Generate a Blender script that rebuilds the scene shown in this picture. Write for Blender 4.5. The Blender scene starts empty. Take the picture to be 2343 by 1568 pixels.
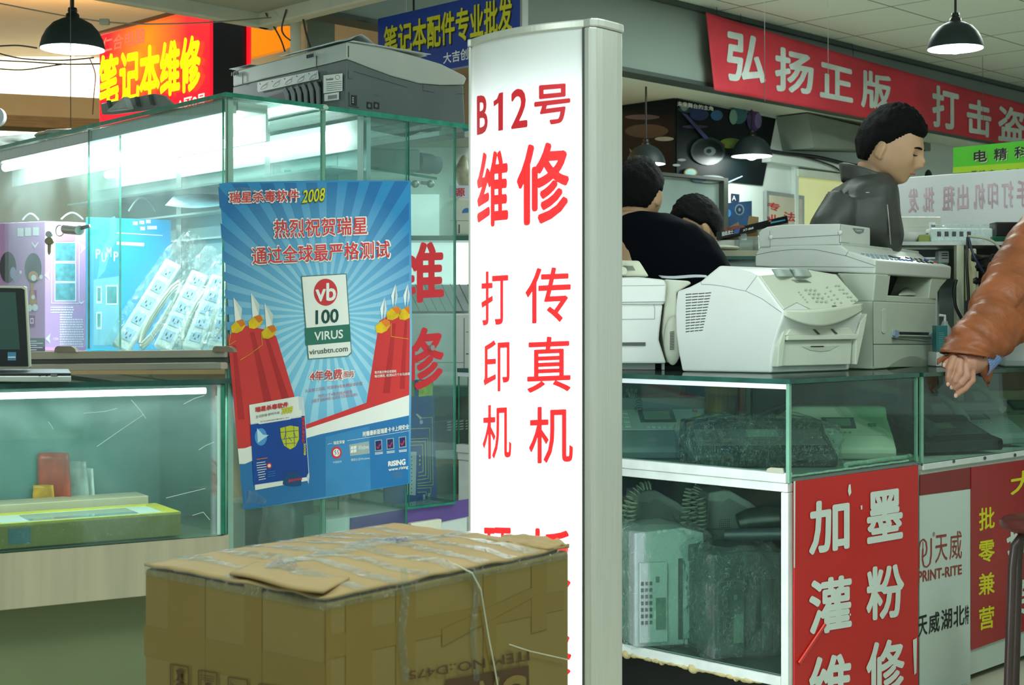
import bpy, bmesh, math, random
from mathutils import Vector as V, Matrix, noise
random.seed(7)
sc = bpy.context.scene
COL = sc.collection
PI = math.pi
# ---------------------------------------------------------------- camera, world, light, exposure
F, CX, HY, CH = 3300.0, 1171.5, 735.0, 1.10      # focal length in px, centre column, horizon row, camera height
cd = bpy.data.cameras.new('camera'); cam = bpy.data.objects.new('camera', cd); COL.objects.link(cam)
cam.location = (0, 0, CH); cam.rotation_euler = (PI/2, 0, 0)
cd.sensor_width = 36; cd.lens = F/2343*36; cd.shift_y = -(784-HY)/2343; cd.clip_end = 100
cd.dof.use_dof = True; cd.dof.focus_distance = 4.0; cd.dof.aperture_fstop = 11
sc.camera = cam
w = bpy.data.worlds.new('world'); sc.world = w; w.use_nodes = True
w.node_tree.nodes['Background'].inputs[0].default_value = (0.69, 0.89, 0.82, 1)
w.node_tree.nodes['Background'].inputs[1].default_value = 0.62
def area(name, loc, size, power, color, rot=(0, 0, 0), sy=None):
    l = bpy.data.lights.new(name, 'AREA'); l.energy = power; l.color = color; l.size = size
    if sy: l.shape = 'RECTANGLE'; l.size_y = sy
    o = bpy.data.objects.new(name, l); COL.objects.link(o); o.location = loc; o.rotation_euler = rot
    return o
GW = (0.85, 1.0, 0.93)
area('hall_fill_light', (0.6, 1.6, 2.85), 1.4, 34, GW, sy=.35)  # unseen fill lamps added near the ceiling to light the hall
area('hall_fill_light', (2.4, 3.0, 2.85), 1.4, 34, GW, sy=.35)
area('hall_fill_light', (-1.8, 1.4, 2.4), 1.4, 22, GW, sy=.35)
area('shop_fill_light', (2.3, 7.2, 2.85), 1.4, 80, GW, sy=.35)  # unseen fill lamps added to light the shop and its back walls
area('shop_fill_light', (0.8, 5.4, 2.42), 1.0, 10, GW, sy=.35)
area('warm_cove_light', (-2.6, 8.8, 2.5), 2.2, 95, (1.0, 0.56, 0.22), rot=(PI, 0, 0), sy=1.0).data.spread = 2.3
area('warm_wall_fill', (-4.2, 12.0, 2.6), 1.4, 110, (1.0, 0.93, 0.80), rot=(PI*.5, 0, 0)).data.spread = 2.4  # unseen fill lamp added to brighten the far wall
sc.view_settings.view_transform = 'Standard'; sc.view_settings.look = 'None'
sc.view_settings.exposure = 0.0; sc.view_settings.gamma = 1.0
try: sc.view_settings.use_curve_mapping = False
except Exception: pass
cy = sc.cycles
cy.max_bounces = 7; cy.diffuse_bounces = 3; cy.glossy_bounces = 3; cy.transmission_bounces = 4; cy.transparent_max_bounces = 24
cy.caustics_reflective = False; cy.caustics_refractive = False; cy.sample_clamp_indirect = 4; cy.use_denoising = True
cy.use_adaptive_sampling = True; cy.adaptive_threshold = 0.03
# ---------------------------------------------------------------- helpers: rays and planes
def ray(px, py): return V(((px-CX)/F, 1, (HY-py)/F))
O = V((0, 0, CH))
def P(px, py, Y): return O + ray(px, py)*Y
def S(px, Y): return ((px-CX)*Y/F, Y)                      # plan point seen at column px, depth Y
class Wall:                                               # a vertical plane through plan point p along plan direction d
    def __init__(s, p, d):
        s.p = V((p[0], p[1], 0)); s.d = V((d[0], d[1], 0)).normalized()
        s.n = V((s.d.y, -s.d.x, 0))
        if s.n.dot(O-s.p) < 0: s.n = -s.n
    def at(s, px, py, off=0):
        r = ray(px, py); p0 = s.p+s.n*off
        return O+r*((p0-O).dot(s.n)/r.dot(s.n))
    def z(s, px, py): return s.at(px, py).z
    def pt(s, px, z, off=0):                              # plan position seen at column px, at height z
        q = s.at(px, HY, off); return V((q.x, q.y, z))
    def xy(s, px): q = s.at(px, HY); return (q.x, q.y)
class HPlane:
    def __init__(s, z): s.z = z; s.n = V((0, 0, 1))
    def at(s, px, py, off=0): r = ray(px, py); return O+r*((s.z+off-CH)/r.z)
class Plane:
    def __init__(s, a, b, c):
        s.p = V(a); s.n = (V(b)-V(a)).cross(V(c)-V(a)).normalized()
        if s.n.dot(O-s.p) < 0: s.n = -s.n
    def at(s, px, py, off=0):
        r = ray(px, py); p0 = s.p+s.n*off
        return O+r*((p0-O).dot(s.n)/r.dot(s.n))
B45 = (1, 1); A45 = (-1, 1)
# ---------------------------------------------------------------- materials
def lin(h):
    if isinstance(h, (tuple, list)): return tuple(h[:3])
    h = h.lstrip('#'); c = [int(h[i:i+2], 16)/255 for i in (0, 2, 4)]
    return tuple(x/12.92 if x <= .04045 else ((x+.055)/1.055)**2.4 for x in c)
MATS = {}
def mat(name, col, rough=.5, metal=0, ns=8, na=.12, bump=0, bs=None, emit=None, es=0, coat=0, alpha=None, stretch=None, spec=None):
    if name in MATS: return MATS[name]
    m = bpy.data.materials.new(name); MATS[name] = m; m.use_nodes = True
    nt = m.node_tree; b = nt.nodes['Principled BSDF']; L = nt.links
    c = lin(col)
    tc = nt.nodes.new('ShaderNodeTexCoord'); n = nt.nodes.new('ShaderNodeTexNoise')
    n.inputs['Scale'].default_value = ns; n.inputs['Detail'].default_value = 4
    if stretch:
        mp = nt.nodes.new('ShaderNodeMapping'); mp.inputs['Scale'].default_value = stretch
        L.new(tc.outputs['Object'], mp.inputs[0]); L.new(mp.outputs[0], n.inputs['Vector'])
    else: L.new(tc.outputs['Object'], n.inputs['Vector'])
    r = nt.nodes.new('ShaderNodeValToRGB')
    r.color_ramp.elements[0].position = .3; r.color_ramp.elements[1].position = .72
    r.color_ramp.elements[0].color = tuple(x*(1-na) for x in c)+(1,)
    r.color_ramp.elements[1].color = tuple(min(1, x*(1+na)) for x in c)+(1,)
    L.new(n.outputs['Fac'], r.inputs[0]); L.new(r.outputs[0], b.inputs['Base Color'])
    b.inputs['Roughness'].default_value = rough; b.inputs['Metallic'].default_value = metal
    if spec is not None: b.inputs['Specular IOR Level'].default_value = spec
    if coat: b.inputs['Coat Weight'].default_value = coat
    if alpha is not None: b.inputs['Alpha'].default_value = alpha
    if bump:
        n2 = nt.nodes.new('ShaderNodeTexNoise'); n2.inputs['Scale'].default_value = bs or ns*6; n2.inputs['Detail'].default_value = 3
        L.new(tc.outputs['Object'], n2.inputs['Vector'])
        bp = nt.nodes.new('ShaderNodeBump'); bp.inputs['Strength'].default_value = bump; bp.inputs['Distance'].default_value = .01
        L.new(n2.outputs['Fac'], bp.inputs['Height']); L.new(bp.outputs[0], b.inputs['Normal'])
    if emit is not None:
        b.inputs['Emission Color'].default_value = lin(emit)+(1,); b.inputs['Emission Strength'].default_value = es
    return m
def glass(name, tint, haze=.06, hazecol=(.75, .95, .9), refl=.06, hs=3, rough=.02):
    if name in MATS: return MATS[name]
    m = bpy.data.materials.new(name); MATS[name] = m; m.use_nodes = True
    nt = m.node_tree; N = nt.nodes; L = nt.links; N.remove(N['Principled BSDF']); out = N['Material Output']
    t = N.new('ShaderNodeBsdfTransparent'); t.inputs[0].default_value = lin(tint)+(1,)
    g = N.new('ShaderNodeBsdfGlossy'); g.inputs['Roughness'].default_value = rough
    d = N.new('ShaderNodeBsdfDiffuse'); d.inputs[0].default_value = hazecol+(1,)
    tr = N.new('ShaderNodeBsdfTranslucent'); tr.inputs[0].default_value = hazecol+(1,)
    dd = N.new('ShaderNodeMixShader'); dd.inputs[0].default_value = .5; L.new(d.outputs[0], dd.inputs[1]); L.new(tr.outputs[0], dd.inputs[2])
    tc = N.new('ShaderNodeTexCoord'); n = N.new('ShaderNodeTexNoise'); n.inputs['Scale'].default_value = hs; n.inputs['Detail'].default_value = 6
    n.inputs['Distortion'].default_value = 1.2
    L.new(tc.outputs['Object'], n.inputs['Vector'])
    mr = N.new('ShaderNodeMapRange'); mr.inputs[1].default_value = .35; mr.inputs[2].default_value = .75
    mr.inputs[3].default_value = haze*.35; mr.inputs[4].default_value = haze*1.9
    L.new(n.outputs['Fac'], mr.inputs[0])
    m1 = N.new('ShaderNodeMixShader'); L.new(mr.outputs[0], m1.inputs[0]); L.new(t.outputs[0], m1.inputs[1]); L.new(dd.outputs[0], m1.inputs[2])
    lw = N.new('ShaderNodeLayerWeight'); lw.inputs[0].default_value = .5
    pw = N.new('ShaderNodeMath'); pw.operation = 'POWER'; pw.inputs[1].default_value = 4; L.new(lw.outputs['Facing'], pw.inputs[0])
    mu = N.new('ShaderNodeMath'); mu.operation = 'MULTIPLY_ADD'; mu.inputs[1].default_value = .6; mu.inputs[2].default_value = refl; L.new(pw.outputs[0], mu.inputs[0])
    m2 = N.new('ShaderNodeMixShader'); L.new(mu.outputs[0], m2.inputs[0]); L.new(m1.outputs[0], m2.inputs[1]); L.new(g.outputs[0], m2.inputs[2])
    L.new(m2.outputs[0], out.inputs[0]); return m
def film(name='clear_film', dens=.045, scale=30):
    if name in MATS: return MATS[name]
    m = glass(name, '#eef6f6', haze=dens, hazecol=(.9, .95, .97), refl=.06, hs=14, rough=.06)
    nt = m.node_tree; N = nt.nodes; L = nt.links
    g = [x for x in N if x.type == 'BSDF_GLOSSY'][0]
    tc = N.new('ShaderNodeTexCoord'); mp = N.new('ShaderNodeMapping'); mp.inputs['Scale'].default_value = (1, 1, .5)
    n = N.new('ShaderNodeTexNoise'); n.inputs['Scale'].default_value = scale; n.inputs['Detail'].default_value = 5; n.inputs['Distortion'].default_value = 2
    b = N.new('ShaderNodeBump'); b.inputs['Strength'].default_value = 1; b.inputs['Distance'].default_value = .03
    L.new(tc.outputs['Object'], mp.inputs[0]); L.new(mp.outputs[0], n.inputs['Vector']); L.new(n.outputs['Fac'], b.inputs['Height']); L.new(b.outputs[0], g.inputs['Normal'])
    # glints along the film's crinkles, painted as whitish lines
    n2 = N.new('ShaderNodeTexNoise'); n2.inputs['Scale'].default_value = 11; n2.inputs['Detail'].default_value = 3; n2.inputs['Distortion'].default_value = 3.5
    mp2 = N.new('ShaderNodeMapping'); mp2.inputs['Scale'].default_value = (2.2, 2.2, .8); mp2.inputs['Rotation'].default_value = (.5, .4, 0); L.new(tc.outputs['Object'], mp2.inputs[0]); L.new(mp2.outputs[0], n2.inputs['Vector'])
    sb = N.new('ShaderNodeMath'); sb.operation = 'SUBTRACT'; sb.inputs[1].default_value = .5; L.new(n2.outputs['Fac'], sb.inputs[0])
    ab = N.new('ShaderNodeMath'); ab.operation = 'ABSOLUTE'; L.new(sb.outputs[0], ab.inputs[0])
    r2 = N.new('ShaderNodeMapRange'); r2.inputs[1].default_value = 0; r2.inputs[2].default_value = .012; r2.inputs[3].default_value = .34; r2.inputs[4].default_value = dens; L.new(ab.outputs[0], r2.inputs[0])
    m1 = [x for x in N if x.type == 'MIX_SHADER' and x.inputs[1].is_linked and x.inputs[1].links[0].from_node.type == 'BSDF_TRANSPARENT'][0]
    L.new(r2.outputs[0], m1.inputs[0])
    return m
def emis(name, col, s, ns=5, na=.05):
    return mat(name, col, .6, na=na, ns=ns, emit=col, es=s)
# ---------------------------------------------------------------- mesh builder
class MB:
    def __init__(s, T=None): s.v = []; s.f = []; s.m = []; s.s = []; s.T = T
    def add(s, vs, fs, m=0, sm=False):
        o = len(s.v)
        for p in vs: s.v.append(tuple(s.T @ V(p)) if s.T else tuple(p))
        for k, f in enumerate(fs):
            s.f.append([o+i for i in f]); s.m.append(m[k] if isinstance(m, (list, tuple)) else m); s.s.append(sm)
        return s
    def box(s, x0, x1, y0, y1, z0, z1, m=0):
        vs = [(x, y, z) for z in (z0, z1) for y in (y0, y1) for x in (x0, x1)]
        return s.add(vs, [(0, 2, 3, 1), (4, 5, 7, 6), (0, 1, 5, 4), (2, 6, 7, 3), (0, 4, 6, 2), (1, 3, 7, 5)], m)
    def prism(s, pts, vec, m=0, mside=None):
        n = len(pts); vec = V(vec); a = [V(p) for p in pts]; vs = a+[p+vec for p in a]
        fs = [tuple(range(n)), tuple(range(2*n-1, n-1, -1))]+[(i, (i+1) % n, n+(i+1) % n, n+i) for i in range(n)]
        return s.add(vs, fs, [m, m]+[m if mside is None else mside]*n)
    def slab(s, plan, z0, z1, m=0, mside=None): return s.prism([(p[0], p[1], z0) for p in plan], (0, 0, z1-z0), m, mside)
    def tube(s, pts, r, n=8, m=0, cap=True):
        pts = [V(p) for p in pts]; rs = r if isinstance(r, (list, tuple)) else [r]*len(pts)
        vs = []; fs = []; up = V((0, 0, 1)); last = None
        for i, p in enumerate(pts):
            t = (pts[min(i+1, len(pts)-1)]-pts[max(i-1, 0)]).normalized()
            if last is None:
                a = t.cross(up)
                if a.length < .1: a = t.cross(V((1, 0, 0)))
            else: a = last-t*last.dot(t)
            a.normalize(); last = a; b = t.cross(a)
            for k in range(n): q = 2*PI*k/n; vs.append(p+(a*math.cos(q)+b*math.sin(q))*rs[i])
        for i in range(len(pts)-1):
            for k in range(n): fs.append((i*n+k, i*n+(k+1) % n, (i+1)*n+(k+1) % n, (i+1)*n+k))
        s.add(vs, fs, m, True)
        if cap: s.add(vs[:n], [tuple(range(n))[::-1]], m); s.add(vs[-n:], [tuple(range(n))], m)
        return s
    def lathe(s, prof, c=(0, 0, 0), n=32, m=0):
        vs = []; fs = []; c = V(c)
        for r, z in prof:
            for k in range(n): q = 2*PI*k/n; vs.append(c+V((r*math.cos(q), r*math.sin(q), z)))
        for i in range(len(prof)-1):
            for k in range(n): fs.append((i*n+k, i*n+(k+1) % n, (i+1)*n+(k+1) % n, (i+1)*n+k))
        return s.add(vs, fs, m, True)
    def ell(s, c, r, n=16, k=10, m=0, R=None):
        c = V(c); vs = []; fs = []
        for i in range(k+1):
            th = PI*i/k
            for j in range(n):
                ph = 2*PI*j/n; p = V((r[0]*math.sin(th)*math.cos(ph), r[1]*math.sin(th)*math.sin(ph), r[2]*math.cos(th)))
                vs.append(c+(R @ p if R else p))
        for i in range(k):
            for j in range(n): fs.append((i*n+j, (i+1)*n+j, (i+1)*n+(j+1) % n, i*n+(j+1) % n))
        return s.add(vs, fs, m, True)
    def loft(s, loops, m=0, sm=True, cap=True):
        n = len(loops[0]); vs = [p for l in loops for p in l]
        fs = [(i*n+k, i*n+(k+1) % n, (i+1)*n+(k+1) % n, (i+1)*n+k) for i in range(len(loops)-1) for k in range(n)]
        s.add(vs, fs, m, sm)
        if cap: s.add(loops[0], [tuple(range(n))[::-1]], m); s.add(loops[-1], [tuple(range(n))], m)
        return s
    def grid(s, fn, nu, nv, m=0, sm=True):
        vs = [fn(i/nu, j/nv) for j in range(nv+1) for i in range(nu+1)]
        return s.add(vs, [(j*(nu+1)+i, j*(nu+1)+i+1, (j+1)*(nu+1)+i+1, (j+1)*(nu+1)+i) for j in range(nv) for i in range(nu)], m, sm)
    def quad(s, a, b, c, d, m=0): return s.add([a, b, c, d], [(0, 1, 2, 3)], m)
    def poly(s, pl, pts, off=.0006, m=0): return s.add([pl.at(x, y, off) for x, y in pts], [tuple(range(len(pts)))], m)
    def slabpx(s, pl, pts, off0, off1, m=0):             # polygon seen at pts on plane pl, as a solid between two offsets
        a = [pl.at(x, y, 0) for x, y in pts]; n = pl.n
        return s.prism([p+n*off0 for p in a], n*(off1-off0), m)
    def disc(s, pl, cx, cy, rx, ry, off=.0006, m=0, n=20, a0=0, a1=2*PI):
        return s.poly(pl, [(cx+rx*math.cos(a0+(a1-a0)*k/n), cy+ry*math.sin(a0+(a1-a0)*k/n)) for k in range(n)], off, m)
    def text(s, pl, body, q, off=.0008, bold=.0, m=0, shear=0, thick=0):
        # lettering: the string's outline fitted in the quad q (tl, tr, br, bl as seen in the photo), lying on plane pl
        vs, fs, (x0, x1, y0, y1) = glyph(body, .001 if callable(pl) else 0, shear)
        b = bold*.62; x0 -= b; x1 += b; y0 -= b; y1 += b
        sh = [(0, 0)]
        if b > 0:                                        # heavier strokes
            k = 4 if b < .012 else 8
            sh += [(b*math.cos(2*PI*i/k), b*math.sin(2*PI*i/k)) for i in range(k)]
            if b > .04: sh += [(b*.5*math.cos(2*PI*i/6), b*.5*math.sin(2*PI*i/6)) for i in range(6)]
        tl, tr, br, bl = q
        for i, (dx, dy) in enumerate(sh):
            out = []; of = off+i*3e-5
            for x, y in vs:
                u = (x+dx-x0)/(x1-x0); t = (y1-y-dy)/(y1-y0)
                px = (tl[0]*(1-u)+tr[0]*u)*(1-t)+(bl[0]*(1-u)+br[0]*u)*t
                py = (tl[1]*(1-u)+tr[1]*u)*(1-t)+(bl[1]*(1-u)+br[1]*u)*t
                out.append(pl.at(px, py, of) if not callable(pl) else pl(px, py, of))
            s.add(out, fs, m)
        return s
    def build(s, name, mats, parent=None, bevel=0, seg=2, smooth=False, sub=0, solid=0, dbl=False):
        me = bpy.data.meshes.new(name); me.from_pydata(s.v, [], s.f)
        mats = mats if isinstance(mats, (list, tuple)) else [mats]
        for x in mats: me.materials.append(x)
        for p, k, q in zip(me.polygons, s.m, s.s): p.material_index = min(k, len(mats)-1); p.use_smooth = q or smooth
        bm = bmesh.new(); bm.from_mesh(me)
        if dbl: bmesh.ops.remove_doubles(bm, verts=bm.verts, dist=1e-5)
        bmesh.ops.recalc_face_normals(bm, faces=bm.faces); bm.to_mesh(me); bm.free()
        o = bpy.data.objects.new(name, me); COL.objects.link(o)
        if parent: o.parent = parent; o.matrix_parent_inverse = ROOTINV.get(parent.name, Matrix())
        else:
            c = sum((V(x) for x in o.bound_box), V())/8; z = min(x[2] for x in o.bound_box); c.z = z
            me.transform(Matrix.Translation(-c)); o.location = c; ROOTINV[o.name] = Matrix.Translation(-c)
        if solid: k = o.modifiers.new('solid', 'SOLIDIFY'); k.thickness = solid; k.offset = 0
        if bevel:
            k = o.modifiers.new('bevel', 'BEVEL'); k.width = bevel; k.segments = seg; k.limit_method = 'ANGLE'; k.angle_limit = .6
            k.harden_normals = False
        if sub: k = o.modifiers.new('sub', 'SUBSURF'); k.levels = sub; k.render_levels = sub
        return o
ROOTINV = {}
_tc = bpy.data.curves.new('lettering', 'FONT'); _to = bpy.data.objects.new('lettering', _tc); COL.objects.link(_to); _G = {}
def glyph(body, bold=0, shear=0):
    k = (body, bold, shear)
    if k not in _G:
        _tc.body = body; _tc.offset = 0; _tc.shear = shear; _tc.resolution_u = 3
        me = bpy.data.meshes.new_from_object(_to.evaluated_get(bpy.context.evaluated_depsgraph_get()))
        vs = [(v.co.x, v.co.y) for v in me.vertices]; fs = [tuple(p.vertices) for p in me.polygons]
        if bold:                                         # finer faces for lettering on a curved surface
            bm = bmesh.new(); bm.from_mesh(me); bmesh.ops.triangulate(bm, faces=bm.faces)
            for _ in range(4):
                es = [e for e in bm.edges if e.calc_length() > .09]
                if not es: break
                bmesh.ops.subdivide_edges(bm, edges=es, cuts=1); bmesh.ops.triangulate(bm, faces=[f for f in bm.faces if len(f.verts) > 3])
            bm.verts.index_update(); vs = [(v.co.x, v.co.y) for v in bm.verts]; fs = [tuple(v.index for v in f.verts) for f in bm.faces]; bm.free()
        bb = (min(v[0] for v in vs), max(v[0] for v in vs), min(v[1] for v in vs), max(v[1] for v in vs))
        bpy.data.meshes.remove(me); _G[k] = (vs, fs, bb)
    return _G[k]
def thing(name, label, cat, loc, group=None):
    o = bpy.data.objects.new(name, None); COL.objects.link(o); o.empty_display_size = .05
    o.location = loc; ROOTINV[o.name] = Matrix.Translation(-V(loc)); o['label'] = label; o['category'] = cat
    if group: o['group'] = group
    return o
def tag(o, label, cat, group=None, kind=None):
    o['label'] = label; o['category'] = cat
    if group: o['group'] = group
    if kind: o['kind'] = kind
    return o
def struct(o): o['kind'] = 'structure'; return o
def rect(x0, y0, x1, y1): return [(x0, y0), (x1, y0), (x1, y1), (x0, y1)]
def frame(loc, deg): return Matrix.Translation(V(loc)) @ Matrix.Rotation(math.radians(deg), 4, 'Z')
def remesh(mb, name, mats, parent, vox=.008, smooth=6, post=None):
    o = mb.build(name, mats, parent, dbl=False)
    k = o.modifiers.new('r', 'REMESH'); k.mode = 'VOXEL'; k.voxel_size = vox; k.use_smooth_shade = True
    k = o.modifiers.new('s', 'SMOOTH'); k.iterations = smooth; k.factor = .5
    me = bpy.data.meshes.new_from_object(o.evaluated_get(bpy.context.evaluated_depsgraph_get()))
    o.modifiers.clear(); old = o.data; o.data = me; bpy.data.meshes.remove(old)
    if not me.materials: [me.materials.append(x) for x in (mats if isinstance(mats, (list, tuple)) else [mats])]
    if post:
        for v in me.vertices: v.co = post(v.co.copy(), v.normal.copy())
    for p in me.polygons: p.use_smooth = True
    return o
def panel(mb, a, b, z0, z1, t=.006, m=0, me=1):           # upright pane between plan points a and b, edges in material me
    d = V((b[0]-a[0], b[1]-a[1], 0)).normalized(); n = V((-d.y, d.x, 0))*t/2
    A = V((a[0], a[1], 0)); Bq = V((b[0], b[1], 0)); z0v = V((0, 0, z0)); z1v = V((0, 0, z1))
    vs = [A-n+z0v, Bq-n+z0v, Bq+n+z0v, A+n+z0v, A-n+z1v, Bq-n+z1v, Bq+n+z1v, A+n+z1v]
    mb.add(vs, [(0, 1, 5, 4), (2, 3, 7, 6), (0, 3, 2, 1), (4, 5, 6, 7), (1, 2, 6, 5), (3, 0, 4, 7)], [m, m, me, me, me, me])
    return mb
# common materials
PWHITE = mat('printer_white', '#d9ddd8', .42, na=.03, bump=.02, bs=300)
PCREAM = mat('printer_cream', '#c6cbb9', .45, na=.04)
PGREY = mat('printer_grey', '#8d9794', .45, na=.05)
SEAM = mat('seam_dark', '#4c524e', .6)
BLACK = mat('black_plastic', '#17191b', .4, na=.2)
DARK = mat('dark_grey_plastic', '#4a5354', .45, na=.08)
ALU = mat('brushed_aluminium', '#bfc3c1', .32, metal=.9, na=.06, ns=4, stretch=(60, 60, 1))
ALUW = mat('white_enamel_aluminium', '#c9d0cc', .45, na=.08, ns=20)
GEDGE = mat('glass_edge', '#2f7f68', .15, na=.25, ns=30, emit='#2f7f68', es=0)
G1 = glass('showcase_glass_clear', '#f2fcfa', haze=.05, hazecol=(.8, .97, .95), refl=.05)
G2 = glass('counter_glass_green', '#eaf7f0', haze=.012, hazecol=(.6, .85, .8), refl=.025)
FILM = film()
WHITEP = mat('white_print', '#eef0ee', .6, na=.02)
REDP = mat('red_print', '#c3242b', .6, na=.05)
YELP = mat('yellow_print', '#d6d020', .6, na=.05)
BLKP = mat('black_print', '#101412', .6, na=.1)
# ================================================================ SETTING
CZ = 2.9
def tiles(name, base, line, sx, sy, rot=45, lw=.012, rough=.7):
    m = bpy.data.materials.new(name); m.use_nodes = True; nt = m.node_tree; b = nt.nodes['Principled BSDF']; L = nt.links
    tc = nt.nodes.new('ShaderNodeTexCoord'); mp = nt.nodes.new('ShaderNodeMapping'); mp.inputs['Rotation'].default_value = (0, 0, math.radians(-rot))
    br = nt.nodes.new('ShaderNodeTexBrick'); br.offset = 0; br.squash = 1; br.inputs['Scale'].default_value = 1
    br.inputs['Brick Width'].default_value = sx; br.inputs['Row Height'].default_value = sy; br.inputs['Mortar Size'].default_value = lw/2
    br.inputs['Color1'].default_value = lin(base)+(1,); br.inputs['Color2'].default_value = tuple(x*.95 for x in lin(base))+(1,); br.inputs['Mortar'].default_value = lin(line)+(1,)
    L.new(tc.outputs['Object'], mp.inputs[0]); L.new(mp.outputs[0], br.inputs['Vector']); L.new(br.outputs['Color'], b.inputs['Base Color'])
    b.inputs['Roughness'].default_value = rough; return m
CEIL = tiles('ceiling_tiles', '#e4efe6', '#6f7b72', .6, .6)
FLOOR = tiles('floor_tiles', '#b9b6a0', '#8f8d7c', .8, .8, rough=.25, lw=.006)
PLAST = mat('plaster_grey', '#84928a', .8, na=.03, ns=2)
PLASTL = mat('plaster_light', '#e6ecdf', .8, na=.04, ns=2)
PLASTW = mat('plaster_warm', '#d9cdb4', .8, na=.05, ns=2)
PANELW = mat('partition_white', '#d8e4df', .6, na=.04, ns=2)
struct(MB().box(-12, 14, -4, 18, -.05, 0).build('floor', FLOOR))
Wb = Wall((1.934, 9.15), B45)                       # face of the grey bulkhead
# tiled ceiling on the camera's side of the bulkhead, and the plain one behind it
def onb(s, off=0): p = Wb.p+Wb.d*s+Wb.n*off; return (p.x, p.y)
c0 = Wb.xy(737); s_l = (V((c0[0], c0[1], 0))-Wb.p).dot(Wb.d)
struct(MB().slab([onb(s_l-.02), onb(9), onb(9, 16), onb(s_l-.02, 16)], CZ, CZ+.05).build('ceiling', CEIL))
struct(MB().slab([onb(s_l-.02), onb(9), onb(9, -.14), onb(s_l-.02, -.14)], 2.48, CZ+.05).build('trim_1', PLAST))          # bulkhead
struct(MB().slab([onb(s_l-.02, -.12), onb(9, -.12), onb(9, .012), onb(s_l-.02, .012)], 2.455, 2.478).build('trim_2', mat('bulkhead_edge', '#3a4640', .6)))
struct(MB().slab([onb(s_l, .02), onb(9, .02), onb(9, .045), onb(s_l, .045)], CZ-.03, CZ-.002).build('trim_3', mat('bulkhead_edge', '#3a4640', .6)))
# low soffit left of the bulkhead, its corner seen at 600,48
q0 = HPlane(2.48).at(600, 48); q0 = V((q0.x, q0.y, 0)); db = V((1, 1, 0)).normalized(); da = V((-1, 1, 0)).normalized()
pl = [q0, q0-db*6, q0-db*6-da*3, q0-da*3]
struct(MB().slab([(p.x, p.y) for p in pl], 2.5, 2.9).build('trim_4', mat('soffit_grey', '#a3a99b', .8, na=.03)))
COR = mat('cornice_cream', '#c9cbb8', .6, na=.05)
cn = MB()
cn.slab([(p.x, p.y) for p in (q0+db*.05, q0-db*6, q0-db*6-da*.05, q0+db*.05-da*.05)], 2.44, 2.52)
cn.slab([(p.x, p.y) for p in (q0+db*.02, q0-da*.02-db*.05, q0-da*1.6-db*.05, q0-da*1.6+db*.02)], 2.44, 2.52)
struct(cn.build('trim_5', COR, bevel=.008))
# far ceiling + wall on the left, warm lit
struct(MB().slab([(-12, 6.9), (c0[0]+.2, 6.9), (4, 11), (4, 18), (-12, 18)], 3.3, 3.35).build('ceiling', PLASTW))
struct(MB().box(-12, 2.6, 13.2, 13.3, 0, 3.3).build('wall_back', mat('far_wall_warm', '#ded6c2', .8, na=.03)))
wl = Wall(S(100, 10.6), (1, .35))
def band(px0, px1, z0, z1, t, Wl, m, name):
    a = Wl.at(px0, HY); b = Wl.at(px1, HY); n = -Wl.n*t
    return struct(MB().slab([(a.x, a.y), (b.x, b.y), (b.x+n.x, b.y+n.y), (a.x+n.x, a.y+n.y)], z0, z1).build(name, m))
band(-250, 560, wl.z(0, 262), wl.z(0, 213), .5, wl, mat('beam_grey', '#a7aa9b', .8, na=.04), 'trim_6')
band(-250, 560, wl.z(0, 288), wl.z(0, 262), .3, wl, mat('beam_brown', '#7a7462', .7, na=.2, stretch=(1, 1, 12)), 'trim_7')
band(-250, 620, 0, wl.z(0, 292), .1, Wall(S(100, 11.2), (1, .35)), mat('far_shop_wall', '#a9b8a6', .8, na=.06), 'wall_left')
# orange lit cove right of the red sign box
cw = Wall(S(600, 10.2), (1, .5))
orr = mat('orange_cove', '#e08a1e', .7, na=.05, emit='#e8860f', es=.75)
struct(MB().slabpx(cw, [(540, 40), (664, 60), (664, 108), (540, 140)], 0, -.2).build('trim_8', orr))
# post with conduits under the soffit's right end
wp = Wall(S(700, 7.1), (1, .25))
struct(MB().slabpx(wp, [(703, -10), (766, -10), (766, 240), (703, 240)], 0, -.12).build('trim_9', mat('post_grey_green', '#77857b', .6, na=.04)))
struct(MB().slabpx(wp, [(596, 30), (770, 18), (770, 30), (716, 44), (640, 52), (600, 48)], .12, -.1).build('trim_10', COR))
p0 = wp.at(676, -10, .06); p1 = wp.at(676, 240, .06)
struct(MB().tube([p0, p1], .026, 14).build('trim_11', COR))
# fascia wall behind the bulkhead, running right
Wf = Wall(S(1545, 8.93), B45)
def onf(px, off=0): q = Wf.at(px, HY, off); return (q.x, q.y)
struct(MB().slab([onf(1545), onf(2700), onf(2700, -.1), onf(1545, -.1)], 0, 2.48).build('wall_right', PANELW))
struct(MB().slab([onf(1000), onf(1545), onf(1545, -.1), onf(1000, -.1)], 0, Wf.z(1545, 404)).build('wall_right', PANELW))
struct(MB().slab([onf(1545), onf(1545, -.1), (Wf.p.x-2.6, Wf.p.y+3.4), (Wf.p.x-2.6, Wf.p.y+2.6)], Wf.z(1545, 404), 2.48).build('wall_left', PANELW))
cq = Wb.xy(1400); struct(MB().slab([cq, onb(9, -.6), onb(9, -6), (cq[0]+.05, 16)], 2.481, 2.5).build('ceiling', PLASTL))
cf = Wf.at(1545, HY); Wf2 = Wall((cf.x, cf.y), A45); zfl = Wf.z(1545, 404)
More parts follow.
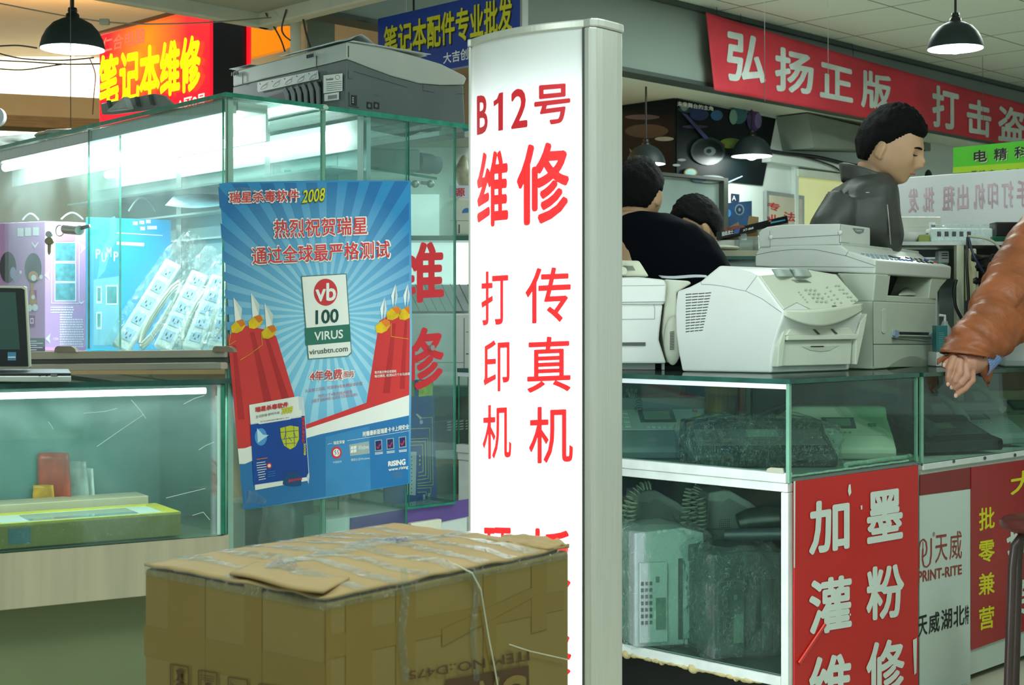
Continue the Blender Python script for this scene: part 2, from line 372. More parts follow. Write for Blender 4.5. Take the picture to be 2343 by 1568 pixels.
# panel right of the poster, a recess's shade painted as grey, ledge with white boards
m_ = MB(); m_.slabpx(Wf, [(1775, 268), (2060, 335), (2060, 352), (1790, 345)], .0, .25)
struct(m_.build('trim_13', mat('recess_shade_grey', '#7f8b80', .8, na=.05)))
struct(MB().slabpx(Wf, [(1740, 350), (2080, 400), (2080, 420), (1740, 372)], 0, .08).build('trim_14', PANELW))
# dark window frame with pane, left of the blue flyer
wfm = MB()
for r in (rect(1400, 408, 1652, 415), rect(1642, 415, 1652, 640)): wfm.slabpx(Wf, [(x, y+(x-1640)*.09) if y < 420 else (x, y) for x, y in r], .002, .05)
wo = struct(wfm.build('window_1', mat('window_frame_dark', '#3c423b', .5)))
struct(MB().slabpx(Wf, [(1400, 398), (1642, 418), (1642, 640), (1400, 640)], .002, .01).build('window_2', mat('mirror_pane', '#8fa19b', .12, metal=.3, na=.05)))
# doorway with yellow light
dr = MB().slabpx(Wf, [(1817, 403), (1985, 422), (1985, 640), (1817, 640)], .002, .02)
struct(dr.build('door_1', emis('door_yellow', '#dfe0a4', .30)))
struct(MB().slabpx(Wf, [(1813, 388), (1990, 408), (1990, 424), (1813, 404)], .002, .05).build('trim_15', mat('door_head', '#d9e2d4', .5)))
struct(MB().slabpx(Wf, [(1809, 380), (1816, 381), (1816, 640), (1809, 640)], .002, .04).build('trim_16', PANELW))

# ================================================================ SIGNS ON THE LEFT
# red light box
Wr = Wall(S(480, 7.6), A45); Wrd = Wall(S(480, 7.6), B45)
zt = Wr.z(480, 12); zb = Wr.z(480, 262)
def redmat():
    m = bpy.data.materials.new('red_backlit'); m.use_nodes = True; nt = m.node_tree; b = nt.nodes['Principled BSDF']; L = nt.links
    tc = nt.nodes.new('ShaderNodeTexCoord'); g = nt.nodes.new('ShaderNodeTexGradient'); g.gradient_type = 'SPHERICAL'
    mp = nt.nodes.new('ShaderNodeMapping'); c = Wr.at(335, 90)
    mp.vector_type = 'TEXTURE'; mp.inputs['Location'].default_value = c; mp.inputs['Scale'].default_value = (.42, .42, .36)
    L.new(tc.outputs['Object'], mp.inputs[0]); L.new(mp.outputs[0], g.inputs[0])
    r = nt.nodes.new('ShaderNodeValToRGB'); e = r.color_ramp.elements; e[0].color = lin('#fb0d2c')+(1,); e[1].color = lin('#ff8a10')+(1,)
    L.new(g.outputs[0], r.inputs[0]); L.new(r.outputs[0], b.inputs['Emission Color']); L.new(r.outputs[0], b.inputs['Base Color'])
    b.inputs['Emission Strength'].default_value = 1.0; b.inputs['Roughness'].default_value = .3; return m
rb = thing('light_box_sign', 'glowing red and orange light box with fat yellow characters above the left showcase', 'sign', Wr.pt(480, 2.1))
a = Wr.pt(480, 0); l = Wr.pt(228, 0); dk = Wrd.pt(566, 0)
e1 = (l-a); e2 = (dk-a)
MB().prism([a+V((0, 0, zb)), l+V((0, 0, zb)), l+V((0, 0, zt)), a+V((0, 0, zt))], -Wr.n*.02).build('lit_panel', redmat(), rb)
cs = MB(); cs.prism([V((p.x, p.y, zb)) for p in (a-Wr.n*.021, l-Wr.n*.021, l+e2, dk)], (0, 0, zt-zb)); cs.build('casing', mat('sign_case_dark', '#0c0e18', .3, na=.2), rb)
k = MB(); k.slabpx(Wr, [(228, 74), (480, 5), (480, 12), (228, 80)], 0, .02); k.build('top_trim', mat('sign_trim_dark', '#2b2015', .5), rb)
k = MB(); k.slabpx(Wrd, [(564, 40), (570, 40), (570, 260), (564, 260)], -.01, .02); k.build('neon_edge', emis('neon_red', '#ff1420', 1.3), rb)
YEM = mat('sign_yellow', '#ffff10', .15, emit='#ffff08', es=.95, na=.02)
t = MB(); t.text(Wr, '笔记本维修', [(226, 128), (459, 76), (459, 206), (226, 252)], .015, .058); o = t.build('lettering', YEM, rb)
for px in (472,): p = Wr.pt(px, zt, -.1); MB().tube([p, V((p.x, p.y, 3.3))], .01, 8).build('hanging_rod', BLACK, rb)
t = MB(); t.text(Wr, '仁合电脑', [(234, 88), (332, 60), (332, 98), (234, 122)], .002, .02, shear=.1); t.build('lettering', mat('faint_pink', '#ff6f5f', .5, emit='#ff6555', es=.9), rb)
t = MB(); t.text(Wr, 'A区8号', [(405, 228), (470, 212), (470, 242), (405, 258)], .002, .03); t.build('lettering', emis('sign_white', '#fff2e8', .9), rb)
# white hot reflection strip area is left to the lamp
# blue hanging sign
Wbl = Wall(S(1190, 5.9), A45)
bs = thing('hanging_sign', 'blue hanging board with yellow characters above the dark grey printer', 'sign', Wbl.pt(1030, 2.0))
zt = Wbl.z(865, 44); zb = Wbl.z(1000, 163)
a = Wbl.pt(1190, zb); l = Wbl.pt(865, zb); h = V((0, 0, Wbl.z(865, 43)-zb))
MB().prism([a, l, l+h, a+h], -Wbl.n*.03).build('board', mat('sign_blue', '#21409a', .35, na=.05), bs)
MB().prism([a+Wbl.d*-.012, a, a+h, a+h+Wbl.d*-.012], -Wbl.n*.035).build('edge_trim', ALU, bs)
q = [(878, 62), (1172, -12), (1172, 70), (878, 134)]
MB().text(Wbl, '笔记本配件专业批发', [(x+3, y+3) for x, y in q], .0006, .05).build('lettering', BLKP, bs)
MB().text(Wbl, '笔记本配件专业批发', q, .0016, .04).build('lettering', YELP, bs)
MB().text(Wbl, '大吉创新', [(1014, 122), (1092, 104), (1092, 132), (1014, 147)], .001, .03).build('lettering', WHITEP, bs)
cp = Wbl.at(929, 28, -.015); ch = MB()
for i in range(34): ch.ell((cp.x, cp.y, cp.z+.012*i), (.003, .003, .008), 6, 4)
ch.build('chain', ALU, bs)
cp = Wbl.at(947, 24, -.015); MB().tube([cp, cp+V((0, 0, .6))], .006, 6).build('hanging_rod', BLACK, bs)

# ================================================================ BANNER AND SIGNS ON THE RIGHT
Wn = Wall(tuple((Wb.p+Wb.n*.06)[:2]), B45)
bn = thing('cloth_banner', 'long red cloth banner with pale grey characters hung on the grey bulkhead', 'banner', Wn.pt(1630, 2.45))
def bpx(u, v):                                       # banner outline as the photo shows it
    top = (1615+(2420-1615)*u, 28+(258-28)*u+6*math.sin(u*PI)); bot = (1634+(2420-1634)*u, 206+(352-206)*u)
    return (top[0]*(1-v)+bot[0]*v, top[1]*(1-v)+bot[1]*v)
def bwave(px, py, off=0):
    f = (px-1615)/800; k = .012*math.sin(px*.021+py*.01)+.01*math.sin(px*.055-py*.03)+.008*math.sin(py*.06+px*.02)
    if abs(px-2105) < 40: k += .03*(1-abs(px-2105)/40)
    return Wn.at(px, py, .03+k+off)
CLOTH = mat('banner_red', '#c22f3d', .75, na=.06, ns=5)
MB().grid(lambda u, v: bwave(*bpx(u, v)), 120, 16).build('cloth', CLOTH, bn, solid=.002)
t = MB()
for c, q in (('弘', [(1663, 68), (1752, 88), (1752, 192), (1663, 184)]), ('扬', [(1773, 104), (1862, 125), (1862, 218), (1773, 208)]),
             ('正', [(1876, 140), (1952, 160), (1952, 236), (1876, 222)]), ('版', [(1970, 156), (2040, 176), (2040, 252), (1970, 246)]),
             ('打', [(2133, 192), (2194, 208), (2194, 300), (2133, 290)]), ('击', [(2212, 222), (2268, 236), (2268, 316), (2212, 308)]),
             ('盗', [(2284, 238), (2345, 252), (2345, 328), (2284, 322)])):
    t.text(bwave, c, q, .004, .045)
t.build('lettering', mat('banner_grey_print', '#c3ccc6', .7), bn)
for x in (1640, 1695, 1952): 
    p = bwave(x, 30+(x-1615)*.29, 0); MB().tube([p, p+V((0, 0, .05)), p+V((.0, .05, .09))], .002, 5).build('tie_string', BLACK, bn)
# green sign
Wg = Wall(S(2181, 5.6), A45)
gs = thing('hanging_sign', 'bright green board with dark characters at the right edge below the red banner', 'sign', Wg.pt(2250, 1.75))
MB().slabpx(Wg, [(2181, 338), (2420, 315), (2420, 384), (2181, 396)], 0, -.02).build('board', mat('sign_green', '#45a81c', .5, na=.04, emit='#45a81c', es=.12), gs)
MB().slabpx(Wg, [(2181, 383), (2420, 366), (2420, 384), (2181, 396)], 0, .002).build('lower_band', mat('sign_lime', '#93b81c', .5, na=.04, emit='#93b81c', es=.1), gs)
for off, m, d in ((.0024, mat('sign_outline', '#cfe3b0', .6), 2), (.004, BLKP, 0)):
    t = MB()
    for c, x in (('电', 2228), ('精', 2274), ('科', 2321)):
        y = 345-(x-2228)*.10; t.text(Wg, c, [(x+d, y+d), (x+30+d, y-3+d), (x+30+d, y+24+d), (x+d, y+28+d)], off, .03)
    t.build('lettering', m, gs)
t = MB()
for c, x in (('笔', 2222), ('记', 2240), ('本', 2262), ('专', 2300), ('卖', 2322)): t.text(Wg, c, [(x, 391-(x-2222)*.05), (x+14, 390-(x-2222)*.05), (x+14, 396), (x, 397)], .004, .02)
t.build('lettering', BLKP, gs)
# white partition sign, seen from behind
Wq = Wall(S(2060, 5.75), A45)
ws = thing('partition_board', 'large white board with faded mirrored pink characters behind the shelf at right', 'sign', Wq.pt(2200, 0))
MB().slabpx(Wq, [(1990, 412), (2420, 380), (2420, 1000), (1990, 1000)], 0, -.04).build('board', mat('partition_board_white', '#cfd3d6', .6, na=.05, ns=3), ws, bevel=.004)
t = MB(); PINK = mat('faded_pink', '#c7a9b5', .8, na=.25, ns=12)
for c, x0, x1 in (('发', 2078, 2102), ('批', 2112, 2137), ('租', 2156, 2184), ('出', 2190, 2216), ('机', 2228, 2254), ('印', 2260, 2284), ('打', 2292, 2318), ('手', 2326, 2352)):
    y0 = 432-(x0-2078)*.075; y1 = 487-(x0-2078)*.05; t.text(Wq, c, [(x1, y0-2), (x0, y0), (x0, y1), (x1, y1-1)], .0012, .03)
t.build('lettering', PINK, ws)
# dark fascia poster
DP = mat('poster_black_blue', '#0b1618', .5, spec=.2, na=.6, ns=1.6)
fp = thing('fascia_poster', 'wide dark glossy poster with loudspeaker art and white characters on the back fascia', 'poster', Wf.pt(1560, 1.9))
MB().slabpx(Wf, [(1545, 226), (1772, 272), (1742, 425), (1545, 404)], .003, .012).build('backing', DP, fp)
MB().slabpx(Wf2, [(1380, 244), (1546, 226), (1546, 404), (1380, 384)], .003, .012).build('backing', DP, fp)
def spot(px, py, rx, ry, c, off, n=24, name=None): pass
art = [(1575, 250, 24, 8, '#173a50'), (1566, 244, 9, 10, '#7f9486'), (1480, 300, 50, 16, '#101c22'), (1470, 268, 40, 6, '#2a3350'), (1600, 262, 22, 14, '#1c2f6b'), (1640, 264, 14, 12, '#2b5e88'), (1690, 262, 20, 22, '#2f6a72'), (1678, 268, 9, 17, '#7fae9a'), (1725, 275, 16, 26, '#4a2f68'), (1735, 276, 8, 18, '#7a6a9c'),
       (1520, 318, 22, 5, '#8fa094'), (1672, 328, 26, 12, '#5f7a1a'), (1590, 290, 30, 4, '#3a2a52'), (1640, 333, 20, 8, '#6a3448'),
       (1620, 346, 40, 32, '#26322f'), (1620, 346, 34, 26, '#141b1a'), (1624, 346, 14, 10, '#5d6a66'), (1622, 346, 6, 5, '#151b1a'), (1580, 395, 15, 10, '#8e7a1c'), (1580, 395, 12, 8, '#9fd0c4'), (1625, 410, 34, 9, '#7f8d86'), (1560, 366, 10, 3, '#8a9490'), (1548, 378, 9, 3, '#8a9490'), (1600, 410, 18, 7, '#3e5d72')]
mm = []; k = MB()
for i, (x, y, rx, ry, c) in enumerate(art):
    k.disc(Wf2 if x < 1545 else Wf, x, y, rx, ry, .014+.0006*i, i); mm.append(mat('art_'+c[1:], c, .3, na=.3, ns=6))
k.poly(Wf, [(1560, 258), (1572, 262), (1622, 316), (1612, 318)], .03, len(mm)); mm.append(mat('art_beam', '#3d3f70', .3, na=.3))
k.poly(Wf, [(1660, 418), (1698, 402), (1700, 404), (1664, 420)], .03, len(mm)); mm.append(mat('art_line', '#8fa3b8', .3))
k.poly(Wf2, [(1440, 340), (1462, 360), (1492, 395), (1482, 398), (1450, 372)], .03, len(mm)); mm.append(mat('art_tan', '#7c8074', .3))
k.build('artwork', mm, fp)
MB().text(Wf, '未来舞台的主角', [(1550, 231), (1632, 244), (1632, 254), (1550, 243)], .032, .03).build('lettering', WHITEP, fp)
# small framed notice, blue flyer, small blue label
fr = thing('framed_notice', 'aluminium framed cream notice with red characters on the back wall', 'poster', Wf.pt(1790, 1.5))
MB().slabpx(Wf, [(1746, 437), (1832, 449), (1832, 640), (1746, 640)], .005, .03).build('frame', ALU, fr)
MB().slabpx(Wf, [(1752, 447), (1826, 457), (1826, 640), (1752, 640)], .03, .034).build('sheet', mat('cream_sheet', '#c4bfa9', .4, na=.06, ns=14), fr)
t = MB(); t.text(Wf, '专', [(1757, 462), (1785, 466), (1784, 484), (1757, 481)], .036, .03); t.text(Wf, '业', [(1757, 490), (1783, 492), (1783, 512), (1757, 512)], .036, .03)
t.text(Wf, '法', [(1793, 484), (1820, 487), (1820, 508), (1793, 507)], .036, .03); t.build('lettering', REDP, fr)
fl = thing('wall_flyer', 'dark blue flyer with round emblem on the back wall beside the framed notice', 'poster', Wf.pt(1685, 1.5))
MB().slabpx(Wf, [(1653, 466), (1718, 460), (1718, 530), (1653, 530)], .004, .008).build('sheet', mat('flyer_blue', '#173a5e', .3, na=.4, ns=6), fl)
k = MB(); k.disc(Wf, 1666, 488, 7, 9, .01, 0); k.disc(Wf, 1692, 480, 11, 13, .01, 1); k.disc(Wf, 1692, 480, 8, 10, .011, 2); k.disc(Wf, 1692, 480, 3, 4, .012, 1)
k.build('emblem', [mat('flyer_cyan', '#2f7ab8', .3), mat('flyer_grey', '#64788a', .3), mat('flyer_dark', '#152a40', .3)], fl)
ft = thing('wall_label', 'small navy square label marked A above the blue flyer', 'label', Wf.pt(1681, 1.65))
MB().slabpx(Wf, [(1672, 443), (1689, 445), (1689, 462), (1672, 462)], .004, .01).build('plate', mat('label_navy', '#1d2c48', .4), ft)
MB().text(Wf, 'A', [(1675, 448), (1684, 448), (1684, 459), (1675, 459)], .012).build('lettering', WHITEP, ft)
# pendant lamps
ENAM = mat('enamel_green_black', '#1d2a2c', .55, na=.15); ENIN = emis('enamel_inner_lit', '#f4fff8', 2.2)
def pendant(px, py, wpx, Y, label, ztop, lit=True, power=12, cord=None):
    # px, py: centre of the shade's rim
    c = P(px, py, Y); r = wpx/2*Y/F
    t = thing('pendant_lamp', label, 'lamp', c, 'dome pendant lamps')
    prof = [(r, 0), (r*.985, r*.10), (r*.93, r*.32), (r*.80, r*.58), (r*.60, r*.80), (r*.36, r*.93), (r*.2, r*.99), (0.002, r*1.0)]
    MB().lathe(prof, c).build('shade', ENAM, t)
    MB().lathe([(x*.97, z*.96) for x, z in prof], c).build('inner_shade', ENIN if lit else mat('enamel_white', '#cdd6d0', .4), t)
    MB().lathe([(.001, r*1.3), (r*.13, r*1.3), (r*.15, r*1.2), (r*.13, r*1.15), (r*.2, r*1.1), (r*.22, r*.95), (r*.2, r*.9)], c, 16).build('socket', BLACK, t)
    MB().tube([c+V((0, 0, r*1.28)), V((c.x, c.y, ztop))] if not cord else cord, .006, 6).build('cord', BLACK, t)
    b = MB(); b.ell(c+V((0, 0, r*.12)), (r*.34, r*.34, r*.3), 16, 10); b.build('bulb', emis('bulb_lit', '#f2fffb', 14) if lit else mat('bulb_off', '#dfe6e2', .2), t)
    if lit:
        l = bpy.data.lights.new('pendant_light', 'POINT'); l.energy = power; l.color = (.9, 1, .97); l.shadow_soft_size = r*.3
        o = bpy.data.objects.new('pendant_light', l); COL.objects.link(o); o.location = c+V((0, 0, -r*.35)); 
        o.parent = t; o.matrix_parent_inverse = Matrix.Translation(-c)
    return t
pendant(166, 113, 146, 5.2, 'lit black dome lamp over the left showcase', 3.3, power=12)
pendant(2186, 112, 126, 6.3, 'lit dark dome lamp under the tiled ceiling at right', 2.9, power=14)
pendant(1720, 358, 94, 9.2, 'lit dome lamp in front of the dark fascia poster', 2.45, power=3)
pendant(1478, 376, 90, 8.3, 'dark dome lamp above the two seated people', 2.45, power=1.5, lit=True)
pendant(2100, 408, 66, 11.2, 'unlit dark dome lamp above the white partition board', 2.45, lit=False)
# fluorescent tube glimpsed between left cabinets and light box
# thin hanging wires
for i, (x, y0, y1, Y) in enumerate(((1748, -365, 232, 5.4), (1893, -325, 170, 5.6), (2248, 129, 300, 9.8), (160, -360, 291, 4.24))):
    tag(MB().tube([P(x, y0, Y), P(x+2, y1, Y)], .0014, 5).build('hanging_wire', mat('wire_grey', '#4b5148', .6)),
        ['thin hanging wire crossing the first banner character', 'thin hanging wire crossing the third banner character', 'thin hanging wire at the last banner characters', 'dark wire running down from the left dome lamp'][i], 'wire', 'hanging wires')
def wire(pts, r, label, m=None, group=None, cat='cable', name='cable'):
    # smooth curve through photo points with depth
    q = [P(*p) for p in pts]; out = []
    for i in range(len(q)-1):
        p0 = q[max(i-1, 0)]; p1 = q[i]; p2 = q[i+1]; p3 = q[min(i+2, len(q)-1)]
        for k in range(6):
            t = k/6; out.append(.5*((2*p1)+(p2-p0)*t+(2*p0-5*p1+4*p2-p3)*t*t+(3*p1-p0-3*p2+p3)*t**3))
    out.append(q[-1])
    o = MB().tube(out, r, 6).build(name, m or mat('wire_dark', '#3a352c', .5)); tag(o, label, cat, group); return o
wire([(-10, 6, 6), (240, 50, 6), (440, 53, 6), (620, 40, 6.4)], .003, 'long thin wire strung across the red light box', mat('wire_pale', '#8c8672', .5), 'ceiling wires')
jb = P(239, 50, 6); tag(MB().box(jb.x-.02, jb.x+.02, jb.y-.01, jb.y+.01, jb.z-.012, jb.z+.012).build('junction_box', mat('junction_green', '#9da28a', .5), bevel=.003), 'small pale junction box on the wire left of the red light box', 'junction box')
for i, pts in enumerate(([(-10, 106, 7), (40, 104, 7), (85, 110, 7)], [(-10, 120, 7.1), (50, 134, 7.1), (140, 138, 7.1), (215, 132, 7.1)], [(-10, 138, 7.2), (70, 142, 7.2), (150, 147, 7.2), (230, 146, 7.2)], [(-10, 157, 7.3), (50, 160, 7.3), (110, 152, 7.3), (150, 146, 7.3)])):
    wire(pts, .004, ['wire behind the left dome lamp, topmost and shortest', 'second wire from the top behind the left dome lamp', 'third wire from the top behind the left dome lamp', 'lowest sagging wire behind the left dome lamp'][i], None, 'ceiling wires')
wire([(205, 133, 7.1), (218, 170, 7.1), (215, 215, 7.1), (212, 262, 7.1)], .003, 'reddish wire hanging beside the red light box', mat('wire_red', '#8c4a40', .5))
wire([(608, 30, 6.5), (640, 85, 6.6), (652, 118, 6.6)], .004, 'dark wire hanging left of the grey pipe')
wire([(690, 22, 6.4), (700, 75, 6.4), (712, 115, 6.4)], .005, 'dark cable running down right of the grey pipe')
wire([(655, 22, 6.4), (645, 62, 6.45), (650, 80, 6.5), (664, 92, 6.6)], .004, 'looped dark cable left of the grey pipe')
def wfp(l, off): return [tuple((x, y, Wf.at(x, y, off).y)) for x, y in l]
wire(wfp([(1755, 345), (1800, 352), (1870, 360), (1930, 374), (1965, 380)], .09), .014, 'bundle of dark cables along the back wall ledge', BLACK)
wire(wfp([(1790, 350), (1850, 362), (1905, 380), (1930, 398)], .1), .006, 'single dark cable sagging from the back wall ledge', BLACK)
# ================================================================ TALL GLASS SHOWCASE (left), corner seen at column 520
AC = S(520, 3.6); AL = Wall(AC, (-2851, 3300)); AR = Wall(AC, (3319, 3300))
ZT = AR.z(520, 213); dL = AL.d; dR = AR.d; ac = V((AC[0], AC[1], 0))
def onA(sl, sr, z=0): p = ac+dL*sl+dR*sr; return V((p.x, p.y, z))
sA = (AR.at(735, HY)-V((AC[0], AC[1], CH))).length; sB = (AR.at(930, HY)-V((AC[0], AC[1], CH))).length; sC = (AR.at(1042, HY)-V((AC[0], AC[1], CH))).length
sE = (AR.at(1082, HY)-V((AC[0], AC[1], CH))).length
def xy(p): return (p.x, p.y)
TEALB = mat('cabinet_back_pale', '#a9c9c8', .35, metal=.35, na=.12, ns=2, stretch=(1, 1, 6))
RAIL = mat('beige_rail', '#b5aa98', .4, na=.06)
TUBE = emis('fluorescent_tube', '#f0fffb', 9); TUBE2 = emis('fluorescent_tube_soft', '#e6fffa', 4)
tall = thing('glass_showcase', 'tall lit glass showcase at left with boxes and bagged sockets, poster on its corner', 'showcase', onA(.2, .15))
m = MB(); m.slab([xy(onA(-.012, -.012)), xy(onA(1.7, -.012)), xy(onA(1.7, sA+.0)), xy(onA(-.012, sA))], ZT-.011, ZT, 0, 1); m.build('top_glass', [G1, GEDGE], tall)
for a, b, z0 in ((onA(.02, 0), onA(.8, 0), 1.02), (onA(.62, .012), onA(1.7, .012), 1.02), (onA(0, 0), onA(0, sA), .02), (onA(0, sA), onA(.5, sA), .02)):
    panel(MB(), xy(a), xy(b), z0, ZT-.012).build('glass_panel', [G1, GEDGE], tall)
panel(MB(), xy(onA(.01, 0)), xy(onA(.46, 0)), .02, .95).build('glass_panel', [G1, GEDGE], tall)
m = MB(); m.slab([xy(onA(0, .018)), xy(onA(0, .0)), xy(onA(.01, 0)), xy(onA(.01, .018))], .02, ZT-.012); m.build('corner_bead', mat('silicone_bead', '#a9c3b4', .3, na=.1), tall)
m = MB(); m.slab([xy(onA(.02, .004)), xy(onA(1.7, .004)), xy(onA(1.7, .04)), xy(onA(.02, .04))], ZT-.045, ZT-.012); m.build('header_rail', ALU, tall, bevel=.002)
m = MB(); m.slab([xy(onA(.03, .05)), xy(onA(1.7, .05)), xy(onA(1.7, .14)), xy(onA(.03, .14))], ZT-.035, ZT-.013); m.build('lamp_housing', mat('housing_white', '#eef2ee', .4), tall)
for s0, s1 in ((.06, .52), (.56, 1.6)): MB().tube([onA(s0, .07, ZT-.052), onA(s1, .07, ZT-.052)], .014, 12).build('tube_lamp', TUBE, tall)
m = MB(); m.slab([xy(onA(.03, .135)), xy(onA(1.7, .135)), xy(onA(1.7, .142)), xy(onA(.03, .142))], ZT-.105, ZT-.035); m.build('added_reflector', mat('housing_white', '#eef2ee', .4), tall)  # white board added behind the tube to broaden its glow
m = MB(); m.slab([xy(onA(.03, .44)), xy(onA(1.7, .44)), xy(onA(1.7, .45)), xy(onA(.03, .45))], ZT-.10, ZT-.02); m.build('added_reflector', mat('housing_white', '#eef2ee', .4), tall)  # board added for the bright band mirrored in the back glass
MB().tube([onA(.08, .40, ZT-.06), onA(1.5, .40, ZT-.06)], .014, 12).build('tube_lamp', TUBE, tall)  # added tube, stands for the front tube's reflection in the back glass
area('showcase_tube_light', onA(.75, .1, ZT-.08), 1.3, 24, (.86, 1, .98), sy=.08).rotation_euler = (0, 0, math.atan2(dL.y, dL.x))
m = MB(); m.slab([xy(onA(.02, .46)), xy(onA(1.75, .46)), xy(onA(1.75, .475)), xy(onA(.02, .475))], 1.0, ZT-.013); m.build('back_panel', TEALB, tall)
m = MB(); m.slab([xy(onA(.0, .01)), xy(onA(1.7, .01)), xy(onA(1.7, .46)), xy(onA(0, .46))], .985, 1.0); m.build('shelf', mat('shelf_white', '#dbe6e2', .4), tall)
m = MB()
for y0, y1, o in ((801, 819, .012), (830, 846, .02)): m.slabpx(AL, [(-60, y0+5), (522, y0-1), (522, y1-1), (-60, y1+5)], 0, o)
m.build('sliding_rail', RAIL, tall, bevel=.002)
m = MB(); m.slabpx(AL, [(-60, 823), (522, 817), (522, 831), (-60, 836)], -.01, .004); m.build('rail_groove', SEAM, tall)
for x in (165, 528):
    m = MB(); m.slabpx(AL, [(x-27, 806), (x-25, 796), (x-20, 792), (x+12, 792), (x+20, 797), (x+24, 806)], .01, .02); m.build('door_clip', mat('clip_brown', '#8d7a63', .4), tall, bevel=.001)
# aluminium uprights glimpsed inside
m = MB()
for s0, s1 in ((.02, .44), (.5, .44), (1.05, .44)): p = onA(s0, s1); m.box(p.x-.008, p.x+.008, p.y-.008, p.y+.008, 1.0, ZT-.013)
m.build('upright', ALU, tall)
m = MB()
for k in range(3): z = 1.36+.075*k; m.slab([xy(onA(.02, .44-.05*k)), xy(onA(1.7, .44-.05*k)), xy(onA(1.7, .457)), xy(onA(.02, .457))], z, z+.006)
m.build('back_ledge', mat('ledge_glass', '#d6ece8', .2, metal=.2), tall)
# lock with keys on the sliding pane edge
lk = AL.at(170, 524, .02)
lo = thing('showcase_lock', 'chrome lock bar on the green sliding pane edge, keys hanging from it', 'lock', lk)
MB().tube([AL.at(150, 524, .03), AL.at(182, 527, .03)], .0145, 16).build('barrel', ALU, lo, bevel=.002)
m = MB(); m.slabpx(AL, [(182, 524), (222, 514), (224, 521), (184, 533)], .02, .026); m.build('toothed_bar', mat('bar_steel', '#8c8f8c', .3, metal=.8), lo, bevel=.001)
ky = thing('key_ring', 'bunch of brass and steel keys hanging from the showcase lock', 'keys', AL.at(140, 560, .03))
KEY = mat('key_brass', '#8a8656', .3, metal=.7); 
m = MB(); c = AL.at(137, 528, .035); m.tube([c+V((.012*math.cos(k*PI/8), 0, .016*math.sin(k*PI/8))) for k in range(17)], .0016, 6); m.build('ring', ALU, ky)
for dx, y0, rr in ((0, 553, 10), (-2, 537, 8)):
    m = MB(); m.slabpx(AL, [(139+dx+rr*math.cos(k*PI/6), y0+rr*.9*math.sin(k*PI/6)) for k in range(12)], .034+dx*.001, .037+dx*.001)
    m.slabpx(AL, [(136+dx, y0+6), (142+dx, y0+6), (141+dx, y0+26), (138+dx, y0+31), (136+dx, y0+24)], .034+dx*.001, .037+dx*.001); m.build('key', KEY if dx == 0 else ALU, ky)
# ---- pink and blue boxes
def giftbox(name, label, xc, xl, xr, yt, yb, Y, mats, group=None):
    c = S(xc, Y); WL = Wall(c, (-1, .55)); WR = Wall(c, (1, .62))
    a = WL.pt(xl, 0); b = WR.pt(xr, 0); c = V((c[0], c[1], 0)); zb = WL.z(xc, yb); zt = WL.z(xc, yt)
    t = thing(name, label, 'box', (c.x, c.y, zb)); pts = [c, b, b+(a-c), a]
    MB().slab([xy(p) for p in pts], zb, zt).build('carton', mats, t, bevel=.002)
    return t, WL, WR, zb, zt
pk = mat('carton_pink', '#cf95cf', .4, na=.12, ns=1.5); pkd = mat('carton_magenta', '#a2358a', .4, na=.1)
t, WL, WR, zb, zt = giftbox('gift_carton', 'pink printed carton with a carry handle, behind the laptop', 103, -60, 197, 506, 803, 4.62, pk)
Wp = mat('carton_white_print', '#f3e9f4', .5); Dp = mat('carton_dark_print', '#4a4450', .5); Op = mat('carton_orange_print', '#c98a60', .5); Tp = mat('carton_teal_print', '#3f93a0', .5, na=.4, ns=60); Lp = mat('carton_lilac_print', '#a7a2cc', .5)
m = MB()
for x, y in ((40, 522), (57, 521), (75, 520)): m.poly(WL, rect(x, y, x+14, y+19), .001, 0)
m.disc(WL, 18, 612, 19, 36, .001, 1); m.disc(WL, 76, 614, 19, 35, .001, 1); m.disc(WL, 76, 632, 11, 12, .0016, 2); m.disc(WL, 77, 636, 6, 7, .002, 0); m.disc(WL, 30, 625, 7, 14, .0016, 4)
m.poly(WL, [(30, 640), (45, 624), (48, 628), (34, 646)], .0016, 4); m.poly(WL, [(84, 636), (92, 632), (93, 637), (86, 641)], .0016, 2); m.disc(WL, 94, 634, 4, 5, .002, 0); m.disc(WL, 47, 623, 3, 4, .002, 0)
m.poly(WL, [(70, 648), (78, 648), (76, 662), (84, 690), (78, 705), (66, 700), (70, 670)], .0016, 2); m.poly(WL, rect(68, 664, 84, 712), .0012, 5); m.disc(WL, 76, 680, 4, 5, .002, 0); m.disc(WL, 68, 705, 6, 8, .002, 0); m.disc(WL, 80, 704, 7, 8, .002, 0)
m.poly(WL, rect(66, 722, 80, 748), .0012, 5); m.poly(WL, rect(69, 728, 77, 741), .0016, 0); m.poly(WL, rect(71, 731, 75, 738), .002, 5)
m.poly(WL, rect(0, 774, 103, 806), .001, 1)
for k in range(5): m.poly(WL, rect(69, 780+k*5, 84+(k % 2)*14, 781.5+k*5), .002, 0)
m.poly(WL, [(72, 553), (80, 562), (88, 553), (88, 556), (80, 568), (72, 556)], .001, 0)
t0 = MB(); t0.text(WL, 'Sound Blast\nstep by', [(30, 558), (58, 558), (58, 574), (30, 574)], .001, .01)
for y0, y1 in ((556, 600), (603, 646), (648, 690)): m.poly(WR, rect(125, y0-2, 174, y1), .0008, 0); m.poly(WR, rect(127, y0, 172, y1-3), .0014, 3)
m.poly(WR, rect(127, 517, 172, 552), .001, 6)
def outline(mb, W, q, wd, off, mi):
    n = len(q)
    for i in range(n):
        a = V(q[i]+(0,)); b = V(q[(i+1) % n]+(0,)); d = (b-a).normalized(); nn = V((-d.y, d.x, 0))*wd
        mb.poly(W, [tuple((a+nn)[:2]), tuple((b+nn)[:2]), tuple((b-nn)[:2]), tuple((a-nn)[:2])], off, mi)
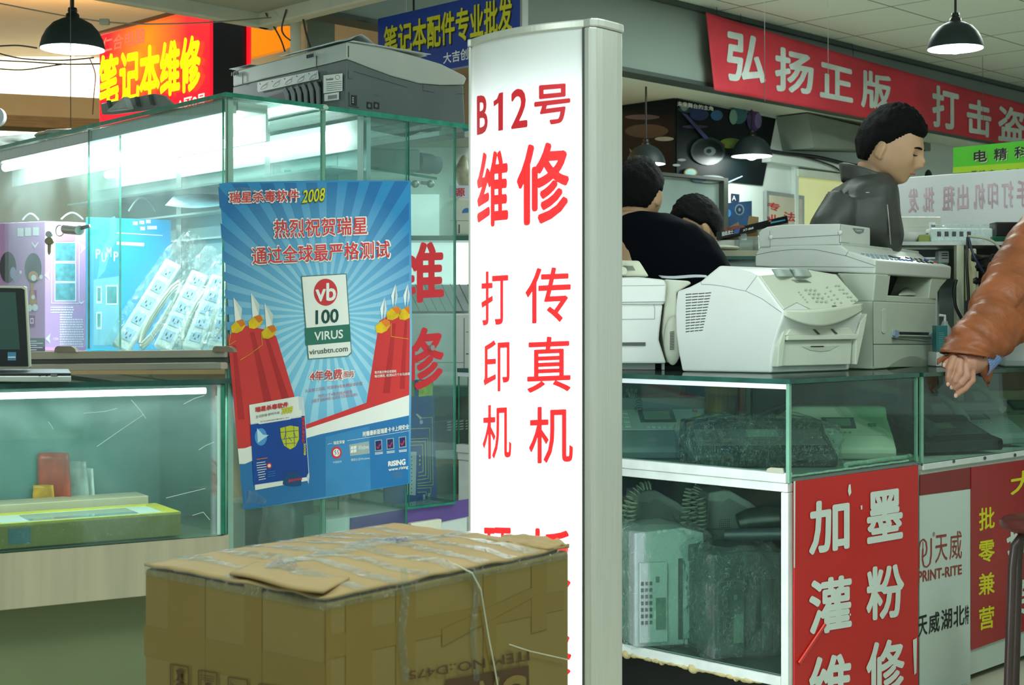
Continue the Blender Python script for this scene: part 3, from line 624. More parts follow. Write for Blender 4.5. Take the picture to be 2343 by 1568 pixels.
outline(m, WR, rect(118, 512, 181, 694), .8, .0014, 0)
for x0, y0, s in ((110, 630, -1), (188, 568, 1), (112, 775, -1)): m.poly(WR, [(x0+s*8, y0), (x0-s*4, y0-12), (x0-s*1, y0), (x0-s*4, y0+12)], .0012, 0)
m.poly(WR, [(178, 688), (186, 697), (194, 688), (186, 692)], .0012, 0)
random.seed(3)
for k in range(17):
    y = 702+k*5.6; x = 137 if k > 2 else 116
    while x < (188 if k > 4 else 165): w_ = random.uniform(2, 6); m.poly(WR, rect(x, y, x+w_, y+3), .001, 0); x += w_+1
m.build('print', [Wp, Dp, Op, Tp, Lp, pkd, mat('carton_rose_print', '#c07a8a', .5)], t)
t0 = MB(); t0.text(WR, 'CE6', [(122, 773), (134, 773), (134, 778), (122, 778)], .001, .02); t0.build('lettering', Wp, t)
def handle(t, W, x0, x1, y0, h, off):
    m = MB(); m.tube([W.at(x0+(x1-x0)*k/12, y0-h*math.sin(PI*k/12), off) for k in range(13)], .003, 8); m.build('handle', mat('handle_clear', '#dff0f2', .2, alpha=.7), t)
handle(t, WL, 52, 88, 503, 14, -.1); handle(t, WR, 140, 190, 502, 15, -.1)
bl = mat('carton_cyan', '#10a8e8', .35, na=.15, ns=1.5)
t, WL, WR, zb, zt = giftbox('gift_carton', 'bright blue printed carton marked PUMP, beside the pink carton', 207, 196, 392, 497, 803, 4.5, bl)
m = MB(); m.poly(WR, [(214, 790), (214, 640), (272, 632), (272, 790)], .0008, 1)
m.poly(WR, [(232, 575), (250, 540), (252, 500), (262, 495), (268, 505), (266, 535), (280, 520), (268, 548), (252, 575), (240, 620), (222, 640)], .0008, 2)
for x, y in ((220, 655), (242, 652), (220, 714)): m.poly(WR, rect(x, y, x+(13 if x < 230 else 28), y+(40 if x < 230 else 46)), .0014, 0); m.poly(WR, rect(x+3, y+4, x+(10 if x < 230 else 25), y+(34 if x < 230 else 42)), .002, 3)
for x, y, w_ in ((304, 507, 11), (319, 505, 11), (334, 503, 11), (321, 519, 11), (337, 517, 22)): m.poly(WR, rect(x, y, x+w_, y+8), .001, 0)
m.poly(WR, [(267, 553), (330, 556), (330, 564), (267, 560)], .001, 0); m.poly(WR, [(267, 532), (372, 538), (372, 540), (267, 534)], .001, 0)
m.build('print', [Wp, mat('carton_paleblue', '#7fc8e8', .5), mat('carton_figure_blue', '#5ccdf5', .5), Tp], t)
m = MB()
for ch, x, y in (('P', 219, 570), ('U', 232, 578), ('M', 244, 566), ('P', 260, 576)): m.text(WR, ch, [(x, y), (x+11, y), (x+11, y+22), (x, y+22)], .0014, .03)
m.build('lettering', Wp, t)
handle(t, WR, 294, 356, 484, 32, -.12)
# brochure lying on the blue carton
bp_ = MB(); bp_.grid(lambda u, v: P(378+132*u+20*v*(1-u), 466-22*v+10*math.sin(u*PI)*(1-v)+16*(u-.5)**2, 4.35+.18*v), 12, 6)
o = bp_.build('brochure', mat('brochure_paleblue', '#9fd2ee', .3, na=.35, ns=20), solid=.001); tag(o, 'curled pale blue brochure lying on top of the blue carton', 'brochure')
# bagged power strips
def strip(p0, p1, Y, label, w=.052, kind=0):
    a = P(p0[0], p0[1], Y); b = P(p1[0], p1[1], Y+.12); d = (b-a); L = d.length; d.normalize(); n = V((0, 1, 0)); s = d.cross(n).normalized(); n = s.cross(d)
    if n.y > 0: n = -n
    t = thing('bagged_power_strip', label, 'power strip', a, 'power strips in clear bags')
    R = Matrix((s, d, n)).transposed().to_4x4(); T = Matrix.Translation(a) @ R
    m = MB(T); m.box(-w/2, w/2, 0, L*.82, -.016, .012); m.build('strip_body', mat('strip_white', '#e4ebe8', .35), t, bevel=.005)
    m = MB(T)
    for k in range(5): y = L*(.08+.15*k); m.box(-w*.3, w*.3, y, y+L*.1, .0125, .0135, 1); m.box(-.008, -.005, y+.012, y+.022, .0136, .014, 0); m.box(.005, .008, y+.012, y+.022, .0136, .014, 0); m.box(-.002, .002, y+.004, y+.01, .0136, .014, 0)
    m.build('sockets', [BLACK, mat('socket_blue', '#a9cbe8', .35)], t)
    m = MB(T); m.tube([(-w*1.1-.017*math.cos(q*.55), L*.36+L*.3*math.sin(q*.55), .012+.0022*q) for q in range(36)], .0042, 8); m.build('coiled_cord', mat('cord_grey', '#c3c9bb', .4), t)
    if kind:
        m = MB(T)
        for k in range(20): y = L*(.12+.028*k); m.tube([(-w*1.3, y, .02), (-w*.9, y+.006, .034), (-w*.55, y+.012, .02)], .0035, 6)
        m.build('cord_loops', mat('cord_grey', '#c3c9bb', .4), t)
    def bag(u, v):
        x = (-w*2.0+w*2.9*u)*(1+.12*math.sin(v*5)); y = -.01+(L*1.12)*v; z = .05*math.sin(u*PI)*(1-.5*v)+.012*noise.noise(V((u*6, v*9, p0[0])))+.006
        if v > .8: x *= 1-(v-.8)*2.2
        return (x, y, z)
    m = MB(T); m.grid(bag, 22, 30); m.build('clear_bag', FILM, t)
    return t
strip((275, 800), (425, 560), 4.12, 'bagged power strip leaning against the blue carton, leftmost of four', kind=0)
strip((372, 800), (478, 590), 4.0, 'bagged power strip with bundled ribbed cord, second from the left', kind=1)
strip((438, 802), (520, 600), 3.9, 'bagged power strip with large blue sockets, third from the left')
strip((498, 800), (536, 615), 3.83, 'bagged power strip standing behind the poster edge, rightmost of four')
# ---- second tall case (735..930) and case on the purple base (930..1042)
mid = thing('glass_showcase', 'tall glass showcase carrying the right part of the poster, no shelf light', 'showcase', onA(.2, sA+.2))
m = MB(); m.slab([xy(onA(-.012, sA+.004)), xy(onA(.55, sA+.004)), xy(onA(.55, sE)), xy(onA(-.012, sE))], ZT-.014, ZT-.001, 0, 1); m.build('top_glass', [G1, GEDGE], mid)
for a, b, z0, z1 in ((onA(0, sA+.012), onA(0, sB), .02, ZT-.014), (onA(.0, sB), onA(.5, sB), .02, ZT-.014), (onA(.16, sA+.17), onA(.5, sA+.17), .02, ZT-.02)):
    panel(MB(), xy(a), xy(b), z0, z1).build('glass_panel', [G1, GEDGE], mid)
m = MB(); p = onA(0, sA+.006); m.box(p.x-.006, p.x+.006, p.y-.005, p.y+.005, .02, ZT-.01); m.build('corner_bead', mat('bead_green', '#6fa08a', .3, na=.2), mid)
m = MB(); m.ell((p.x, p.y, ZT-.006), (.016, .016, .01), 10, 6); m.build('silicone_blob', mat('silicone_bead', '#a9c3b4', .3, na=.1), mid)
zc = AR.z(932, 1160)
small = thing('glass_showcase', 'glass case with red repair characters standing on the purple striped base', 'showcase', onA(.2, sB+.15, zc))
panel(MB(), xy(onA(0, sB+.008)), xy(onA(0, sC)), zc, ZT-.014).build('glass_panel', [G1, GEDGE], small)
panel(MB(), xy(onA(0.006, sC)), xy(onA(.45, sC)), zc, ZT-.014).build('glass_panel', [G1, GEDGE], small)
m = MB(); m.slab([xy(onA(0, sB)), xy(onA(.45, sB)), xy(onA(.45, sC)), xy(onA(0, sC))], zc-.008, zc, 0, 1); m.build('bottom_glass', [G1, GEDGE], small)
m = MB()
for c, q in (('维', [(905, 556), (1016, 552), (1016, 690), (905, 696)]), ('修', [(905, 755), (1016, 745), (1016, 886), (905, 900)])): m.text(AR, c, q, .005, .045)
m.build('lettering', mat('red_vinyl', '#c22a33', .4, na=.04), small)
zs = P(930, 398, 4.35).z; a = V(S(835, 4.12)+(0,)); b = V(S(1000, 4.45)+(0,)); dd = V((-.25, .12, 0))
m = MB(); m.slab([xy(a), xy(b), xy(b+dd), xy(a+dd)], zs-.008, zs, 0, 1); m.build('glass_shelf', [G1, GEDGE], small)
m = MB()
for x, Y in ((985, 4.42), (950, 4.35)): c = P(x, 421, Y); m.ell(c, (.012, .012, .012), 12, 8); m.tube([c, c+V((-.03, 0, .004))], .005, 8)
m.build('shelf_clamp', ALU, small)
c = AR.at(984, 796, .006); m = MB(); m.tube([c, c+AR.n*.012], .008, 14); m.build('glass_bolt', ALU, small)
# camera-like cylinder in the case
t = thing('cctv_camera', 'grey box camera with a round barrel on the glass shelf behind the poster top', 'camera', P(930, 398, 4.35))
a = P(850, 398, 4.25)+V((0, 0, 0.004)); m = MB(); m.prism([P(838, 338, 4.3), P(962, 342, 4.45), P(962, 392, 4.45), P(838, 397, 4.3)], (-.05, .12, 0)); m.build('housing', mat('camera_grey', '#7d8f8f', .5, na=.1), t, bevel=.006)
m = MB(); m.tube([P(955, 372, 4.47), P(984, 376, 4.5)], .032, 20); m.tube([P(984, 376, 4.5), P(1000, 379, 4.52)], .028, 20); m.build('barrel', mat('camera_barrel', '#66757a', .4), t)
# blue circuit board print standing in the case
BW = Wall(S(935, 4.2), (3319, 3300))
t = thing('circuit_board_poster', 'blue board printed with yellow circuit lines standing inside the glass case', 'poster', BW.pt(965, zc))
MB().slabpx(BW, [(880, 872), (991, 868), (1000, 1140), (880, 1158)], 0, -.006).build('sheet', mat('circuit_blue', '#1f4a8c', .45, na=.12, ns=3), t)
m = MB(); L_ = [([(870, 984), (983, 980), (985, 1103), (955, 1107)]), ([(938, 1005), (979, 1003), (980, 1095), (955, 1099)]), ([(936, 1012), (973, 1010), (974, 1088), (957, 1090)]), ([(936, 1020), (967, 1018), (968, 1080), (957, 1082)]), ([(966, 957), (989, 955), (991, 1110), (955, 1112)]), ([(955, 1118), (986, 1116), (985, 1132)]), ([(955, 1127), (975, 1126), (976, 1134)])]
for q in L_:
    for a, b in zip(q, q[1:]):
        d = (V(b+(0,))-V(a+(0,))).normalized(); nn = V((-d.y, d.x, 0))*.7; a = V(a+(0,)); b = V(b+(0,))
        m.poly(BW, [tuple((a+nn)[:2]), tuple((b+nn)[:2]), tuple((b-nn)[:2]), tuple((a-nn)[:2])], .0008, 0)
for k in range(3): m.disc(BW, 960.5, 1044+k*9.5, 1.8, 2.5, .001, 0, 10)
m.poly(BW, [(930, 1034), (953, 1034), (951, 1134), (930, 1132)], .001, 1)
for k in range(10): m.disc(BW, 942, 1046+k*9, 1.2, 1.3, .0014, 2, 8)
m.poly(BW, [(935, 870), (948, 869), (948, 907), (935, 908)], .001, 3); m.poly(BW, [(958, 872), (990, 868), (990, 905), (958, 908)], .001, 4)
m.poly(BW, [(951, 948), (955, 947), (966, 956), (962, 961)], .001, 1); m.disc(BW, 964, 966, 4, 5, .001, 1, 12)
m.poly(BW, rect(968, 1132, 973, 1145), .0012, 1); m.poly(BW, rect(979, 1129, 984, 1142), .0012, 1)
m.build('print', [mat('circuit_yellow', '#b9b95c', .5), mat('circuit_grey', '#a5b1b4', .5), BLKP, mat('circuit_olive', '#7f8a34', .5), mat('circuit_green', '#a9b93c', .5, na=.3, ns=60)], t)
# base with purple stripe and drawer
base = thing('display_base', 'white base cabinet with a purple stripe under the glass case', 'cabinet', onA(.2, sB))
sD = (AR.at(1078, HY)-V((AC[0], AC[1], CH))).length; s0 = sA+.03
m = MB(); m.slab([xy(onA(.02, s0)), xy(onA(.6, s0)), xy(onA(.6, sD)), xy(onA(.02, sD))], 0, zc-.012); m.build('body', mat('base_white', '#c3cfc8', .5, na=.08, ns=3), base)
Wz = Wall(xy(onA(.02, 0)), (3319, 3300)); m = MB(); m.slabpx(Wz, [(800, 1186), (1082, 1140), (1082, 1179), (800, 1238)], .0, .004); m.build('purple_stripe', mat('stripe_purple', '#5d4a86', .5), base)
m = MB(); m.slabpx(Wz, [(931, 1196), (1001, 1186), (1001, 1235), (931, 1245)], .0, .02); dr_ = m.build('drawer_box', mat('drawer_cream', '#cfcfb8', .5), base, bevel=.004)
m = MB(); m.tube([Wz.at(962+22*k/8, 1218-9*math.sin(PI*k/8), .024) for k in range(9)], .003, 6); m.build('pull_handle', ALU, dr_)
# goods on the floor of the tall cases, seen under the poster
def crumple(name, c, r, label, cat, m_, seed=0, amp=.25, parent=None):
    random.seed(seed); mb = MB(); mb.ell((0, 0, r[2]), r, 28, 18)
    for i, v in enumerate(mb.v):
        p = V(v); f = 1+amp*(noise.noise(p*9+V((seed, 0, 0)))+.6*noise.noise(p*26+V((seed, 3, 0)))); mb.v[i] = tuple(V(c)+V((p.x*f, p.y*f, max(0.0, r[2]+(p.z-r[2])*f))))
    o = mb.build(name, m_, parent)
    if label: tag(o, label, cat)
    return o
crumple('crumpled_bag', P(652, 735, 3.98)*1+V((0, 0, -1.1+.30)), (.075, .07, .24), 'silvery grey crumpled bag standing under the poster inside the tall showcase', 'bag', mat('foil_grey', '#7f8b8a', .35, metal=.3, na=.2, ns=20), 5)
for i, (x0, x1, y0, y1, Y, col, lab) in enumerate(((748, 806, 1130, 1290, 4.25, '#d4d8d0', 'white parcel with a red stripe under the middle of the poster'), (700, 745, 1175, 1300, 4.05, '#3d4b49', 'dark parcel beside the silvery bag under the poster'), (560, 606, 1160, 1300, 4.0, '#46605a', 'dark green parcel at the left below the poster'))):
    a = P(x0, y0, Y); b = P(x1, y1, Y+.02); t = thing('parcel', lab, 'parcel', (a.x, a.y, 0), 'parcels under the poster')
    MB().box(a.x, b.x, Y, Y+.12, .02, a.z).build('carton', mat('parcel_'+col[1:], col, .5, na=.1), t, bevel=.004)
    if i == 0:
        Wt = Wall((a.x, Y), (1, 0)); m = MB(); m.poly(Wt, rect(750, 1170, 804, 1186), .0012); m.build('red_stripe', REDP, t)
# ================================================================ POSTER
def clip(poly, cl):
    out = list(poly); n = len(cl)
    ar = sum(cl[i][0]*cl[(i+1) % n][1]-cl[(i+1) % n][0]*cl[i][1] for i in range(n)); sg = 1 if ar > 0 else -1
    for i in range(n):
        a = cl[i]; b = cl[(i+1) % n]; inp = out; out = []
        if not inp: return []
        ins = lambda p: sg*((b[0]-a[0])*(p[1]-a[1])-(b[1]-a[1])*(p[0]-a[0])) >= 0
        for j in range(len(inp)):
            p = inp[j]; q = inp[j-1]
            if ins(p) != ins(q):
                d1 = (b[0]-a[0])*(q[1]-a[1])-(b[1]-a[1])*(q[0]-a[0]); d2 = (b[0]-a[0])*(p[1]-a[1])-(b[1]-a[1])*(p[0]-a[0]); t = d1/(d1-d2)
                out.append((q[0]+(p[0]-q[0])*t, q[1]+(p[1]-q[1])*t))
            if ins(p): out.append(p)
    return out
PQ = [(497, 421), (520, 418), (700, 414), (935, 414), (938, 760), (934, 1106), (740, 1140), (557, 1166), (522, 760), (508, 560)]
PCL = [(499, 421), (935, 415), (938, 760), (934, 1106), (557, 1166), (520, 760)]
po = thing('software_poster', 'blue sunburst poster with red curtains taped to the showcase corner', 'poster', AR.pt(715, AR.z(715, 1140)))
def grad(name, c0, c1, ctr, r):
    m = bpy.data.materials.new(name); m.use_nodes = True; nt = m.node_tree; b = nt.nodes['Principled BSDF']; L = nt.links
    tc = nt.nodes.new('ShaderNodeTexCoord'); g = nt.nodes.new('ShaderNodeTexGradient'); g.gradient_type = 'SPHERICAL'; mp = nt.nodes.new('ShaderNodeMapping'); mp.vector_type = 'TEXTURE'
    mp.inputs['Location'].default_value = ctr; mp.inputs['Scale'].default_value = (r, r, r); L.new(tc.outputs['Object'], mp.inputs[0]); L.new(mp.outputs[0], g.inputs[0])
    rr = nt.nodes.new('ShaderNodeValToRGB'); rr.color_ramp.elements[0].color = lin(c1)+(1,); rr.color_ramp.elements[1].color = lin(c0)+(1,); rr.color_ramp.elements[0].position = .1; rr.color_ramp.elements[1].position = .75
    L.new(g.outputs[0], rr.inputs[0]); L.new(rr.outputs[0], b.inputs['Base Color']); b.inputs['Roughness'].default_value = .35; return m
ctr = AR.at(740, 800, .008); PB1 = grad('poster_sky', '#a8dcf0', '#2f86bd', ctr, .5); PB2 = grad('poster_ray', '#7cc4e4', '#236ca6', ctr, .5)
PO = .009
m = MB(); m.slabpx(AR, PQ, PO-.0012, PO-.0002); m.build('sheet', PB1, po)
m = MB()
for k in range(40):
    a0 = 2*PI*k/40; a1 = a0+PI/40*1.05; q = clip([(748, 720), (748+900*math.cos(a0), 720+900*math.sin(a0)), (748+900*math.cos(a1), 720+900*math.sin(a1))], PCL)
    if len(q) > 2: m.poly(AR, q, PO+.0003)
m.build('sun_rays', PB2, po)
RC1 = mat('curtain_red', '#d63a3a', .4, na=.08, ns=4); RC2 = mat('curtain_red_dark', '#b82c30', .4, na=.08); WB = mat('poster_white', '#eceee6', .4, na=.02); PBL = mat('poster_blue', '#2b74ad', .35, na=.05, ns=3); GOLD = mat('poster_gold', '#e0b91c', .4, na=.2, ns=30); ORG = mat('poster_orange', '#dd7a2a', .4)
m = MB(); z = PO
def pq(pts, mi, off): q = clip(pts, PCL); m.poly(AR, q, PO+off, mi) if len(q) > 2 else None
pq([(520, 770), (560, 745), (610, 755), (632, 770), (690, 960), (700, 985), (500, 1060)], 0, .0006)
pq([(548, 1036), (700, 985), (905, 905), (940, 895), (940, 985), (548, 1062)], 0, .0006)
pq([(868, 735), (900, 715), (940, 712), (940, 910), (838, 925)], 0, .0006)
for q in ([(572, 760), (582, 760), (632, 960), (612, 960)], [(605, 768), (612, 768), (668, 930), (650, 930)], [(532, 790), (540, 790), (560, 960), (545, 960)], [(898, 740), (906, 740), (892, 900), (876, 900)], [(926, 735), (932, 735), (926, 890), (914, 890)]): pq(q, 1, .0009)
pq([(500, 1040), (560, 1028), (705, 985), (940, 903), (940, 950), (705, 1000), (560, 1062), (500, 1062)], 2, .0012)
pq([(500, 1045), (560, 1032), (705, 998), (940, 938), (940, 1200), (500, 1200)], 3, .0011)
pq([(500, 1030), (560, 1026), (600, 1012), (600, 1030), (560, 1039), (500, 1045)], 2, .0014); pq([(700, 972), (940, 885), (940, 903), (700, 985)], 0, .0008); pq([(700, 982), (940, 903), (940, 938), (700, 1003)], 2, .0014)
pq([(745, 1000), (845, 975), (850, 1200), (745, 1200)], 5, .0013)
for x, y, s in ((546, 735, 1), (586, 725, 1), (617, 748, .95), (877, 735, .95), (902, 705, 1), (930, 705, 1)):
    for k, (q, mi) in enumerate(([[(x-12, y-55), (x+6, y-5), (x-8, y+2)], 2], [[(x-12, y-55), (x+8, y-28), (x+6, y-4)], 6])) if x < 700 else enumerate(([[(x+3, y-55), (x-7, y-28), (x-3, y-2)], 2], [[(x+3, y-55), (x+8, y-28), (x+2, y-2)], 6])): pq(q, mi, .0016)
    q = [(x-18, y+12), (x-8, y+2), (x+4, y-4), (x+14, y), (x+16, y+10), (x+8, y+22), (x-4, y+28), (x-16, y+26)]; pq(q, 4, .0018)
    pq([(x-6, y+0), (x+10, y-4), (x+16, y+8), (x+6, y+14)], 7, .002)
m.build('curtain_art', [RC1, RC2, WB, PBL, GOLD, mat('poster_blue_light', '#3f8abf', .35), mat('poster_pale', '#cfd9d6', .4), ORG], po)
def line(mb, pl, pts, wd, off, mi=0):
    for a, b in zip(pts, pts[1:]):
        a = V(a+(0,)); b = V(b+(0,)); d = (b-a).normalized(); nn = V((-d.y, d.x, 0))*wd/2
        mb.poly(pl, [tuple((a+nn)[:2]), tuple((b+nn)[:2]), tuple((b-nn)[:2]), tuple((a-nn)[:2])], off, mi)
m = MB(); line(m, AR, [(528, 760), (524, 790), (540, 780)], 1, PO+.002); line(m, AR, [(598, 760), (600, 790), (570, 812), (550, 824)], 1, PO+.002); line(m, AR, [(895, 740), (895, 770), (935, 776)], 1, PO+.002)
m.build('cord_art', GOLD, po)
# titles: white outline below, red characters above
def title(body, q, b1=.075, b0=.025, c=REDP):
    m = MB(); g = 3; Q = [(q[0][0]-g, q[0][1]-g), (q[1][0]+g, q[1][1]-g), (q[2][0]+g, q[2][1]+g), (q[3][0]-g, q[3][1]+g)]
    m.text(AR, body, Q, PO+.0012+.001, b1, 0); m.text(AR, body, q, PO+.0032, b0, 1); m.build('lettering', [WB, c], po)
RT = mat('poster_red_print', '#d4393f', .45)
title('瑞星杀毒软件', [(525, 440), (684, 433), (684, 461), (525, 465)], .1, .03, RT)
m = MB(); m.text(AR, '2008', [(690, 436), (745, 428), (745, 462), (690, 467)], PO+.003, .06, 0, shear=.2); m.text(AR, '2008', [(691, 436), (744, 429), (744, 460), (691, 465)], PO+.0038, .02, 1, shear=.2); m.build('lettering', [mat('dark_gold', '#4e521c', .4), YELP], po)
title('热烈祝贺瑞星', [(626, 503), (840, 496), (840, 536), (628, 545)], .08, .02, RT)
title('通过全球最严格测试', [(576, 566), (892, 550), (892, 590), (578, 606)], .08, .02, RT)
title('4年免费', [(709, 850), (783, 844), (783, 868), (709, 872)], .08, .02, RT); title('服务', [(786, 850), (810, 848), (810, 862), (786, 865)], .06, .0, RT)
m = MB()
for s, q in (('从注册之日起, 可享受4年免费版本升级', [(698, 891), (830, 873), (830, 882), (698, 899)]), ('和不少于4年的技术服务', [(728, 903), (806, 892), (806, 900), (728, 911)]), ('(请于2009年12月31日前注册)', [(714, 914), (818, 899), (818, 907), (714, 924)])): m.text(AR, s, q, PO+.002, .0)
m.build('lettering', mat('poster_red_small', '#c96a78', .5), po)
m = MB()
for s, q, b in (('每天每分钟全球拥有', [(857, 849), (907, 846), (907, 853), (857, 856)], .02), ('每日精彩, 检测30万个木马病毒', [(857, 858), (938, 852), (938, 859), (857, 865)], .02), ('附赠最新版瑞星卡卡上网安全', [(830, 988), (936, 970), (936, 982), (830, 1000)], .05), ('瑞星荣誉', [(763, 1010), (789, 1007), (789, 1015), (763, 1018)], .03),
    ('RISING', [(888, 1056), (928, 1050), (928, 1064), (888, 1068)], .09), ('www.rising', [(889, 1072), (934, 1065), (934, 1074), (889, 1081)], .04),
    ('Windows', [(820, 1020), (844, 1017), (844, 1027), (820, 1030)], .0), ('中国软件', [(762, 1056), (782, 1054), (782, 1059), (762, 1061)], 0), ('微软认证Windows', [(803, 1050), (846, 1045), (846, 1051), (803, 1056)], 0)): m.text(AR, s, q, PO+.0026, b)
line(m, AR, [(750, 1018), (752, 1016), (760, 1015)], .8, PO+.002); line(m, AR, [(794, 1009), (936, 986)], .8, PO+.002)
for x in (866, 893, 921):
    for k in range(2): m.poly(AR, [(x-8, 1036+k*3-(x-866)*.1), (x+10, 1034+k*3-(x-866)*.1), (x+10, 1035.5+k*3-(x-866)*.1), (x-8, 1037.5+k*3-(x-866)*.1)], PO+.002)
m.build('lettering', WB, po)
AM = [RT, WB, mat('navy_print', '#2a2a66', .4), mat('grey_print', '#9fb0ad', .4)]
m = MB(); m.disc(AR, 770, 1036, 12, 14, PO+.002, 0); m.disc(AR, 770, 1036, 8, 9, PO+.0026, 1); line(m, AR, [(768, 1030), (766, 1034), (769, 1037), (767, 1041)], 1.3, PO+.003, 2); line(m, AR, [(774, 1030), (772, 1034), (775, 1037), (773, 1041)], 1.3, PO+.003, 2); m.build('round_seal', AM, po)
m = MB(); m.poly(AR, [(799, 1018), (844, 1010), (846, 1038), (801, 1044)], PO+.002, 3)
for dx, dy in ((0, 0), (7, -1), (0, 8), (7, 7)): m.poly(AR, [(803+dx, 1022+dy), (809+dx, 1021+dy), (808+dx, 1028+dy), (802+dx, 1029+dy)], PO+.0026, 1)
m.build('window_badge', AM, po)
for x in (866, 893, 921):
    m = MB(); y = 1019-(x-866)*.14; m.poly(AR, [(x-9, y-11), (x+8, y-13), (x+9, y+12), (x-8, y+14)], PO+.002, 3); m.poly(AR, [(x-7, y-9), (x+6, y-11), (x+7, y+10), (x-6, y+12)], PO+.0026, 2)
    line(m, AR, [(x-4, y+3), (x-1, y+8), (x+4, y-3)], 2, PO+.003, 0); m.build('check_badge', AM, po)
# VB100 card
m = MB(); m.poly(AR, [(689, 632), (793, 626), (805, 808), (796, 816), (705, 823)], PO+.002, 0); m.poly(AR, [(691, 634), (791, 628), (803, 806), (795, 814), (707, 821)], PO+.0026, 1)
m.disc(AR, 745, 669, 27, 31, PO+.003, 2, 32); m.poly(AR, [(698, 751), (800, 742), (802, 782), (700, 791)], PO+.003, 3)
m.build('award_card', [mat('card_edge', '#5a7a70', .4), WB, RT, mat('award_green', '#2e6e5e', .4)], po)
m = MB(); m.text(AR, 'vb', [(722, 650), (769, 646), (769, 688), (722, 691)], PO+.0036, .035, 0); m.text(AR, 'VIRUS', [(719, 760), (785, 754), (785, 774), (719, 780)], PO+.0036, .03, 0)
m.text(AR, '100', [(722, 710), (775, 706), (775, 738), (722, 743)], PO+.0036, .04, 1); m.text(AR, 'virusbtn.com', [(708, 800), (796, 791), (796, 804), (708, 812)], PO+.0036, .02, 2)
m.build('lettering', [WB, mat('award_dark_green', '#1c4a44', .4), mat('grey_text', '#4e5c58', .4)], po)
# software box art
m = MB(); NB = mat('box_navy', '#15479c', .35, na=.35, ns=3)
m.poly(AR, [(570, 927), (682, 907), (706, 1100), (584, 1122)], PO+.0022, 1); m.poly(AR, [(682, 907), (695, 909), (708, 1090), (706, 1108), (703, 1100)], PO+.0022, 3)
m.poly(AR, [(573, 972), (690, 955), (702, 1092), (581, 1110)], PO+.0028, 0); m.poly(AR, [(690, 952), (697, 952), (706, 1082), (702, 1090)], PO+.0028, 0)
m.poly(AR, [(575, 955), (690, 938), (691, 952), (668, 955), (664, 960), (594, 971), (588, 968), (574, 971)], PO+.003, 1)
m.disc(AR, 597, 1000, 14, 20, PO+.0032, 4); m.poly(AR, [(588, 980), (602, 995), (615, 996), (598, 1008), (590, 1014)], PO+.0036, 5)
sh = [(641, 980), (664, 974), (683, 977), (684, 1005), (676, 1022), (664, 1029), (650, 1020), (643, 1002)]; m.poly(AR, sh, PO+.0036, 2)
for a, b in (((641, 990), (683, 985)), ((644, 1006), (682, 1000)), ((653, 976), (655, 1022)), ((672, 974), (674, 1022)), ((650, 1016), (678, 1014)), ((655, 990), (650, 1005)), ((672, 988), (677, 1002)), ((660, 1000), (668, 1010))): line(m, AR, [a, b], 1.1, PO+.004, 0)
m.poly(AR, [(x+6, 1068+(1035-y)*.6+8) for x, y in sh], PO+.0034, 6)
line(m, AR, [(587, 1052), (612, 1048)], 2, PO+.004, 7)
for k, (x, w_) in enumerate(((587, 20), (587, 22), (588, 22), (588, 22), (590, 16), (590, 18), (592, 14), (592, 16))): line(m, AR, [(x, 1060+k*5.5), (x+w_, 1057+k*5.5)], 1.6, PO+.004, 1)
for k in range(3): line(m, AR, [(613, 1081+k*5), (630, 1078+k*5)], 1.0, PO+.004, 4)
m.disc(AR, 616, 1066, 6, 7, PO+.004, 8); m.disc(AR, 616, 1066, 3.5, 4, PO+.0044, 1)
m.build('software_box_art', [NB, WB, mat('shield_yellow', '#c9cc2a', .4), mat('box_spine', '#cfdbe2', .4), mat('box_glow', '#4f9ad6', .4), mat('box_glow_white', '#bfe0f2', .4), mat('shield_reflection', '#1c4a78', .4), ORG, RT], po)
m = MB(); m.text(AR, '瑞星杀毒软件', [(584, 932), (660, 919), (660, 932), (584, 944)], PO+.0036, .06, 0); m.text(AR, '2008', [(643, 934), (671, 929), (669, 945), (643, 949)], PO+.004, .07, 1, shear=.2)
m.text(AR, '主动防御·即时升级', [(585, 951), (640, 941), (640, 947), (585, 958)], PO+.0036, 0, 2); m.text(AR, '国际标准级', [(660, 1098), (692, 1093), (692, 1098), (660, 1104)], PO+.0036, .05, 0); m.text(AR, '新产品全新防御技术整体解决一体化', [(596, 964), (662, 954), (662, 957), (596, 967)], PO+.004, 0, 2)
for k, ch in enumerate('瑞星杀毒软件'): y = 955+k*10; m.text(AR, ch, [(690, y), (697, y-1), (698, y+8), (691, y+9)], PO+.0036, .05, 0)
m.text(AR, '2008', [(700, 1014), (700, 1042), (695, 1042), (695, 1014)], PO+.0036, .05, 1)
m.build('lettering', [RT, YELP, mat('grey_text', '#4e5c58', .4)], po)
# tape pieces on the corners
m = MB()
for q in ([(524, 432), (560, 428), (592, 434), (590, 442), (550, 440), (526, 442)], [(560, 1120), (586, 1126), (612, 1146), (606, 1156), (580, 1150), (560, 1160)], [(898, 1080), (918, 1078), (920, 1092), (900, 1094)]): m.poly(AR, q, PO+.005)
m.build('clear_tape', FILM, po)
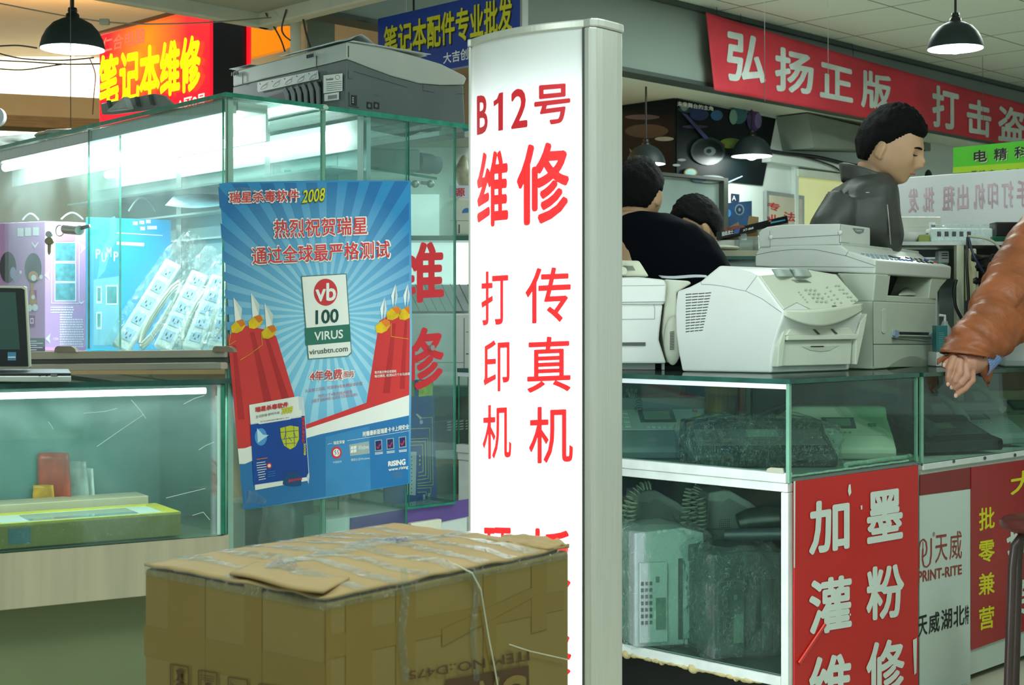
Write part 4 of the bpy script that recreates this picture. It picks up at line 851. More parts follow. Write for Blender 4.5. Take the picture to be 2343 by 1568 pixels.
# ================================================================ LEFT LOW COUNTER
ZC = .957
LW = Wall(S(0, 3.30), (S(525, 3.585)[0]-S(0, 3.30)[0], .285))       # its front face
def lc(px, back=0): q = LW.at(px, HY, -back); return (q.x, q.y)
low = thing('counter_showcase', 'low lit glass counter at left with a pale wooden base', 'counter', V(lc(260)+(0,)))
zg = LW.z(0, 1263)
m = MB(); m.slab([lc(-90, -.012), lc(530, -.012), lc(530, .06), lc(520, .30), lc(-90, .62)], ZC-.012, ZC, 0, 1); m.build('top_glass', [glass('top_plate_dark', '#4f8f80', haze=.1, hazecol=(.3, .6, .5), refl=.08), mat('edge_deep_green', '#12463c', .15, na=.3, ns=20)], low)
panel(MB(), lc(-90), lc(505), zg, ZC-.014, .008).build('glass_panel', [G1, GEDGE], low)
panel(MB(), lc(509, -.004), lc(509, .35), zg, ZC-.014, .01).build('glass_panel', [G1, GEDGE], low)
m = MB(); m.slab([lc(497, -.001), lc(505, -.001), lc(505, .012), lc(497, .012)], zg, ZC-.016); m.build('corner_bead', mat('silicone_white', '#cfeee0', .4, na=.05), low)
WOOD = mat('pale_wood', '#b9b196', .5, na=.12, ns=2, stretch=(14, 14, 1))
m = MB(); m.slab([lc(-90, 0), lc(524, 0), lc(524, .4), lc(-90, .4)], zg-.135, zg-.004); m.build('wood_panel', WOOD, low, bevel=.002)
m = MB(); m.slab([lc(-90, .004), lc(520, .004), lc(520, .39), lc(-90, .39)], zg-.004, zg+.002); m.build('bottom_glass', [G1, GEDGE], low)
m = MB(); m.slab([lc(-90, .10), lc(500, .10), lc(500, .4), lc(-90, .4)], 0, zg-.135); m.build('plinth', mat('plinth_olive', '#7a8460', .6, na=.08, ns=2), low)
m = MB(); m.slab([lc(-90, .37), lc(505, .37), lc(505, .38), lc(-90, .38)], zg, ZC-.014); m.build('back_panel', mat('teal_back', '#5f8f8b', .4, metal=.2, na=.25, ns=3), low)
m = MB(); m.tube([V(lc(0-70, .03)+(ZC-.03,)), V(lc(470, .03)+(ZC-.03,))], .008, 10); m.build('tube_lamp', emis('counter_tube', '#dffff6', 7), low)
a_ = V(lc(230, .05)+(ZC-.045,)); l = area('counter_tube_light', a_, .8, 2.2, (.78, 1, .93), sy=.04); l.rotation_euler = (0, 0, math.atan2(LW.d.y, LW.d.x))
# picture frame box in yellow, tan long box, shampoo-like sachets
YB = mat('frame_box_yellow', '#b5a62a', .35, na=.15, ns=4); YB2 = mat('frame_box_olive', '#8c8420', .4, na=.12, ns=3)
c = V(lc(80, .012)+(zg+.003,)); dx = LW.d if LW.d.x > 0 else -LW.d; dy = -LW.n
T = Matrix.Translation(c) @ Matrix((dx, dy, V((0, 0, 1)))).transposed().to_4x4()
k_ = (LW.at(415, HY)-LW.at(80, HY)).length
t = thing('photo_frame_box', 'yellow boxed digital picture frame lying flat in the low counter', 'box', c)
hh = .058
m = MB(T); m.box(-.10, k_, .0, .20, 0, hh*.9); m.build('carton', [YB2], t, bevel=.002)
m = MB(T)
for b in ((-.10, k_, 0, .016), (-.10, k_, .184, .2), (-.10, -.07, .016, .184), (k_-.03, k_, .016, .184)): m.box(b[0], b[1], b[2], b[3], hh*.9, hh)
m.build('yellow_rim', mat('rim_yellow', '#d3c43a', .3, na=.08), t)
m = MB(T); m.box(-.07, k_-.03, .016, .184, hh*.9, hh*.93); m.build('white_frame', mat('frame_white', '#cfd8d2', .3), t)
m = MB(T); m.box(.0, k_-.09, .05, .16, hh*.93, hh*.96); m.build('screen', mat('frame_screen', '#93b6b4', .08, metal=.4), t)
m = MB(T); m.box(-.1005, -.1, .03, .15, .012, .04); m.box(-.06, -.01, -.0008, -.0002, .01, hh*.8); m.build('side_label', mat('label_teal', '#2f7a86', .4, na=.3), t)
m = MB(T); m.grid(lambda u, v: (-.1+(k_+.1)*u, -.002-.002*noise.noise(V((u*14, v*5, 1))), .001+hh*v), 40, 8); m.build('shrink_wrap', FILM, t)
c2 = V(lc(-60, .235)+(zg+.003,)); T2 = Matrix.Translation(c2) @ Matrix((dx, dy, V((0, 0, 1)))).transposed().to_4x4()
L2 = (LW.at(340, HY, -.235)-LW.at(-60, HY, -.235)).length
o = MB(T2).box(0, L2, 0, .1, 0, .075).build('long_carton', mat('carton_tan', '#c2b394', .5, na=.08), bevel=.002); tag(o, 'long pale tan carton behind the yellow frame box in the low counter', 'box')
for i, (x, y0, y1, w_, col, lab) in enumerate(((105, 1062, 1112, .03, '#d8a020', 'orange sachet standing behind the long tan carton'), (130, 990, 1112, .045, '#b8452f', 'red pouch standing behind the long tan carton'), (168, 1012, 1112, .05, '#9fb3ae', 'clear blister pack with dark and white pieces in the low counter'), (196, 1030, 1112, .03, '#cfe0d6', 'white card standing right of the blister pack'))):
    b = LW.at(x, 1112, -.345); tp = LW.at(x, y0, -.345)
    hgt = tp.z-b.z; m = MB(); m.grid(lambda u, v: V((b.x-w_+2*w_*u*(1-.15*v), b.y-.01+.012*math.sin(u*PI)+.004*noise.noise(V((u*5, v*6, i))), zg+.003+(hgt+.05)*v)), 8, 10)
    o = m.build('sachet', mat('sachet_'+col[1:], col, .3, na=.35, ns=25), solid=.004); tag(o, lab, 'packet')
m = MB()
for q in ([(192, 946), (240, 942), (268, 935)], [(222, 1022), (275, 985), (330, 948)], [(380, 1140), (420, 1130), (470, 1118)], [(420, 925), (445, 912), (468, 905)], [(110, 965), (118, 975), (122, 983)], [(300, 915), (322, 940), (334, 958)], [(440, 1180), (465, 1172), (480, 1190)], [(455, 1030), (470, 1020), (490, 1012)]): line(m, LW, q, 1.1, .0085)
m.build('scratch_marks', mat('scratch_white', '#dff0ea', .6), low)
# ---- laptop on the low counter
LT = thing('laptop', 'small open black laptop with silver edges on the low counter at left', 'laptop', P(40, 865, 3.42)); zl = ZC+.001
LWl = Wall(S(66, 3.46), (1, -.06)); LS = mat('laptop_silver', '#b9c0bd', .3, metal=.5); LB = mat('laptop_black', '#1b2124', .35, na=.1)
a = V(S(-120, 3.28)+(zl,)); b = V(S(163, 3.28)+(zl,)); c = V(S(158, 3.56)+(zl,)); d = V(S(-120, 3.56)+(zl,))
m = MB(); m.slab([xy(p) for p in (a, b, c, d)], zl+.004, zl+.018); base_ = m.build('base', LS, LT, bevel=.003)
m = MB(); m.slab([xy(p) for p in (a, b, c, d)], zl+.018, zl+.024); m.build('keyboard_deck', LB, LT, bevel=.002)
Wb_ = Wall(xy(a), (1, 0)); m = MB()
for x in (90, 106): m.disc(Wb_, x, 858.0, 3, 3, .0012, 0, 12)
m.slabpx(Wb_, rect(116, 856, 131, 861), .0005, .0015, 1); m.build('ports', [BLACK, mat('port_grey', '#6d7372', .4)], base_)
lp = [(-120, 652), (55, 655), (60, 658), (70, 840), (66, 843), (-120, 843)]
m = MB(); m.slabpx(LWl, lp, 0, -.008); m.build('lid_shell', mat('lid_edge_cream', '#c9c9b4', .4), LT, bevel=.002)
m = MB(); m.slabpx(LWl, [(-120, 657), (50, 660), (56, 663), (65, 838), (-120, 838)], .0, .003); sb_ = m.build('screen_bezel', LB, LT)
m = MB(); m.slabpx(LWl, [(-120, 668), (37, 669), (47, 800), (-120, 800)], .003, .0036); m.build('screen', mat('laptop_screen', '#35554f', .12, na=.1, ns=2), sb_)
m = MB(); m.slabpx(LWl, rect(19, 806, 38, 825), .003, .0038, 0); m.slabpx(LWl, rect(20, 816, 37, 819), .0038, .0042, 1); m.build('sticker', [mat('sticker_blue', '#4f93b8', .4), WHITEP], sb_)
# ================================================================ CARDBOARD CARTON in front
yc = 1.9; zt = P(745, 1370, yc).z
cN = V(S(745, yc)+(0,)); cR = V(S(1303, (CH-zt)*F/(1252-HY))+(0,)); cL = V(S(330, (CH-zt)*F/(1292-HY))+(0,)); cB = cR+cL-cN
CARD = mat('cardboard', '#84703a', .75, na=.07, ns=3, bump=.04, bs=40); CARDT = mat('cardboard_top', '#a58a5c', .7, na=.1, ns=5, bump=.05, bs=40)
TAPE = mat('brown_tape', '#80692f', .22, na=.06, ns=3); CPRINT = mat('carton_brown_print', '#4f3418', .7, na=.15, ns=20)
cb = thing('cardboard_carton', 'large taped brown cardboard carton in the foreground marked ITEM NO.', 'carton', cN)
CRw = Wall(xy(cN), (cR.x-cN.x, cR.y-cN.y)); CLw = Wall(xy(cN), (cL.x-cN.x, cL.y-cN.y))
def ctop(u, v):
    p = cN*(1-u)*(1-v)+cR*u*(1-v)+cL*(1-u)*v+cB*u*v
    p.z = zt+.010*noise.noise(V((u*3, v*3, 4)))*min(1, 6*u, 6*v, 6*(1-u), 6*(1-v))+.004*noise.noise(V((u*9, v*9, 2)))+.012*math.sin(v*PI)*math.sin(u*PI)
    return p
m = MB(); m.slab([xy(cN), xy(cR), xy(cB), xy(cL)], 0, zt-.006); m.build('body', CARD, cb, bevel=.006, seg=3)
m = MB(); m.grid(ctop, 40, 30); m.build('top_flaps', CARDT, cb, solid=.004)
HT = HPlane(zt+.012)
fl_ = MB(); fl_.grid(lambda u, v: HPlane(zt+.007+.004*math.sin(u*PI)*(1-v)).at(525+215*u+60*v, 1314+44*u-3*math.sin(u*7)-26*v-6*v*u), 20, 6); fl_.build('loose_flap', CARDT, cb, solid=.004)
fl_ = MB(); fl_.grid(lambda u, v: V(cR*(1-.33*u)+cB*.33*u)+(cL-cR)*.0+V((-.12*v*0, 0, zt+.004+.006*v*math.sin(u*PI)+.006*noise.noise(V((u*9, v*4, 1)))))+(cN-cR).normalized()*(.06*(1-v)), 16, 6); fl_.build('raised_flap', CARDT, cb, solid=.004)
m = MB()
for q in ([(620, 1250), (780, 1225), (860, 1240), (930, 1270), (790, 1285), (690, 1262)],): pass
for k in range(7):
    u0 = .1+.12*k; m.grid(lambda u, v: ctop(u0+.05*v, u)+V((0, 0, .0035)), 24, 2)
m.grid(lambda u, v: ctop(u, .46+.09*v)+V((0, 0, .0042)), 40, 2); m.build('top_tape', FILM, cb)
m = MB()                                              # tape bands on the two visible sides
def tb(W, pts, off): m.slabpx(W, pts, off*.4, off*.4+.0001)
tb(CLw, [(330, 1430), (745, 1520), (745, 1600), (330, 1500)], .0006); tb(CLw, [(385, 1310), (470, 1325), (470, 1600), (385, 1600)], .0011); tb(CLw, [(560, 1335), (600, 1345), (600, 1600), (560, 1600)], .0016)
tb(CRw, [(745, 1390), (757, 1388), (757, 1600), (745, 1600)], .0006); tb(CRw, [(745, 1456), (1290, 1352), (1290, 1395), (745, 1510)], .0011)
tb(CRw, [(905, 1350), (950, 1342), (950, 1600), (905, 1600)], .0016); tb(CRw, [(1105, 1315), (1135, 1310), (1135, 1600), (1105, 1600)], .0016); tb(CRw, [(1215, 1290), (1250, 1284), (1250, 1440), (1215, 1450)], .0021); tb(CRw, [(1010, 1440), (1250, 1330), (1250, 1350), (1010, 1480)], .0026)
tb(CRw, [(790, 1375), (850, 1362), (850, 1600), (790, 1600)], .0016)
m.build('brown_tape', TAPE, cb)
m = MB()
m.grid(lambda u, v: CLw.at(330+415*u, 1290+82*u+26*v, .003+.0015*noise.noise(V((u*20, v*3, 0)))), 50, 4)
m.grid(lambda u, v: CRw.at(745+555*u, 1372-118*u+24*v, .003+.0015*noise.noise(V((u*20, v*3, 5)))), 50, 4)
for x, w_ in ((1080, 14), (915, 18)): m.grid(lambda u, v: CRw.at(x+w_*u+4*math.sin(v*8), 1300+(1372-x*.21)*0+260*v, .0035), 3, 20)
m.build('clear_tape', FILM, cb)
m = MB(); m.tube([CRw.at(x, y, .006) for x, y in ((1040, 1292), (1080, 1312), (1100, 1350), (1108, 1400), (1118, 1460), (1130, 1520), (1142, 1590))], .0013, 5); m.tube([CRw.at(x, y, .005) for x, y in ((1165, 1475), (1210, 1490), (1298, 1510))], .0008, 5); m.build('plastic_string', mat('string_white', '#d7d9c4', .4), cb)
m = MB()
m.text(CRw, 'ITEM NO.:D475', [(1212, 1512), (937, 1556), (935, 1537), (1210, 1488)], .0036, .012, 0)      # the carton stands upside down
m.poly(CRw, [(1020, 1556), (1210, 1523), (1212, 1610), (1020, 1640)], .0034, 0)
m.build('lettering', CPRINT, cb)
m = MB(); m.text(CRw, 'S', [(1206, 1640), (1150, 1648), (1148, 1552), (1204, 1540)], .004, .05); m.text(CRw, 'A', [(1145, 1650), (1098, 1656), (1096, 1560), (1143, 1548)], .004, .05); m.build('brand_lettering', TAPE, cb)
m = MB()
for x0, x1, y in ((390, 431, 1520), (454, 496, 1534), (522, 566, 1550), (592, 640, 1565)):
    line(m, CLw, [(x0, y), (x1, y+7), (x1, 1620), (x0, 1620), (x0, y)], 2.4, .0034)
m.poly(CLw, [(402, 1534), (410, 1530), (418, 1538), (414, 1546), (418, 1560), (404, 1558), (406, 1546)], .0034); line(m, CLw, [(398, 1562), (424, 1532)], 1.6, .0036); m.poly(CLw, [(400, 1568), (410, 1560), (424, 1570)], .0034)
for k in range(3): line(m, CLw, [(460, 1545+k*5), (490, 1550+k*5)], 1.6, .0034)
m.disc(CLw, 475, 1568, 6, 6, .0034); line(m, CLw, [(532, 1562), (532, 1568), (556, 1572)], 2, .0034)
m.build('handling_symbols', CPRINT, cb)
m = MB(); random.seed(5)
for sx, sy in ((620, 1292), (650, 1296), (880, 1238), (905, 1240)):
    line(m, HPlane(zt+.013), [(sx, sy), (sx+10, sy-8), (sx+16, sy-2), (sx+24, sy-10), (sx+30, sy)], 1.6, .004)
m.build('pen_marks', mat('blue_ink', '#4a5f92', .6), cb)
# ================================================================ FLOOR-STANDING LIGHT BOX
sl = V(S(1080, 3.07)+(0,)); sr = V(S(1338, 2.87)+(0,)); ex = (sr-sl).normalized(); ey = V((-ex.y, ex.x, 0)); 
if ey.y < 0: ey = -ey
Ws = (sr-sl).length; zT = P(1338, 64, 2.87).z; SBm = Matrix.Translation(sl) @ Matrix((ex, ey, V((0, 0, 1)))).transposed().to_4x4()
lb = thing('light_box_sign', 'tall white backlit pillar sign in an aluminium frame with red characters', 'sign', sl)
BUL = .030
def arc(u): return -BUL*(1-(2*u-1)**2)
def pan(px, py, off=0):
    # point of the bulged front face seen at px, py
    r = ray(px, py); base = (sl-O).dot(ey)/r.dot(ey); p = O+r*base
    for _ in range(6):
        u = min(1.0, max(0.0, (p-sl).dot(ex)/Ws)); b = arc(u)-off; t = ((sl-O).dot(ey)+b)/r.dot(ey); p = O+r*t
    return p
def panmat(k=1.0):
    m = bpy.data.materials.new('backlit_acrylic'); m.use_nodes = True; nt = m.node_tree; b = nt.nodes['Principled BSDF']; L = nt.links
    b.inputs['Base Color'].default_value = (.72, .75, .74, 1); b.inputs['Roughness'].default_value = .08
    tc = nt.nodes.new('ShaderNodeTexCoord'); s = nt.nodes.new('ShaderNodeSeparateXYZ'); mr = nt.nodes.new('ShaderNodeMapRange'); mr.interpolation_type = 'SMOOTHSTEP'
    L.new(tc.outputs['Object'], s.inputs[0]); L.new(s.outputs[2], mr.inputs[0])
    mr.inputs[1].default_value = zT; mr.inputs[2].default_value = P(1200, 420, 2.95).z; mr.inputs[3].default_value = .06*k; mr.inputs[4].default_value = 1.9*k   # the tube inside ends below the cap
    L.new(mr.outputs[0], b.inputs['Emission Strength']); b.inputs['Emission Color'].default_value = (.88, .98, 1, 1); return m
m = MB(SBm); n = 24
fr_ = [(Ws*k/n, arc(k/n)) for k in range(n+1)]
m.prism([(x, y, .02) for x, y in fr_+[(Ws, .008), (0, .008)]], (0, 0, zT-.02)); m.build('acrylic_panel', panmat(), lb)
m = MB(SBm); m.box(.0, Ws, .085, .092, .02, zT); m.build('back_panel', panmat(5.5), lb)
ALS = mat('frame_aluminium', '#dfe0d8', .32, metal=.55, na=.04, stretch=(40, 40, 1))
def endprof(s_, x0, w_): return [(x0, -.004), (x0+s_*w_*.6, -.006), (x0+s_*w_*.92, .004), (x0+s_*w_, .022), (x0+s_*w_, .07), (x0+s_*w_*.92, .09), (x0+s_*w_*.6, .1), (x0, .1)]
for s_, x0, w_, nm in ((1, Ws, .028, 'side_profile'), (-1, 0, .010, 'side_profile')):
    m = MB(SBm); m.prism([(x, y, 0) for x, y in endprof(s_, x0, w_)], (0, 0, zT)); m.build(nm, ALS, lb, bevel=.003)
m = MB(SBm); m.box(Ws-.002, Ws+.0015, -.0062, .004, 0, zT); m.build('profile_groove', SEAM, lb)
cap = [(x, y-.004) for x, y in fr_]+endprof(1, Ws+.002, .03)[1:]+[(0, .102)]+endprof(-1, -.002, .012)[::-1][1:-1]
m = MB(SBm); m.prism([(x, y, zT) for x, y in cap], (0, 0, .017)); m.build('top_cap', ALS, lb, bevel=.003)
m = MB(SBm); m.prism([(x, y, 0) for x, y in cap], (0, 0, .03)); m.build('base_plate', ALS, lb)
SR1 = mat('sign_red_upper', '#c8202c', .4, na=.03, emit='#d8202e', es=.35); SR2 = mat('sign_red_lit', '#ff2a2e', .4, na=.03, emit='#ff2226', es=.85)
m = MB(); m.add([pan(x, y, .0012) for x, y in ((1129, 232), (1137, 226), (1142, 213), (1151, 211), (1151, 298), (1140, 300), (1140, 236), (1130, 244))], [(0, 1, 6, 7), (1, 2, 3, 6), (3, 4, 5, 6)]); m.build('lettering', SR1, lb)
for c, q in (('B', [(1091, 220), (1116, 216), (1116, 303), (1091, 310)]), ('2', [(1169, 206), (1207, 199), (1207, 291), (1169, 296)]), ('号', [(1222, 196), (1305, 190), (1305, 278), (1222, 292)])): MB().text(pan, c, q, .0008, .035).build('lettering', SR1, lb)
for c, q, b in (('维', [(1091, 350), (1163, 340), (1163, 516), (1091, 522)], .045), ('修', [(1182, 330), (1303, 322), (1303, 508), (1182, 518)], .045), ('打', [(1101, 622), (1163, 618), (1163, 742), (1101, 746)], .02), ('传', [(1202, 614), (1306, 610), (1306, 736), (1202, 742)], .02),
    ('印', [(1106, 780), (1166, 776), (1166, 895), (1106, 898)], .02), ('真', [(1206, 772), (1306, 768), (1306, 896), (1206, 900)], .02), ('机', [(1104, 928), (1170, 924), (1170, 1048), (1104, 1052)], .02), ('机', [(1210, 932), (1311, 928), (1311, 1058), (1210, 1062)], .02),
    ('硬', [(1106, 1206), (1170, 1208), (1170, 1330), (1106, 1330)], .03), ('板', [(1208, 1208), (1306, 1212), (1306, 1345), (1208, 1345)], .03), ('修', [(1208, 1440), (1308, 1440), (1308, 1570), (1208, 1570)], .03)): MB().text(pan, c, q, .0008, b).build('lettering', SR2, lb)

# ================================================================ DARK GREY MULTIFUNCTION PRINTER on the tall showcase
M0 = S(790, 4.16); ML = Wall(M0, (-2851, 3300)); MR = Wall(M0, (3319, 3300)); vL = ML.at(531, HY)-ML.at(790, HY)
pr = thing('multifunction_printer', 'dark grey multifunction printer with light grey lid on top of the tall showcase', 'printer', V(M0+(ZT,)))
def mrp(pts, off=0): return [MR.at(x, y, off) for x, y in pts]
zb_ = ZT+.002
def down(px): q = MR.at(px, HY); return V((q.x, q.y, zb_))
body = mrp([(792, 136), (810, 142), (850, 158), (900, 176), (960, 192), (1010, 196), (1060, 196)])+[down(1065), down(790)]
MG = mat('printer_dark_grey', '#56605f', .45, na=.05); MLG = mat('printer_lid_grey', '#a7aba2', .45, na=.04)
MB().prism(body, vL).build('body', MG, pr, bevel=.003)
lid = mrp([(792, 96), (870, 106), (950, 128), (1010, 146), (1062, 172), (1068, 180), (1062, 194), (1010, 195), (960, 191), (900, 175), (850, 157), (810, 141), (792, 135)])
MB().prism(lid, vL).build('scanner_lid', MLG, pr, bevel=.004)
m = MB()
m.slabpx(ML, [(590, 189), (728, 161), (730, 176), (730, 181), (592, 211), (590, 206)], .001, .002, 0)
for k in range(5):
    x = 592+k*28
    q = [(x+4, 204-k*5.6), (x+10, 196-k*5.6), (x+20, 192-k*5.6), (x+18, 200-k*5.6), (x+8, 205-k*5.6)]; line(m, ML, q+[q[0]], .8, .0026, 1); line(m, ML, [(x+6, 200-k*5.6), (x+22, 188-k*5.6)], .8, .0026, 1); m.disc(ML, x+3, 192-k*5.8, 1.6, 1.6, .0026, 1, 8)
m.build('instruction_label', [mat('label_pale', '#c9c8c4', .5), SEAM], pr)
m = MB(); m.slabpx(ML, [(742, 173), (785, 168), (785, 208), (742, 214)], .002, .003, 0); m.slabpx(ML, [(744, 216), (777, 211), (777, 228), (744, 232)], .002, .003, 0)
for k in range(5): line(m, ML, [(747, 190+k*4.5), (782, 186+k*4.5)], 1.0, .0036, 1)
m.poly(ML, [(750, 219), (771, 216), (771, 225), (750, 228)], .0036, 2); line(m, ML, [(772+5*math.cos(k*PI/5), 177+5*math.sin(k*PI/5)) for k in range(11)], .8, .0036, 1)
m.text(ML, 'brother', [(746, 179), (763, 177), (763, 183), (746, 185)], .0036, .02, 1); m.build('rating_stickers', [mat('sticker_white', '#d8d6d0', .5), SEAM, mat('barcode_grey', '#77787a', .5)], pr)
m = MB(); m.slabpx(ML, [(606, 225), (736, 183), (738, 262), (606, 262)], .0, .002); m.build('rear_recess', BLACK, pr)
m = MB()
for k in range(6):
    x = 650+k*14; m.prism([ML.at(x, 205-k*3, .003), ML.at(x+7, 200-k*3, .003), ML.at(x+14, 215-k*3, .003), ML.at(x+16, 262, .003), ML.at(x+9, 262, .003), ML.at(x+6, 225-k*3, .003)], ML.n*.006)
m.build('duct_fins', DARK, pr, bevel=.001)
m = MB()
for x in (724, 555): m.slabpx(ML, [(x, 128+(724-x)*.235), (x+1.4, 128+(724-x)*.235), (x+1.4, 157+(724-x)*.22), (x, 157+(724-x)*.22)], .0, .0015)
for x in (716, 544):
    for k in range(4): y = 121+(724-x)*.235; m.slabpx(ML, [(x-k*4, y+k), (x-k*4+2, y+k), (x-k*4+2, y+8+k), (x-k*4, y+8+k)], .001, .005)
m.slabpx(MR, [(783+13, 105), (798, 105), (798, 131), (796, 131)], .0005, .001)
line(m, MR, [(797, 162), (797, 180), (806, 180)], 1.2, .001); line(m, MR, [(808, 163), (932, 200)], 1, .001); line(m, MR, [(968, 194), (968, 207), (993, 212)], 1.4, .001); line(m, MR, [(1044, 215), (1064, 215)], 1, .001)
m.build('seams', mat('printer_seam', '#2a3131', .5), pr)
m = MB(); m.slabpx(MR, [(798, 211), (820, 213), (820, 246), (798, 242)], .0005, .004, 0); m.slabpx(MR, [(802, 218), (814, 219), (814, 243), (802, 240)], .004, .006, 1)
for k in range(3): m.slabpx(MR, [(803, 223+k*5), (806, 223+k*5), (806, 226+k*5), (803, 226+k*5)], .006, .0065, 2)
m.build('power_inlet', [MG, BLACK, ALU], pr)
m = MB()
for x in (839, 855): m.slabpx(MR, [(x, 233), (x+12, 235), (x+12, 250), (x, 248)], .0005, .002, 0); m.disc(MR, x+6, 242, 3.4, 4.5, .003, 1, 12)
m.build('phone_jacks', [BLACK, mat('jack_grey', '#5e6c64', .4)], pr)
m = MB(); m.text(MR, 'EXT LINE', [(843, 212), (872, 216), (872, 221), (843, 217)], .001, 0); m.build('lettering', mat('emboss_grey', '#6e7876', .5), pr)
for i, (q, lab) in enumerate((([(529, 142), (780, 85), (960, 115), (700, 125)], 'loose white paper sheets hanging over the left edge of the dark printer lid'), ([(780, 86), (945, 116), (938, 124), (760, 108)], 'folded paper sheet peaking at the middle of the dark printer lid'))):
    zz = MR.z(792, 96)+.004+.004*i; pr_q = [HPlane(zz)]
    c0_ = ML.at(531, HY)*1; a = V((0, 0, 0))
    def sheet(u, v, i=i):
        if i == 0: p = V(M0+(0,))+vL*(-.02+1.1*u)+MR.d*(.02+.30*v)
        else: p = V(M0+(0,))+vL*(.05+.5*u)+MR.d*(.0+.34*v)
        return V((p.x, p.y, zz+(.03*math.exp(-((v-.25)/.12)**2) if i else .010*math.sin(u*5)*v+(.012*u if u > .8 else 0))))
    m = MB(); m.grid(sheet, 16, 16); o = m.build('paper_sheet', mat('paper_grey_white', '#c2c8c6', .6, na=.1), solid=.0012); tag(o, lab, 'paper')
# things on the left part of the showcase top
t = thing('plastic_tray', 'grey moulded plastic tray lying on the left showcase top before the red light box', 'tray', onA(.7, .08, ZT))
W1 = Wall(xy(onA(.3, .1)), (-2851, 3300)); m = MB()
m.prism([W1.at(x, y) for x, y in ((229, 237), (232, 262), (256, 262), (400, 244), (372, 218), (348, 214))], -W1.n*.012); m.build('shell', mat('tray_grey', '#868c88', .45, na=.08), t, bevel=.004)
m = MB()
for x in (256, 320, 352): m.prism([W1.at(x, 250-(x-256)*.1, .0), W1.at(x+4, 250-(x-256)*.1), W1.at(x-2, 230-(x-256)*.13), W1.at(x-6, 232-(x-256)*.13)], W1.n*.01)
m.build('ribs', mat('tray_dark', '#4b5150', .5), t)
crumple('crumpled_wrap', onA(1.15, .1, ZT), (.11, .08, .018), 'flat clump of pale crumpled plastic left of the grey tray', 'wrapping', mat('wrap_pale', '#aeb2a4', .4, na=.15, ns=20), 8, .4)
crumple('crumpled_wrap', onA(1.95, .2, ZT), (.22, .12, .05), 'large grey crumpled plastic wrap at the far left of the showcase top', 'wrapping', mat('wrap_grey', '#9ba39f', .35, na=.2, ns=20), 11, .4)
crumple('crumpled_wrap', onA(.42, .09, ZT), (.09, .07, .008), 'thin crumpled sheet between the grey tray and the dark printer', 'wrapping', mat('wrap_sheet', '#9a9f8d', .5, na=.2, ns=20), 14, .4)
o = MB().prism([W1.at(x, y, .03) for x, y in ((256, 256), (290, 228), (297, 222), (308, 250))], W1.n*.02).build('folded_wrap', mat('wrap_cone', '#a9b2b2', .4, na=.2, ns=20), bevel=.004); tag(o, 'folded grey plastic cone leaning on the grey tray', 'wrapping')
t = thing('light_edge_disc', 'edge of a pale round disc at the far left above the crumpled wrap', 'disc', P(-12, 268, 5.2)); MB().tube([P(-14, 266, 5.2), P(-14, 266, 5.2)+V((0, .03, 0))], .036, 24).build('disc', mat('disc_pale', '#b9bfc6', .4), t)  # disc stands in for the edge of a light
# ================================================================ REAR COUNTER seen between the showcases and the light box
W5 = Wall(S(1060, 5.3), (1, .25))
rc = thing('rear_counter', 'white rear counter with glass top glimpsed left of the tall light box', 'counter', W5.pt(1060, 0))
def w5(name, q, o0, o1, m_, par=rc, **k): return MB().slabpx(W5, q, o0, o1).build(name, m_, par, **k)
w5('body', rect(900, 1050, 1100, 1500), 0, -.3, mat('rear_white', '#c3cfca', .5)); w5('wood_strip', rect(900, 1037, 1100, 1062), .0, .01, mat('rear_wood', '#b9a468', .5, na=.2)); w5('shelf', rect(900, 1030, 1100, 1050), -.3, .02, ALUW)
w5('recess', rect(900, 1068, 1074, 1130), .001, .012, mat('recess_grey_green', '#7d8c80', .6))
w5('upper_wall', rect(850, 905, 1120, 1035), -.3, -.28, mat('recess_grey_green', '#7d8c80', .6)); w5('back_sheet', rect(850, 300, 1120, 905), -.3, -.28, mat('rear_grey', '#e0ece6', .6))
w5('glass_top', rect(850, 884, 1120, 906), -.28, .05, mat('rear_glass_edge', '#2a5f52', .2)); w5('glass_shelf', rect(850, 541, 1120, 552), -.28, .05, mat('rear_glass_edge', '#2a5f52', .2))
w5('glow_panel', rect(850, 432, 1034, 548), -.28, -.24, emis('reflection_glow', '#e4f6f2', .8)); w5('glow_panel', rect(850, 556, 1120, 648), -.28, .02, emis('rear_panel_lit', '#f2fdf8', .9))  # upper panel's glow is added for the reflection of the lit sign
o = w5('shutter', rect(850, 650, 1120, 712), -.26, -.1, mat('shutter_grey', '#8c9996', .5)); m = MB()
for k in range(9): line(m, W5, [(930+k*20, 650), (960+k*20, 712)], 1.6, -.098)
m.build('slat_lines', SEAM, o)
w5('cornice', rect(850, 296, 1120, 318), -.27, .05, mat('cornice_grey', '#a9b0a0', .6))
t = thing('laser_printer', 'white laser printer on the rear glass shelf beside the light box', 'printer', W5.pt(1060, W5.z(1060, 541))); w5('body', [(1040, 466), (1048, 452), (1100, 456), (1100, 541), (1040, 541)], -.25, 0, PCREAM, t, bevel=.008)
m = MB(); line(m, W5, [(1030, 505), (1080, 505)], 1, .001); line(m, W5, [(1044, 505), (1044, 541)], 1, .001); m.slabpx(W5, rect(1049, 514, 1052, 534), .0, .002); m.build('seams', SEAM, t); m = MB(); m.disc(W5, 1068, 488, 11, 12, .002, 0, 20, PI, 2*PI); m.build('badge', mat('badge_blue', '#2a6fae', .4), t)
t = thing('laser_printer', 'white boxy printer on the rear glass counter beside the light box', 'printer', W5.pt(1060, W5.z(1060, 884))); w5('body', [(890, 735), (900, 718), (1100, 718), (1100, 884), (890, 884)], -.25, .0, PWHITE, t, bevel=.006)
